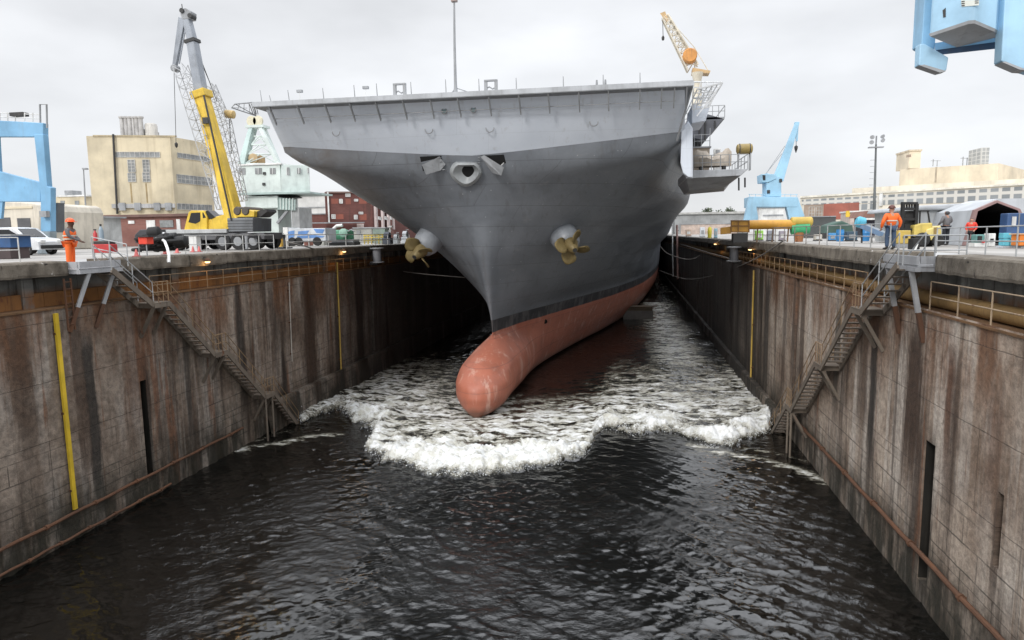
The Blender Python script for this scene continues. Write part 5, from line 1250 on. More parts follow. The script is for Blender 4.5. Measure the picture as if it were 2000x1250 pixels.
# --- white hall, dark brick block, brick row
t = thing('white_hall', 'pale flat roofed hall between mint crane and dark brick block', 'building', (P(605, 430, 150).x, 150, 0))
MB().pbox(572, 381, 640, 418, 150, 20, 0).build('wall', dirty('hall_white', (.62, .62, .60), .7, .3, sc=.3), t); MB().pbox(570, 377, 642, 381, 149.5, 21).build('roof', dirty('hall_roof', (.45, .46, .46), .7, .4), t)
MB().pbox(578, 404, 636, 406, 149.8, .2).build('gutter', GREYSTEEL, t)
t = thing('brick_annex', 'low dark brick annex in front of the pale hall', 'building', (P(608, 440, 128).x, 128, 0))
MB().pbox(579, 419, 638, 450, 128, 8, 0).build('wall', BRICK, t); MB().pbox(578, 417, 638, 419, 127.8, 8.4).build('coping', GREYSTEEL, t); MB().pbox(586, 425, 596, 432, 127.93, .1).build('window', WINGREY, t)
bv = 118.
ZT = P(728, 375, bv).z; a_, b_, c_ = P(637, 440, VQ(637, 375, ZT)), P(728, 440, bv), P(800, 440, 190)
t = thing('brick_building', 'dark red brick block with pale windows seen under the ship flare', 'building', (b_.x, bv, 0))
wall_block(t, 'wall', [(a_, ZT), (b_, ZT), (b_+Vector((3, 30, 0)), ZT), (a_+Vector((3, 30, 0)), ZT)], BRICK)
f1 = Face(a_, b_); f1.panel(MB(), 636, 374, 729, 377, .25, .4).build('parapet', dirty('brick_coping', (.2, .13, .11), .8, .3), t)
for a in ((675, 378, 684, 384), (663, 389, 669, 397), (692, 389, 699, 393), (648, 419, 655, 427), (692, 420, 698, 428), (701, 414, 709, 418)): f1.window(t, *a, nx=2, ny=2, fm=WHITE, gm=dirty('pale_pane_%d' % a[0], (.55, .54, .52), .4, .2))
for a in ((647, 388, 661, 398), (675, 388, 685, 399), (701, 386, 716, 398), (656, 418, 671, 428), (702, 418, 716, 430)): f1.panel(MB(), *a, .02, .06).build('bricked_patch', dirty('brick_patch_%d' % a[0], (.26, .085, .06), .85, .3), t)
f1.panel(MB(), 640, 375, 643, 435, .3, .2).build('downpipe', WHITE, t); f1.panel(MB(), 610, 434, 712, 436, 1.2, .6).build('canopy', GREYSTEEL, t); f1.panel(MB(), 697, 437, 711, 447, .1, .1).build('door', dirty('pinkish_door', (.6, .5, .46), .6), t)
t = thing('brick_row', 'long receding red brick row with white piers behind the pipes', 'building', (b_.x+6, 125, 0))
B2 = b_+Vector((2.5, 3, 0)); wall_block(t, 'wall', [(B2, P(731, 386, bv+3).z), (c_, P(800, 417, 190).z), (c_+Vector((-20, 5, 0)), P(800, 417, 190).z), (B2+Vector((-8, 12, 0)), P(731, 386, bv+3).z)], BRICK2)
f2 = Face(B2, c_)
for px, y0 in ((735, 388), (748, 394), (759, 400), (768, 404), (777, 408), (785, 412)): f2.panel(MB(), px, y0+4, px+3, 448, .25, .3).build('pier', dirty('pier_%d' % px, (.50, .42, .40), .8, .3), t)
for px in (739, 752, 762, 772): f2.window(t, px, 424, px+6, 429, 1, 1, WHITE, WHITE)
# --- quay clutter between the crane and the ship
cv_ = 60.
t = thing('site_trailer', 'white trailer with blue painted panels behind the quay railing', 'trailer', (P(600, 480, 62).x, 62, 0))
MB().pbox(553, 444, 562, 472, 61.9, 2.5, .35).build('headboard', WHITE, t); MB().pbox(562, 446, 636, 474, 62, 2.4, .5).build('box_body', dirty('trailer_white', (.62, .65, .68), .5, .3), t, bevel=.03)
for q in ([(563, 452), (575, 450), (575, 462), (563, 468)], [(582, 452), (604, 450), (600, 457), (582, 459)], [(612, 447), (634, 448), (630, 456), (618, 455)], [(580, 461), (612, 459), (634, 461), (630, 464), (581, 466)]): MB().prism([P(a, b, 61.985) for a, b in q], (0, .02, 0)).build('blue_panel', dirty('panel_blue_%d' % q[0][0], (.13, .28, .60), .5, .2), t)
for px in (572, 584, 620): MB().lathe((P(px, 480, 62).x, 61.9, .45), (0, 1, 0), [(0, .25), (0, .42), (.3, .42)], 14).build('wheel', BLACK, t)
t = thing('green_pump', 'green pump set with a white discharge arm on the quay', 'machine', (P(662, 478, 66).x, 66, 0))
GR = dirty('machine_green', (.08, .30, .17), .5, .3, .1)
MB().pbox(648, 468, 690, 475, 66, 1.6).build('skid', GREYSTEEL, t); MB().lathe(P(645, 461, 66.7), (1, 0, 0), [(0, .45), (.4, .62), (1.9, .62), (2.2, .4)], 16).build('casing', GR, t, True)
MB().pbox(664, 450, 682, 468, 66.1, 1.3).build('engine', GR, t, bevel=.08); MB().lathe(P(672, 455, 66), (0, -1, 0), [(0, .45), (.25, .45), (.3, .3)], 14).build('fan_cover', dirty('pale_green', (.3, .5, .4), .5), t, True)
MB().pipe([P(637, 460, 66), P(658, 441, 66), P(669, 440, 66)], .16).build('discharge_arm', WHITE, t, True); MB().pipe([P(680, 452, 66), P(686, 448, 66), P(692, 452, 66)], .07).build('exhaust', GREYSTEEL, t, True)
MB().box(P(640, 470, 66).x, P(692, 470, 66).x, 65.9, 67.6, 0.0, .3).build('sled', DARK, t)
t = thing('pipe_rack', 'yellow pipe frame rack standing on the quay by the green pump', 'rack', (P(730, 478, 72).x, 72, 0))
YF = dirty('frame_yellow', (.52, .40, .08), .5, .35, .1)
for px in (712, 719, 726, 733, 740, 747): MB().tube((P(px, 474, 72).x, 72, 0), P(px, 458, 72), .07).build('upright', YF, t)
for py in (459, 464, 469): MB().tube(P(710, py+1, 72), P(749, py-1, 72), .08).build('crossbar', YF, t)
t = thing('cabinet', 'grey green switch cabinet behind the yellow rack', 'cabinet', (P(738, 470, 80).x, 80, 0)); MB().pbox(728, 446, 752, 470, 80, 1.6, 0).build('body', dirty('cabinet_green', (.22, .28, .24), .6, .3), t, bevel=.03); MB().pbox(727, 444, 753, 446, 79.9, 1.8).build('top', GREYSTEEL, t)
t = thing('portable_office', 'pale portable cabin past the green pump', 'cabin', (P(700, 468, 88).x, 88, 0)); MB().pbox(690, 446, 726, 470, 88, 3, 0).build('wall', dirty('cabin_grey', (.34, .34, .31), .7, .4), t); MB().pbox(688, 444, 728, 446, 87.8, 3.4).build('roof', GREYSTEEL, t); MB().pbox(696, 450, 704, 457, 87.9, .1).build('window', WINGREY, t)
random.seed(5)
for i, (px, py, h, col, lab) in enumerate([(548, 470, 15, (.55, .33, .05), 'orange yellow pump unit at the crane rear behind the railing'), (566, 478, 6, (.66, .64, .6), 'white sack pile by the trailer wheels'), (603, 474, 12, (.30, .12, .09), 'rusty red valve stand in front of the trailer'), (632, 474, 10, (.36, .36, .33), 'grey hose reel before the green pump'), (757, 468, 18, (.06, .07, .09), 'dark blue compressor beyond the yellow rack'), (774, 466, 12, (.42, .45, .47), 'pale grey pump beyond the dark compressor'), (792, 462, 14, (.5, .53, .56), 'light grey tank near the left propeller')]):
    v = 60+i*3; c = P(px, py, v); w_ = h*.8*v/FPX; hh = P(px, py-h, v).z
    t = thing('quay_machine', lab, 'machine', (c.x, v, 0)); m_ = dirty('quay_machine_%d' % i, col, .55, .35, .1)
    MB().box(c.x-w_*.6, c.x+w_*.6, v-.5, v+.5, 0, max(.25, hh*.45)).build('base', m_, t, bevel=.04)
    MB().lathe((c.x-w_*.45, v, max(.3, hh*.62)), (1, 0, 0), [(0, hh*.18), (.05, hh*.26), (w_*.8, hh*.26), (w_*.9, hh*.15)], 14).build('housing', m_, t, True)
    MB().pipe([(c.x+w_*.2, v, hh*.6), (c.x+w_*.2, v, hh), (c.x+w_*.6, v, hh*.95)], .06).build('pipe', GREYSTEEL, t, True)
t = thing('floodlight_post', 'slim pale post with a lamp beside the far left pumps', 'lamp post', (P(762, 466, 76).x, 76, 0)); MB().tube((P(762, 466, 76).x, 76, 0), P(762, 443, 76), .09).build('pole', WHITERAIL, t); MB().pbox(759, 441, 765, 444, 75.8, .4).build('lamp_head', WHITERAIL, t)
# red gear, hoses and barrier things by the near left edge
REDP = dirty('red_paint', (.55, .05, .05), .45, .3)
t = thing('fire_cabinet', 'red equipment box on a white stand at the stair head', 'box', (P(197, 500, 29.0).x, 29.0, 0))
MB().pbox(180, 477, 215, 494, 29.0, .5).build('box', REDP, t, bevel=.03); MB().pbox(182, 471, 214, 477, 29.1, .4).build('lid', DARK, t, bevel=.02)
for px in (184, 198, 212): MB().tube((P(px, 494, 29.05).x, 29.05, 0), P(px, 478, 29.05), .03).build('leg', WHITERAIL, t)
t = thing('fire_extinguisher', 'red extinguisher standing on the red equipment box', 'extinguisher', P(187, 471, 29.25)); b_ = P(187, 470.5, 29.25)
MB().lathe(b_, (0, 0, 1), [(0, .09), (.35, .09), (.42, .05), (.5, .03)], 12).build('cylinder', REDP, t, True); MB().box(b_.x-.06, b_.x+.06, b_.y-.03, b_.y+.03, b_.z+.5, b_.z+.56).build('valve', DARK, t)
t = thing('gas_bottle', 'grey gas bottle standing beside the red extinguisher', 'bottle', P(200, 471, 29.25)); b_ = P(199, 470.5, 29.25); MB().lathe(b_, (0, 0, 1), [(0, .11), (.5, .11), (.62, .07), (.7, .03)], 12).build('cylinder', dirty('bottle_grey', (.30, .38, .44), .4, .2), t, True); MB().lathe(b_+Vector((0, 0, .7)), (0, 0, 1), [(0, .04), (.1, .05)], 8).build('valve', DARK, t)
t = thing('tool_crate', 'bright red crate on legs beside the black hose heap', 'crate', (P(279, 490, 31.5).x, 31.5, 0)); MB().pbox(270, 463, 287, 477, 31.5, .5).build('box', dirty('crate_red', (.72, .06, .03), .45, .2), t, bevel=.02); MB().pbox(267, 460, 289, 463, 31.4, .7).build('lid', DARK, t)
for px in (271, 286): MB().tube((P(px, 480, 31.6).x, 31.6, 0), P(px, 477, 31.6), .03).build('leg', GREYSTEEL, t)
t = thing('hose_heap', 'heap of thick black hoses and rubber fenders under the yellow cab', 'hoses', (P(310, 492, 33).x, 33, 0)); random.seed(9)
mb = MB()
for k in range(9):
    c0 = P(280+k*7, 489-(k % 3)*7, 33+random.random()); a0 = random.random()*6; mb.pipe([c0+Vector((.55*math.cos(a0+j*.7), .4*math.sin(a0+j*.7), .06*j*(1 if k % 2 else .3))) for j in range(9)], .10, 7)
mb.build('hose', BLACK, t, True)
for k, (px, py) in enumerate(((288, 456), (300, 470), (322, 468), (340, 474))): MB().lathe(P(px, py, 33.5), (1, .3, .1), [(0, .2), (.1, .33), (.6, .33), (.7, .2)], 12).build('rubber_fender', BLACK, t, True)
t = thing('bent_pipe', 'white curved hose pipe bending down over the coping edge', 'pipe', P(352, 497, 34)); MB().pipe([P(298, 466, 33.5), P(315, 466, 33), P(322, 472, 32.4), P(327, 485, 31.6), P(330, 499, 31.2), P(330, 513, 31.0)], .07, 8).build('pipe', WHITE, t, True)
t = thing('white_drum', 'white drum lying on the hose heap', 'drum', P(322, 462, 34)); MB().lathe(P(312, 462, 34), (1, 0, -.12), [(0, .2), (.05, .27), (.55, .27), (.6, .2)], 14).build('shell', WHITE, t, True); MB().lathe(P(311, 462, 34), (-1, 0, .12), [(0, .15), (.03, .15)], 12).build('cap', DARK, t)
for i, (px, py, v) in enumerate(((266, 492, 31.), (322, 493, 35.), (346, 492, 38.), (377, 491, 40.), (389, 490, 40.5))):
    c = P(px, py, v); t = thing('traffic_cone', ['faded pink cone nearest the red equipment box', 'faded pink cone among the black hoses', 'faded pink cone by the white gate post', 'pink cone left of its twin before the crane wheels', 'pink cone right of its twin before the crane wheels'][i], 'cone', (c.x, v, 0), 'pink cones along the left edge')
    MB().lathe((c.x, v, .04), (0, 0, 1), [(0, .11), (.34, .03)], 12).build('body', dirty('pink_cone_%d' % i, (.62, .16, .15), .6, .3), t, True); MB().box(c.x-.15, c.x+.15, v-.15, v+.15, 0, .04).build('base', dirty('cone_base_%d' % i, (.5, .16, .15), .6), t)
t = thing('gate_post', 'white control pillar at the start of the railing', 'pillar', (P(376, 490, 42).x, 42, 0)); MB().pbox(369, 461, 384, 490, 42, .5, 0).build('body', WHITE, t, bevel=.03); MB().pbox(368, 459, 385, 461, 41.95, .6).build('cap', GREYSTEEL, t)
# railings on the left quay edge
E_ = lambda px, py=495, x=AL-.7: (x, U(px, py, x).y, 0.)
def EL(px): 
    x = AL-.8; r = ray(px, 480); return (x, float(r[1]*x/r[0]), 0.)
def ER(px):
    x = BR+.8; r = ray(px, 480); return (x, float(r[1]*x/r[0]), 0.)
guard_rail('white railing along the left quay edge before the mobile crane', [EL(362), EL(535)], 1.05, 2.0, WHITERAIL, 2)
guard_rail('thin white railing along the far left quay edge by the pumps', [EL(560), EL(800)], 1.05, 3.4, WHITERAIL, 2, r=.04)
guard_rail('short white railing at the edge left of the worker', [EL(-30), EL(36)], 1.0, 1.5, WHITERAIL, 2)
guard_rail('short grey railing round the left stair head', [(AL-.9, STAIR_L[1], 0), (AL+.9, STAIR_L[1], -.35)], 1.0, .9, RAILMAT, 2)
# ================================================================== RIGHT QUAY
# --- long factory with window bands
ZF = P(2060, 355, 128).z; fa, fb = P(1562, 420, VQ(1562, 384, ZF)), P(2060, 420, 128)
t = thing('long_factory', 'long pale factory with bands of small windows along the right skyline', 'building', (fb.x, fb.y, 0))
back = Vector((30, 40, 0))
PALEF = dirty('factory_cream', (.70, .65, .55), .8, .25, 0, (.45, .40, .33), sc=.15)
wall_block(t, 'wall', [(fa, ZF), (fb, ZF), (fb+back, ZF), (fa+back, ZF)], PALEF)
ff = Face(fa, fb)
def band_win_mat():
    m = NT('window_band'); x, y, z = m.sep(m.pos)
    k = m.brick(m.comb(m.math('SUBTRACT', m.math('MULTIPLY', x, .62), m.math('MULTIPLY', y, .78)), z, 0.), (.20, .215, .22), (.30, .315, .32), (.60, .58, .53), 1.75, 2.3, .30, 0.)
    return m.fin(k[0], .3)
BAND = band_win_mat()
lerp = lambda a, b, f: a+(b-a)*f
def sband(px0, px1, ya0, yb0, ya1, yb1, name, mat, off=.1, th=.1):
    """band along the facade whose pixel height changes with distance"""
    q = [ff.at(px0, yb0, off), ff.at(px1, yb1, off), ff.at(px1, ya1, off), ff.at(px0, ya0, off)]
    return MB().prism(q, -ff.n*th).build(name, mat, t)
sband(1566, 1716, 390, 400, 382, 396, 'window_band', BAND); sband(1724, 2050, 381, 400, 361, 390, 'window_band', BAND)
sband(1678, 1716, 399, 412, 397, 414, 'window_band', BAND)
sband(1562, 2055, 383.2, 386.5, 354, 358, 'cornice', dirty('cornice_pale', (.76, .72, .62), .8, .2), .3, .6)
ff.panel(MB(), 1717, 378, 1723, 402, .5, .4).build('downpipe', WHITE, t)
ff.panel(MB(), 1608, 397, 1677, 428, .15, .2).build('brick_panel', dirty('brick_panel', (.36, .125, .09), .85, .35, sc=.4), t)
for px in (1580, 1594): ff.window(t, px, 404, px+11, 424, 2, 3, gm=dirty('dark_win_%d' % px, (.16, .17, .22), .3))
ff.panel(MB(), 1570, 399, 1607, 427, .06, .1).build('brown_panel', dirty('brown_panel', (.36, .28, .22), .8, .3), t)
# upper storeys
u0, u1 = P(1664, 380, 215), P(2080, 380, 165)
t2 = thing('roof_storey', 'plain cream upper storey set back above the long window bands', 'building', (u1.x, u1.y, 0))
wall_block(t2, 'wall', [(u0, P(1664, 368, 215).z), (u1, P(2080, 344, 165).z), (u1+back, P(2080, 344, 165).z), (u0+back, P(1664, 368, 215).z)], dirty('storey_cream', (.72, .66, .54), .8, .2, sc=.15), 6.)
h0, h1 = P(1756, 360, 230), P(1948, 360, 196)
t3 = thing('tower_block', 'tan block with a square tower and grey gridded tower on the right skyline', 'building', (h0.x, h0.y, 0))
TB = dirty('tower_tan', (.66, .58, .45), .8, .2, 0, (.45, .38, .30), sc=.15)
wall_block(t3, 'wall', [(h0, P(1756, 331, 230).z), (h1, P(1948, 319, 196).z), (h1+back, P(1948, 319, 196).z), (h0+back, P(1756, 331, 230).z)], TB)
f3 = Face(h0, h1)
q = P(1764, 335, 228); a, b = P(1764, 330, 230), P(1797, 330, 226); zt = P(1780, 297, 228).z
MB().box(a.x, b.x, 226, 236, P(1780, 331, 230).z, zt).build('square_tower', TB, t3); MB().box(a.x-.2, b.x+.2, 225.7, 236.2, zt+.01, zt+.5).build('tower_coping', dirty('coping_tan', (.58, .50, .38), .8), t3)
f3.panel(MB(), 1770, 302, 1779, 307, 3.9, .1).build('tower_sign', dirty('faded_sign', (.36, .28, .22), .8), t3)
a, b = P(1908, 322, 205), P(1942, 322, 200); m = NT('gridded_tower'); x, y, z = m.sep(m.pos)
k = m.brick(m.comb(m.math('ADD', x, m.math('MULTIPLY', y, .4)), z, 0.), (.30, .31, .31), (.36, .37, .37), (.52, .52, .50), .95, 1.0, .12, 0.); GRID = m.fin(k[0], .6)
MB().box(a.x, b.x, 203, 210, P(1925, 321, 203).z-.5, P(1925, 288, 203).z).build('grid_tower', GRID, t3)
for px, h in ((1822, 311), (1830, 313), (1880, 306), (1888, 308)):
    c = P(px, 325, 212); MB().tube((c.x, 212, c.z), (c.x, 212, P(px, h, 212).z), .13, n=6).build('aerial', GREYSTEEL, t3)
for px0, px1, py in ((1818, 1838, 314), (1876, 1896, 309)): MB().bar(P(px0, py, 212), P(px1, py, 212), .12).build('aerial_bar', GREYSTEEL, t3)
f3.panel(MB(), 1826, 326, 1829, 356, .1, .1).build('downpipe', dirty('brown_downpipe', (.42, .36, .28), .7), t3)
# --- far shore, trees
t = thing('far_shed', 'long low grey shed along the far right shore', 'building', (P(1400, 440, 330).x, 330, 0))
MB().pbox(1318, 418, 1462, 438, 330, 15, 0).build('wall', dirty('far_wall', (.30, .31, .31), .8, .3, sc=.3), t); MB().pbox(1316, 414, 1463, 418, 329, 17).build('roof', dirty('far_roof', (.42, .42, .40), .8, .3), t)
t = thing('low_wall', 'low pinkish wall in front of the far grey shed', 'wall', (P(1380, 445, 255).x, 256, 0)); MB().pbox(1330, 438, 1440, 450, 256, 1, 0).build('wall', dirty('pink_wall', (.52, .42, .36), .8, .3), t); MB().pbox(1329, 436, 1441, 438, 255.8, 1.4).build('coping', GREYSTEEL, t)
def tree(label, px, py0, py1, v, seed, n=900):
    b = P(px, py1, v); b.z = 0; top = P(px, py0, v).z; H = top; w_ = H*.30
    t = thing('tree', label, 'tree', b, 'far trees on the skyline'); r = np.random.default_rng(seed)
    MB().pipe([b, b+Vector((.1, 0, H*.4)), b+Vector((0, .2, H*.75))], [.4, .28, .1], 8).build('trunk', dirty('bark', (.08, .06, .045), .9), t, True)
    mb = MB()
    cl = [(r.normal(0, w_*.42), r.normal(0, w_*.42), H*(.5+.42*r.random())) for _ in range(16)]
    for i in range(n):
        c = cl[r.integers(16)]; p = b+Vector((c[0]+r.normal(0, w_*.2), c[1]+r.normal(0, w_*.2), min(H, c[2]+r.normal(0, H*.06)))); q = Vector(r.normal(size=3)).normalized()*.42; s_ = q.orthogonal().normalized()*.42
        mb.add([p-q, p+s_, p+q, p-s_], [(0, 1, 2, 3)])
    m = NT('leaf_%d' % seed); nz = m.noise(m.pos, .8, 3); mb.build('crown', m.fin(m.mix(m.mr(nz, .4, .6), (.035, .05, .028), (.09, .11, .06)), .8), t)
tree('slim dark round tree on the skyline left of its broader neighbour', 1383, 406, 446, 350, 1, 500); tree('broader dark tree on the skyline left of the blue slewing crane', 1423, 404, 446, 350, 2, 600)
# --- pale blue slewing crane
sv = 128.
Sp = lambda px, py, d=0: P(px, py, sv+d)
t = thing('slewing_crane', 'pale blue slewing jib crane on a portal beyond the orange boom', 'crane', (Sp(1512, 430).x, sv, 0))
zl = Sp(1512, 404).z; zh = Sp(1512, 384).z
def spoly(px, d0, d, nm, m_=PALEBLUE, bv=.05): return MB().prism([Sp(a, b, d0) for a, b in px], (0, d, 0)).build(nm, m_, t, bevel=bv)
spoly([(1464, 384), (1558, 385), (1558, 404), (1464, 404)], 0, 6, 'portal_beam')
for px in ([(1464, 384.2), (1474, 384.2), (1481, 425), (1476, 446), (1450, 446), (1456, 420)], [(1536, 385), (1558, 385), (1571, 420), (1574, 446), (1546, 446), (1536, 404.5)]):
    spoly(px, -.05 if px[0][0] < 1500 else .07, 1.6, 'portal_leg'); spoly(px, 4.5, 1.55, 'portal_leg')
spoly([(1497, 338), (1526, 346), (1526, 384), (1497, 384)], 1, 4, 'tower')
spoly([(1487, 340), (1516, 340), (1516, 349), (1500, 356), (1488, 356)], .8, 4.4, 'machine_house'); MB().prism([Sp(a, b, .75) for a, b in ((1489, 342), (1495, 342), (1495, 352), (1490, 352))], (0, .05, 0)).build('cab_window', CARGLASS, t)
MB().taper(Sp(1519, 352, 2.5), Sp(1556, 243, 2.5), 1.75, 1.5, .7, .7, (0, 1, 0)).build('jib', PALEBLUE, t, bevel=.05)
MB().taper(Sp(1557, 240, 2.5), Sp(1556, 276, 2.5), .42, .5, .3, .3, (0, 1, 0)).build('jib_strut', PALEBLUE, t)
MB().prism([Sp(a, b, 2.2) for a, b in ((1553, 238), (1562, 238), (1560, 247), (1552, 249))], (0, .8, 0)).build('jib_head', PALEBLUE, t, bevel=.03)
MB().tube(Sp(1555, 276, 2.5), Sp(1555, 287, 2.5), .05, n=6).build('hoist_rope', DARK, t); MB().lathe(Sp(1555, 284, 2.5), (0, 0, -1), [(0, .1), (.2, .32), (.6, .28), (1.3, .04)], 10).build('hook_block', DARK, t)
for px, py in ((1527, 300), (1533, 285)): MB().tube(Sp(1496, 339, 2.5), Sp(px, py, 2.5), .05, n=5).build('luffing_rope', GREYSTEEL, t)
mb = MB()
for px in np.linspace(1464, 1556, 9): mb.tube(Sp(px, 384.3, .1), Sp(px, 379, .1), .05, n=5)
mb.tube(Sp(1462, 379.5, .1), Sp(1558, 380, .1), .045, n=5); mb.build('walkway_rail', PALEBLUE, t)
for px in ((1501, 352), (1503, 374), (1527, 352)): MB().box(Sp(*px).x-.25, Sp(*px).x+.25, sv+.85, sv+1.02, Sp(*px).z-.3, Sp(*px).z+.3).build('wall_lamp', DARK, t)
t = thing('white_barge_house', 'white flat cabin seen through the pale blue portal', 'cabin', (Sp(1515, 440).x, 150, 0)); MB().pbox(1482, 406, 1532, 446, 150, 6, 0).build('wall', WHITE, t); MB().pbox(1481, 404, 1533, 406, 149.7, 6.6).build('roof', dirty('white_roof', (.7, .7, .7), .6), t); MB().pbox(1490, 419, 1530, 422, 149.9, .1).build('trim', GREYSTEEL, t)
# --- orange concrete pump boom on the quay
ov = 56.
Op = lambda px, py, d=0: P(px, py, ov+d)
ORG = dirty('boom_orange', (.58, .29, .035), .45, .3, .12); ORG2 = dirty('cage_orange', (.46, .24, .04), .6, .45, .3)
t = thing('telescopic_boom', 'long orange boom with a green collar lying along the right quay', 'machine', (Op(1500, 472).x, ov, 0))
MB().tube(Op(1462, 439, .4), Op(1552, 438, .4), .36, n=20).build('boom_tube', ORG, t, True)
o = MB().hexa([Op(1427, 454), Op(1464, 454), Op(1464, 454, .9), Op(1427, 454, .9)], [Op(1427, 430), Op(1464, 430), Op(1464, 430, .9), Op(1427, 430, .9)]).build('winch_cage', ORG2, t, bevel=.04)
mb = MB()
for px in (1428, 1442, 1463): mb.bar(Op(px, 430, -.04), Op(px, 454, -.04), .08)
for py in (431, 441, 453): mb.bar(Op(1427, py, -.04), Op(1464, py, -.04), .07)
mb.build('cage_frame', dirty('cage_dark', (.20, .10, .03), .6, .3), o)
MB().hexa([Op(1407, 458), Op(1428, 456), Op(1428, 456, .7), Op(1407, 458, .7)], [Op(1407, 445), Op(1428, 442), Op(1428, 442, .7), Op(1407, 445, .7)]).build('tail_box', ORG2, t, bevel=.05)
MB().lathe(Op(1544, 433, .4), (1, 0, 0), [(0, .28), (.08, .36), (1.5, .36), (1.6, .26)], 18).build('end_drum', dirty('drum_yellow', (.60, .42, .08), .5, .3), t, True)
MB().tube(Op(1545, 447, .4), Op(1580, 445, .4), .44, n=18).build('green_collar', dirty('collar_green', (.05, .36, .15), .45, .3), t, True)
MB().lathe((Op(1562, 470).x, ov+.4, 0), (0, 0, 1), [(0, .32), (Op(1562, 454).z, .38)], 16).build('stand_drum', dirty('rust_drum', (.36, .15, .06), .8, .5, .4), t, True)
MB().box(Op(1432, 470).x, Op(1460, 470).x, ov, ov+1, 0, Op(1445, 455).z-.02).build('stand_frame', DARK, t)
for px in (1480, 1510, 1540): MB().bar((Op(px, 470).x, ov+.4, 0), Op(px, 447, .4), .1).build('stand_leg', dirty('stand_brown_%d' % px, (.16, .10, .06), .7), t)
random.seed(21)
for i, (px, py0, py1, w_, v, col, lab) in enumerate([
    (1345, 448, 461, 10, 150, (.60, .45, .35), 'pale pink crate stack at the far right corner of the basin'),
    (1372, 444, 461, 9, 120, (.62, .65, .68), 'pale grey crate right of the pink crate stack'),
    (1386, 443, 462, 8, 100, (.55, .48, .05), 'yellow round topped bin right of the grey crate'),
    (1398, 446, 463, 6, 95, (.25, .42, .50), 'narrow blue grey cabinet beside the yellow bin'),
    (1483, 450, 467, 14, 66, (.28, .55, .10), 'lime green box under the orange boom'),
    (1505, 450, 469, 12, 62, (.34, .36, .42), 'grey valve crate under the middle of the orange boom'),
    (1528, 451, 470, 11, 62, (.40, .36, .42), 'lilac grey crate right of the grey valve crate'),
    (1626, 455, 470, 12, 58, (.08, .30, .60), 'blue tote box left of the blue barrel'),
    (1598, 458, 472, 13, 60, (.58, .54, .46), 'pale timber stack right of the rusty stand drum'),
    (1664, 452, 474, 18, 56, (.05, .09, .13), 'dark machine housing behind the railing left of the orange jacket')]):
    a = P(px, py1, v); a.z = 0; ww = w_*v/FPX; hh = P(px, py0, v).z
    t = thing('yard_crate', lab, 'crate', (a.x, v, 0)); m_ = dirty('yard_%d' % i, col, .6, .4, .1)
    if i in (2,): MB().lathe((a.x, v, 0), (0, 0, 1), [(0, ww*.42), (hh*.6, ww*.5), (hh*.85, ww*.45), (hh, ww*.2)], 16).build('body', m_, t, True)
    else: MB().box(a.x-ww/2, a.x+ww/2, v, v+ww*.7, .08, hh).build('body', m_, t, bevel=.03)
    MB().box(a.x-ww*.55, a.x+ww*.55, v-.03, v+ww*.75, 0, .079).build('pallet', DARK, t)
    MB().box(a.x-ww*.3, a.x+ww*.3, v-.05, v-.01, hh*.3, hh*.7).build('label_panel', GREYSTEEL if i % 2 else WHITE, t)
for i, (px, lab) in enumerate(((1640, 'blue barrel beside the blue tote box'), (1690, 'blue barrel under the grey chute'))):
    c = P(px, 474, 56); t = thing('barrel', lab, 'barrel', (c.x, 56, 0), 'blue barrels'); MB().lathe((c.x, 56, 0), (0, 0, 1), [(0, .27), (.28, .29), (.30, .305), (.33, .29), (.58, .29), (.61, .305), (.64, .29), (.9, .27)], 18).build('shell', dirty('barrel_blue_%d' % i, (.04, .22, .50), .4, .25), t, True); MB().lathe((c.x+.12, 56, .9), (0, 0, 1), [(0, .05), (.03, .05)], 8).build('bung', DARK, t)
t = thing('dark_hoarding', 'long dark grey hoarding right of the green collar', 'wall', (P(1605, 455, 84).x, 84, 0)); MB().pbox(1572, 424, 1632, 456, 84, .4, 0).build('panel', dirty('hoarding_dark', (.085, .09, .09), .7, .3), t); MB().pbox(1571, 422, 1633, 424, 83.9, .6).build('top_rail', GREYSTEEL, t)
t = thing('covered_skip', 'skip under a dark green tarpaulin beside the hoarding', 'skip', (P(1650, 460, 76).x, 76, 0)); MB().prism([P(a, b, 76) for a, b in ((1612, 458), (1668, 458), (1666, 440), (1645, 431), (1618, 440))], (0, 3, 0)).build('tarpaulin', dirty('tarp_green', (.06, .11, .09), .8, .3), t, bevel=.15); MB().pbox(1613, 455, 1667, 468, 75.9, 3.2, 0).build('body', DARK, t)
# conveyor chute
t = thing('chute', 'blue grey conveyor chute sloping down beside the orange jacket worker', 'chute', (P(1705, 470, 48).x, 48, 0))
MB().bar(P(1680, 437, 48.5), P(1724, 455, 48.5), .7, .22).build('trough', dirty('chute_grey', (.42, .47, .52), .4, .3), t); MB().bar(P(1681, 441, 48.1), P(1724, 459, 48.1), .1, .3).build('side_plate', dirty('chute_blue', (.14, .22, .34), .5), t)
MB().lathe(P(1672, 432, 48.4), (1, 0, -.3), [(0, .25), (.1, .36), (.5, .36), (.6, .2)], 14).build('head_drum', dirty('head_blue', (.10, .45, .62), .4), t, True)
for px, py in ((1683, 446), (1702, 452)): MB().tube((P(px, 475, 48.5).x, 48.5, 0), P(px, py, 48.5), .06).build('leg', DARK, t)
t = thing('pink_van', 'pale pinkish container with a yellow panel behind the chute', 'container', (P(1690, 460, 92).x, 92, 0)); MB().pbox(1660, 414, 1745, 452, 92, 4, 0).build('body', dirty('cont_pale', (.55, .47, .42), .7, .3), t, bevel=.05); MB().pbox(1653, 412, 1660, 424, 91.9, .3).build('yellow_panel', YELLOW, t); MB().pbox(1660, 411, 1745, 414, 91.8, 4.4).build('roof', WHITE, t)
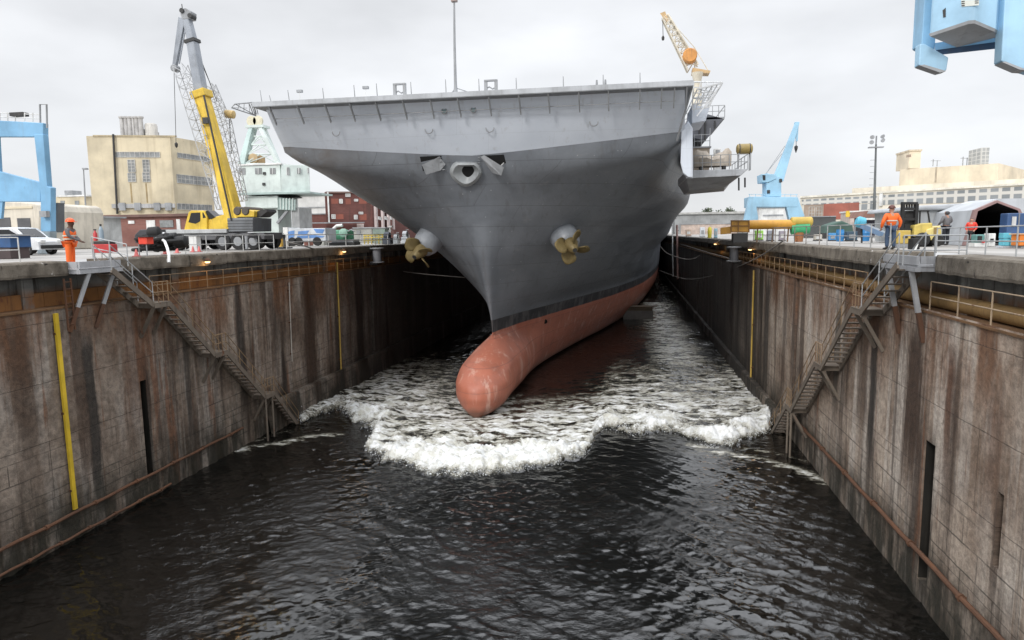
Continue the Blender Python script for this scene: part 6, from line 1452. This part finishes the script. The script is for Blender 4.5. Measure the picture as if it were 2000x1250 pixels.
t = thing('brick_store', 'low brown roofed store behind the worker seen from behind', 'building', (P(1730, 460, 84).x, 84, 0)); MB().pbox(1690, 424, 1770, 462, 84, 4, 0).build('wall', dirty('store_dark', (.05, .05, .07), .8), t); MB().prism([P(a, b, 83.5) for a, b in ((1684, 425), (1774, 423), (1770, 408), (1692, 412))], (0, 5, 0)).build('roof', dirty('store_roof', (.24, .13, .10), .85, .3), t); MB().pbox(1684, 425, 1774, 429, 83.3, .3).build('fascia', WHITE, t)
# --- lighting mast
lv = 98.
t = thing('lighting_mast', 'tall dark lighting mast with floodlight heads on the right quay', 'mast', (P(1707, 440, lv).x, lv, 0))
zt = P(1711, 282, lv); MB().pipe([(P(1707, 440, lv).x, lv, 0), zt], [.21, .11], 12).build('pole', dirty('mast_dark', (.12, .13, .13), .6, .3), t, True)
for i, (dx, dz) in enumerate(((-.6, .35), (.6, .55), (-.55, 1.0), (.55, 1.05))):
    MB().lathe((zt.x+dx, lv-.2, zt.z+dz), (dx*.5, -.8, -.4), [(0, .15), (.18, .28), (.3, .28)], 12).build('floodlight', dirty('flood_grey_%d' % i, (.5, .52, .54), .4), t, True)
MB().box(zt.x-.9, zt.x+.9, lv-.3, lv+.3, zt.z-.45, zt.z-.3).build('head_frame', GREYSTEEL, t); MB().tube((zt.x, lv, zt.z-.3), (zt.x, lv, zt.z+1.1), .1).build('head_post', GREYSTEEL, t)
mb = MB()
for k in range(14): z = zt.z-2-k*.8; mb.bar((zt.x-.1, lv, z), (zt.x-.6, lv, z), .05)
mb.build('step_iron', GREYSTEEL, t)
# --- grey shelter with sloping side, and the open arch tent
TENT = dirty('tent_fabric', (.45, .47, .49), .6, .2, sc=.4); TENT2 = dirty('shelter_panel', (.44, .46, .47), .6, .25, sc=.4)
hv = 44.
t = thing('grey_shelter', 'grey panelled shelter left of the open black arch tent', 'shelter', (P(1840, 475, hv).x, hv, 0))
MB().prism([P(a, b, hv) for a, b in ((1790, 474), (1864, 476), (1879, 409), (1790, 409))], (0, 7, 0)).build('wall', TENT2, t)
MB().prism([P(a, b, hv-.3) for a, b in ((1782, 411), (1884, 409), (1880, 397), (1788, 402))], (0, 8, 0)).build('roof', TENT, t, bevel=.1)
MB().prism([P(a, b, hv-.06) for a, b in ((1864, 474), (1867, 474), (1881, 411), (1878, 411))], (0, .05, 0)).build('edge_strip', dirty('edge_brown', (.22, .15, .14), .6), t)
for px, w_, m_ in ((1812, 3, GREYSTEEL), (1830, 4, BLACK)): MB().pbox(px, 413, px+w_, 470, hv-.05, .06).build('panel_gap', m_, t)
MB().pbox(1850, 422, 1860, 440, hv-.06, .08).build('vent', GREYSTEEL, t); MB().pbox(1848, 443, 1872, 445, hv-.07, .09).build('ledge', GREYSTEEL, t)
av = 38.
prof = [(1882, 492), (1904, 410), (1948, 391), (1993, 408), (2022, 496)]; inn = [(1891, 492), (1910, 412.5), (1948, 396), (1988, 411), (2012, 496)]
t = thing('arch_tent', 'open grey arch tent with a black inside and brown rim', 'tent', (P(1948, 490, av).x, av, 0))
def gp(a, b, v):
    p = P(a, b, v)
    if b > 480: p.z = 0.
    return p
dv = Vector((1.2, 12, 0)); outer = [gp(a, b, av) for a, b in prof]; inner = [gp(a, b, av) for a, b in inn]
mb = MB(); mb.grid([outer, [p+dv for p in outer]]); mb.build('canopy', TENT, t)
mb = MB(); mb.grid([outer, inner]); mb.grid([outer, [p+Vector((0, .25, 0)) for p in outer]]); r = mb.build('rim', dirty('tent_rim', (.30, .19, .18), .6, .3), t)
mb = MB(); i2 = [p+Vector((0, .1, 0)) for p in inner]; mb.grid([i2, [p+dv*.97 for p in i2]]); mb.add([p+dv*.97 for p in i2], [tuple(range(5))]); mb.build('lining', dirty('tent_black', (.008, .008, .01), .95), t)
t = thing('tent_roof', 'pale grey canopy roof spreading between the shelter and the arch tent', 'canopy', (P(1890, 475, 46).x, 50, 0))
MB().prism([P(a, b, 46.5) for a, b in ((1862, 476), (1893, 478), (1915, 404), (1880, 398))], (0, 5, 0)).build('side_panel', dirty('tent_side', (.50, .54, .57), .6, .2), t)
MB().prism([P(a, b, 51) for a, b in ((1800, 402), (1905, 400), (1948, 388), (2080, 386), (2080, 430), (1800, 430))], (0, 4, 0)).build('roof', TENT, t)
for px in (1880, 1893): MB().tube((P(px, 476, 46.3).x, 46.3, 0), P(px+10, 410, 46.3), .07).build('post', WHITERAIL, t)
t = thing('blue_container', 'blue container with a white notice at the mouth of the black arch tent', 'container', (P(1980, 480, 36.6).x, 36.6, 0)); MB().pbox(1966, 416, 2030, 490, 36.6, .7, 0).build('body', dirty('container_blue', (.05, .11, .25), .5, .3), t, bevel=.04); MB().pbox(1977, 423, 1985, 442, 36.56, .05).build('notice', WHITE, t); MB().pbox(1988, 417, 1990, 488, 36.55, .06).build('door_bar', GREYSTEEL, t)
t = thing('tool_bench', 'turquoise plastic crates piled in front of the tent mouth', 'crate', (P(1975, 490, 33).x, 33, 0)); CY = dirty('turquoise', (.13, .50, .62), .4, .2)
for a in ((1960, 466, 1972, 480), (1973, 464, 1986, 480), (1960, 455, 1975, 465.5), (1976, 456, 1988, 463.5)): MB().pbox(*a, 33, .4).build('crate_box', CY, t, bevel=.02)
MB().pbox(1958, 480.2, 1990, 497, 33.05, .6, 0).build('stand', dirty('stand_pale', (.55, .58, .62), .5), t)
t = thing('orange_bin', 'orange bin at the right edge beside the turquoise crates', 'bin', (P(2000, 490, 32).x, 32, 0)); MB().pbox(1992, 458, 2016, 480, 32, .7).build('body', dirty('bin_orange', (.75, .22, .03), .45, .2), t, bevel=.04); MB().pbox(1991, 456, 2017, 458, 31.95, .8).build('lid', dirty('bin_lid', (.72, .42, .2), .5), t); MB().pbox(1994, 480.2, 2014, 498, 32.1, .5, 0).build('stand', GREYSTEEL, t)
t = thing('bench_machine', 'green and black workshop machine in front of the tent mouth', 'machine', (P(1915, 490, 35).x, 35, 0)); MB().pbox(1906, 458, 1924, 474, 35, .5).build('body', dirty('bench_green', (.12, .28, .26), .5), t, bevel=.05); MB().pbox(1910, 461, 1918, 471, 34.95, .05).build('dark_panel', BLACK, t); MB().pbox(1903, 474.2, 1928, 498, 35, .6, 0).build('bench', WHITE, t); MB().lathe(P(1920, 472, 34.9), (0, -1, 0), [(0, .07), (.05, .07)], 10).build('red_knob', REDP, t)
t = thing('white_locker', 'tall white locker standing in the tent mouth', 'locker', (P(1942, 490, 35).x, 35, 0)); MB().pbox(1931, 456, 1944, 494, 35.5, .5, 0).build('body', WHITE, t, bevel=.02); MB().pbox(1935, 466, 1941, 472, 35.44, .05).build('dark_vent', BLACK, t)
# --- forklift with black mast, yellow tank beside it
kv = 37.
Kp = lambda px, py, d=0: P(px, py, kv+d)
t = thing('forklift', 'yellow forklift with a tall black mast on the right quay', 'forklift', (Kp(1790, 490).x, kv, 0))
for a in ((1760, 1765), (1786, 1792)): o = MB().box(Kp(a[0], 450).x, Kp(a[1], 450).x, kv, kv+.25, .1, Kp(1775, 398).z).build('mast_rail', BLACK, t)
for py in (397, 408, 428, 448, 462): MB().bar(Kp(1760, py, .1), Kp(1792, py, .1), .14, .12).build('mast_crossbar', BLACK, t)
for k in range(5): MB().tube(Kp(1766+k*5, 398, .15), Kp(1766+k*5, 407, .15), .05).build('guard_bar', BLACK, t)
MB().pbox(1768, 412, 1784, 450, kv+.3, .2).build('lift_cylinder', DARK, t); MB().pbox(1759, 438, 1786, 462, kv+.35, .4).build('carriage', DARK, t)
MB().prism([Kp(a, b, -.2) for a, b in ((1785, 462), (1786, 440), (1800, 436), (1822, 435), (1822, 452), (1815, 463))], (0, 1.2, 0)).build('body', dirty('fork_yellow', (.62, .48, .12), .45, .3), t, bevel=.06)
MB().prism([Kp(a, b, -.3) for a, b in ((1806, 464), (1810, 448), (1838, 440), (1840, 456), (1826, 472))], (0, 1.4, 0)).build('counterweight', dirty('fork_pale', (.66, .54, .20), .45, .3), t, bevel=.06)
MB().pbox(1824, 444, 1832, 457, kv-.32, .04).build('grille', dirty('fork_brown', (.3, .2, .06), .6), t)
for px, r in ((1797, .34), (1826, .28)):
    for d in (-.35, .95): o = MB().lathe((Kp(px, 480).x, kv+d, r), (0, 1, 0), [(0, r*.5), (0, r*.9), (.04, r), (.26, r), (.3, r*.8)], 18).build('wheel', BLACK, t, True)
MB().pbox(1793, 470, 1822, 482, kv+.1, .8).build('chassis', BLACK, t)
mb = MB()
for a, b in (((1796, 437), (1797, 412)), ((1816, 436), (1812, 412))):
    for d in (0, .8): mb.bar(Kp(*a, d), Kp(*b, d), .06)
mb.bar(Kp(1795, 412), Kp(1814, 412), .06); mb.bar(Kp(1795, 412, .8), Kp(1814, 412, .8), .06); mb.bar(Kp(1795, 412), Kp(1795, 412, .8), .06); mb.bar(Kp(1814, 412), Kp(1814, 412, .8), .06); mb.build('overhead_guard', BLACK, t)
MB().bar(Kp(1762, 484, -.1), Kp(1790, 484, -.1), .1, .06).build('fork', BLACK, t)
t = thing('yellow_tank', 'yellow square tank just right of the orange jacket worker', 'tank', (P(1768, 485, 35).x, 35, 0)); MB().pbox(1754, 450, 1779, 476, 35, .7).build('body', dirty('tank_yellow', (.62, .44, .10), .5, .35), t, bevel=.04); MB().pbox(1764, 461, 1773, 465, 34.96, .06).build('handle_slot', DARK, t); MB().pbox(1752, 476.1, 1781, 486, 35, .7, 0).build('stand', GREYSTEEL, t)
t = thing('black_bin', 'black open frame trestle by the railing below the forklift', 'trestle', (P(1790, 494, 31).x, 31, 0)); MB().pbox(1782, 466, 1797, 495, 31.4, .5, 0).build('cabinet', BLACK, t, bevel=.02); MB().bar(P(1785, 494, 31.2), P(1792, 476, 31.2), .06).build('prop', WHITE, t)
# railing along the right quay
guard_rail('pale railing along the far right quay edge under the orange boom', [ER(1440), ER(1600)], 1.1, 3.0, dirty('brown_rail', (.25, .22, .20), .6, .3, .2), 2, r=.03)
guard_rail('pale railing on the right quay left of the orange jacket worker', [ER(1615), ER(1738)], 1.1, 2.4, RAILMAT, 2, r=.028)
ph = R0 = Vector((BR+.35, STAIR_R[1], 0))
guard_rail('pale railing along the near right quay in front of the tents', [(BR+1.3, STAIR_R[1], -.05), (BR+1.35, 21, 0), (BR+1.3, 12., 0)], .92, 1.6, RAILMAT, 2)
guard_rail('short grey railing round the right stair head', [(BR-.95, STAIR_R[0]+.1, -.36), (BR+1.0, STAIR_R[0]+.1, -.36)], 1.0, .9, RAILMAT, 2)
# --- blue gantry hanging in at the top right: legs, crossbeam and operator's cab of a dock crane
gv2 = 15.5
Bp = lambda px, py, d=0: P(px, py, gv2+d)
CABBLUE = dirty('gantry_sky_blue', (.36, .57, .73), .45, .25, .04, (.25, .33, .4), sc=.8); CABD = dirty('gantry_mid_blue', (.27, .49, .68), .45, .25, .03, sc=.8)
UNDER = dirty('cab_underside', (.36, .37, .38), .6, .35)
t = thing('overhead_crane', 'sky blue crane carriage with a rounded cab hanging in at top right', 'crane', (Bp(1900, 60).x, gv2, 5))
def tall(px, v, depth, up, nm, m_, bv=.02):
    """outline given in pixels; points above the frame are carried up by up metres"""
    q = []
    for a, b in px:
        p = Bp(a, max(b, 0), v)
        if b < 0: p.z += up
        q.append(p)
    return MB().prism(q, (0, depth, 0)).build(nm, m_, t, bevel=bv)
tall([(1805, -1), (1834, -1), (1826, 100), (1800, 86)], .6, .5, 2.2, 'left_column', CABD)
o = tall([(1797, 85), (1806, 85), (1853, 112), (1849, 137), (1835, 141), (1795, 127)], .25, .25, 0, 'column_foot', CABBLUE)
MB().prism([Bp(a, b, .24) for a, b in ((1795.5, 127.5), (1805, 126), (1848, 138.5), (1836, 141.5))], (0, .24, 0)).build('foot_underside', UNDER, o)
tall([(1958, -1), (2075, -1), (2075, 150), (2046, 150), (1992, 133), (1956, 119)], -.3, .3, 2.2, 'right_column', CABBLUE)
MB().prism([Bp(a, b, -.31) for a, b in ((1957, 121), (1964, 120), (2008, 137), (1992, 136))], (0, .29, 0)).build('column_underside', UNDER, t)
MB().hexa([Bp(1828, 108, .55), Bp(1957, 94, .55), Bp(1957, 94, 1.0), Bp(1828, 108, 1.0)], [Bp(1828, 92, .55), Bp(1957, 76, .55), Bp(1957, 76, 1.0), Bp(1828, 92, 1.0)]).build('cross_beam', dirty('beam_navy', (.05, .09, .16), .5, .3), t)
MB().hexa([Bp(1826, 98, .5), Bp(1958, 80, .5), Bp(1958, 80, .54), Bp(1826, 98, .54)], [Bp(1826, 84, .5), Bp(1958, 64, .5), Bp(1958, 64, .54), Bp(1826, 84, .54)]).build('beam_web', CABD, t)
# rounded cab body with a sloping underside
cab = [Bp(1814, 66, -.15), Bp(1892, 40, -.55), Bp(1904, 39, -.6), Bp(1944, 56, -.3), Bp(1956, 66, .3), Bp(1868, 88, .5)]
top = [Vector((p.x, p.y, Bp(1880, 0).z+2.4)) for p in cab]
n = len(cab); mb = MB().add(cab+top, [(i, (i+1) % n, n+(i+1) % n, n+i) for i in range(n)]+[tuple(range(n, 2*n))]); mb.build('cab_body', CABBLUE, t, bevel=.05)
rim = [p+Vector((0, 0, .0)) for p in cab]; low = [p.lerp(sum(cab, Vector())/n, .04)-Vector((0, 0, .055)) for p in cab]
MB().add(rim+low, [(i, (i+1) % n, n+(i+1) % n, n+i) for i in range(n)]+[tuple(range(n, 2*n))]).build('cab_floor', UNDER, t)
cf = lambda px, py, e=.012: _cabface(px, py, e)
def _cabface(px, py, e):
    a, b = cab[0], cab[1]; d = (b-a); d.z = 0; nrm = Vector((d.y, -d.x, 0)).normalized()
    if nrm.y > 0: nrm = -nrm
    r = Vector(ray(px, py)); o_ = Vector(EYE); return o_+r*((a+nrm*e-o_).dot(nrm)/r.dot(nrm)), nrm
def decal(px4, nm, m_, e=.012, th=.01):
    q = [cf(a, b, e) for a, b in px4]; return MB().prism([p for p, _ in q], -q[0][1]*th).build(nm, m_, t)
SIGNW = dirty('sign_white', (.66, .68, .62), .5, .2); 
o = decal([(1877, 0), (1912, 0), (1912, 10), (1878, 13)], 'notice', SIGNW)
def sign_bar(px4, par, m_=DARK, e=.02):
    q = [cf(a, b, e) for a, b in px4]; return MB().prism([p for p, _ in q], -q[0][1]*.006).build('lettering', m_, par)
for k in range(3): sign_bar([(1878, 2+k*4), (1884, 1.5+k*4), (1884, 3.2+k*4), (1878, 3.8+k*4)], o)
for k in range(2): sign_bar([(1904, 1+k*4), (1911, .5+k*4), (1911, 2+k*4), (1904, 2.5+k*4)], o)
decal([(1841, 20), (1847, 15), (1847, 33), (1842, 34)], 'slot', DARK)
def cface2(px, py, e=.012):
    a, b = cab[2], cab[3]; d = b-a; d.z = 0; nrm = Vector((d.y, -d.x, 0)).normalized()
    if nrm.y > 0: nrm = -nrm
    r = Vector(ray(px, py)); o_ = Vector(EYE); return o_+r*((a+nrm*e-o_).dot(nrm)/r.dot(nrm)), nrm
q = [cface2(a, b, .012) for a, b in ((1940, 2), (1948, 4), (1946, 26), (1939, 24))]
# ================================================================== PEOPLE
SKIN_D = NT('brown_skin').fin((.10, .05, .03), .5); SKIN_L = NT('light_skin').fin((.42, .22, .15), .5)
ORV = NT('hi_vis_orange'); ORV = ORV.fin((.85, .14, .015), .6, 0, ORV.bump(ORV.noise(ORV.pos, 9, 4, .6), .6, .03))
TAPE = NT('reflective_tape').fin((.55, .54, .45), .4); JEANS = NT('blue_jeans'); JEANS = JEANS.fin((.045, .075, .13), .85, 0, JEANS.bump(JEANS.noise(JEANS.pos, 10, 4), .5, .02))
CLOTH = lambda n, c: NT(n).fin(c, .85)
def skin_mesh(name, verts, edges, rad, mat, parent, root=0, sub=1):
    me = bpy.data.meshes.new(name); me.from_pydata(verts, edges, []); o = bpy.data.objects.new(name, me); C.objects.link(o)
    m = o.modifiers.new('skin', 'SKIN'); m.use_smooth_shade = True
    sv_ = me.skin_vertices[0].data
    for i, r in enumerate(rad): sv_[i].radius = (r, r) if not isinstance(r, tuple) else r; sv_[i].use_root = i == root
    s_ = o.modifiers.new('smooth', 'SUBSURF'); s_.levels = sub; s_.render_levels = sub
    bpy.context.view_layer.update()
    ev = o.evaluated_get(bpy.context.evaluated_depsgraph_get()); nm = bpy.data.meshes.new_from_object(ev); o.modifiers.clear(); o.data = nm; bpy.data.meshes.remove(me)
    nm.name = name; nm.materials.clear(); nm.materials.append(mat); nm.polygons.foreach_set('use_smooth', [True]*len(nm.polygons))
    o.parent = parent; return o
def person(label, loc, yaw, H, top, legs, skin, hands, hat=None, hood=False, vest=False, knees=(0, 0), sleeves=None, lean=0., bulk=1.):
    """standing person facing local +Y; hands = local targets (left, right) at H = 1.78"""
    t = thing('person', label, 'person', loc); t.rotation_euler = (0, 0, yaw); k = H/1.78; t.scale = (k*bulk, k*bulk, k)
    J = dict(pel=(0, 0, .96), wai=(0, lean*.3, 1.10), che=(0, lean*.7, 1.32), nk=(0, lean, 1.50), jaw=(0, lean+.03, 1.58), hd=(0, lean+.02, 1.66), cr=(0, lean+.01, 1.73), no=(0, lean+.125, 1.635))
    V, E, R = [], [], []; ix = {}
    def add(n, p, r, to=None):
        ix[n] = len(V); V.append(p); R.append(r)
        if to is not None: E.append((ix[to], ix[n]))
    add('pel', J['pel'], .13); add('wai', J['wai'], .12, 'pel'); add('che', J['che'], (.16, .12), 'wai'); add('nk', J['nk'], .055, 'che'); add('jaw', J['jaw'], .07, 'nk'); add('hd', J['hd'], .092, 'jaw'); add('cr', J['cr'], .075, 'hd'); add('no', J['no'], .018, 'hd')
    for ear in (-1, 1): add('ear%d' % ear, (ear*.095, lean+.0, 1.64), .016, 'hd')
    lg = {}
    for s_, kn, hnd in ((-1, knees[0], hands[0]), (1, knees[1], hands[1])):
        add('hip%d' % s_, (s_*.10, 0, .90), .095, 'pel'); add('kn%d' % s_, (s_*.115, kn, .50), .062, 'hip%d' % s_); add('an%d' % s_, (s_*.12, kn*.2-.02, .09), .045, 'kn%d' % s_); add('to%d' % s_, (s_*.135, kn*.2+.13, .045), .04, 'an%d' % s_)
        sh = (s_*.20, lean*.85, 1.43); h = Vector(hnd); mid = (Vector(sh)+h)/2; L = (h-Vector(sh)).length; bend = math.sqrt(max(0, .29**2-(L/2)**2)); el = mid+Vector((s_*.6, -.75, -.2)).normalized()*bend
        add('sh%d' % s_, sh, .065, 'che'); add('el%d' % s_, tuple(el), .043, 'sh%d' % s_); add('wr%d' % s_, tuple(h), .030, 'el%d' % s_)
        d = (h-el).normalized(); side = d.cross(Vector((0, 1, 0)) if abs(d.y) < .9 else Vector((1, 0, 0))).normalized(); nrm = side.cross(d)
        pm = h+d*.055; add('pa%d' % s_, tuple(pm), .030, 'wr%d' % s_)
        for f, (off, ln) in enumerate(((-.030, .062), (-.010, .078), (.010, .074), (.030, .056))):
            b = pm+d*.035+side*off; add('f%d_%d' % (s_, f), tuple(b), .0095, 'pa%d' % s_); add('g%d_%d' % (s_, f), tuple(b+d*ln*.5+nrm*.012), .0085, 'f%d_%d' % (s_, f)); add('h%d_%d' % (s_, f), tuple(b+d*ln*.85+nrm*.035), .007, 'g%d_%d' % (s_, f))
        add('th%d' % s_, tuple(pm+side*-.04*s_+d*.01), .011, 'pa%d' % s_); add('tt%d' % s_, tuple(pm+side*-.055*s_+d*.05+nrm*.02), .009, 'th%d' % s_)
    skin_mesh('body', V, E, R, skin, t)
    g = lambda n: V[ix[n]]
    def garment(name, names, edges, rad, mat, sub=1): return skin_mesh(name, [g(n) for n in names], edges, rad, mat, t, 0, sub)
    garment('trousers', ['pel', 'hip-1', 'hip1', 'kn-1', 'kn1', 'an-1', 'an1'], [(0, 1), (0, 2), (1, 3), (2, 4), (3, 5), (4, 6)], [(.155, .135), .10, .10, .083, .083, .072, .072], legs)
    if vest: garment('vest', ['pel', 'wai', 'che', 'sh-1', 'sh1'], [(0, 1), (1, 2), (2, 3), (2, 4)], [(.19, .17), (.185, .165), (.205, .165), .082, .082], top)
    garment('jacket' if not vest else 'sleeves', ['pel', 'wai', 'che', 'sh-1', 'sh1', 'el-1', 'el1', 'wr-1', 'wr1'], [(0, 1), (1, 2), (2, 3), (2, 4), (3, 5), (4, 6), (5, 7), (6, 8)],
            [(.19, .165), (.18, .16), (.20, .15), .095, .095, .07, .07, .05, .05] if not vest else [.13, .125, (.165, .13), .072, .072, .056, .056, .042, .042], sleeves or top)
    for s_ in (-1, 1):
        a = Vector(g('an%d' % s_)); b = Vector(g('to%d' % s_))
        skin_mesh('boot', [tuple(a+Vector((0, 0, .08))), tuple(a-Vector((0, .01, .02))), tuple(b), tuple(b+Vector((0, .09, 0)))], [(0, 1), (1, 2), (2, 3)], [.056, .058, (.05, .045), (.042, .035)], DARK, t)
    hx = Vector((0, lean+.02, 1.70))
    for s_ in (-1, 1): MB0 = MB(); MB0.lathe((s_*.034, lean+.098, 1.665), (0, 1, 0), [(0, .012), (.008, .011), (.013, .004)], 8); e_ = MB0.build('eye', DARK, None); e_.parent = t
    mo = MB().box(-.025, .025, lean+.093, lean+.103, 1.588, 1.596).build('mouth', CLOTH('mouth_tone', (.16, .06, .05))); mo.parent = t
    if hat:
        mb = MB(); prof = [(0, .122), (.05, .120), (.10, .095), (.135, .05), (.148, .0)]
        mb.lathe(hx+Vector((0, -.005, .0)), (0, 0, 1), prof, 18, False); mb.lathe(hx+Vector((0, .0, -.004)), (0, 0, 1), [(0, .140), (.012, .138), (.02, .11)], 18)
        mb.prism([hx+Vector((math.cos(a)*.115, .06+math.sin(a)*.13, -.006)) for a in np.linspace(0, math.pi, 10)], (0, 0, .012)); o = mb.build('hard_hat', hat, None, True); o.parent = t
    elif hood: skin_mesh('hood', [(0, lean-.02, 1.52), (0, lean-.02, 1.63), (0, lean-.025, 1.73)], [(0, 1), (1, 2)], [.10, .125, .095], hood, t)
    else: skin_mesh('hair', [(0, lean-.035, 1.62), (0, lean-.03, 1.70), (0, lean-.01, 1.755)], [(0, 1), (1, 2)], [.07, .09, .07], CLOTH('dark_hair_%d' % (len(bpy.data.materials)), (.03, .02, .015)), t)
    if vest or top is ORV:
        for z_, r in ((1.17, .2), (1.05, .2)):
            if not vest and z_ < 1.1: continue
            ring = [Vector((math.cos(a)*(r+.012), lean*.4+math.sin(a)*(r*.86+.012), z_)) for a in np.linspace(0, 2*math.pi, 25)]
            o = MB().grid([ring, [p+Vector((0, 0, .045)) for p in ring]]).build('reflective_band', TAPE, None, True); o.parent = t
    return t
HATO = NT('orange_hat').fin((.85, .11, .02), .35)
wl = P(139, 508, 26.6)
person('worker in orange hard hat and orange vest standing at the left stair head', (wl.x, 26.6, -.36), -1.25, 2.12, ORV, ORV, SKIN_D, ((.02, .30, 1.02), (.12, .33, 1.0)), hat=HATO, vest=True, sleeves=CLOTH('grey_sleeve', (.12, .115, .12)), lean=.05, bulk=1.25)
wr = P(1738, 487, 31.6)
person('worker in orange jacket and jeans seen from behind on the right quay', (wr.x, 31.6, 0), .12, 1.82, ORV, JEANS, SKIN_L, ((-.32, .06, .90), (.32, .06, .90)), hat=NT('dark_cap').fin((.10, .03, .02), .5), knees=(.03, -.02), bulk=1.12)
p1 = P(1846, 474, 38.5)
person('person in grey hooded jacket beside the forklift', (p1.x, 38.5, 0), .4, 1.80, CLOTH('grey_hoodie', (.16, .155, .16)), CLOTH('dark_trousers', (.02, .022, .03)), SKIN_L, ((-.22, .25, 1.05), (.22, .25, 1.05)), hood=CLOTH('dark_hood', (.06, .06, .065)))
p2 = P(1894, 490, 36.)
person('person in red top and dark trousers at the tent mouth', (p2.x, 36., 0), 2.6, 1.35, CLOTH('red_top', (.62, .05, .03)), CLOTH('black_trousers', (.018, .018, .02)), SKIN_L, ((-.2, .22, 1.0), (.2, .22, 1.0)))
p3 = P(1929, 480, 43.)
person('person in white shirt standing inside the black arch tent', (p3.x, 43., 0), 2.9, 1.65, CLOTH('white_shirt', (.7, .7, .68)), CLOTH('black_jeans', (.015, .015, .018)), SKIN_L, ((-.2, .25, 1.05), (.2, .25, 1.05)))
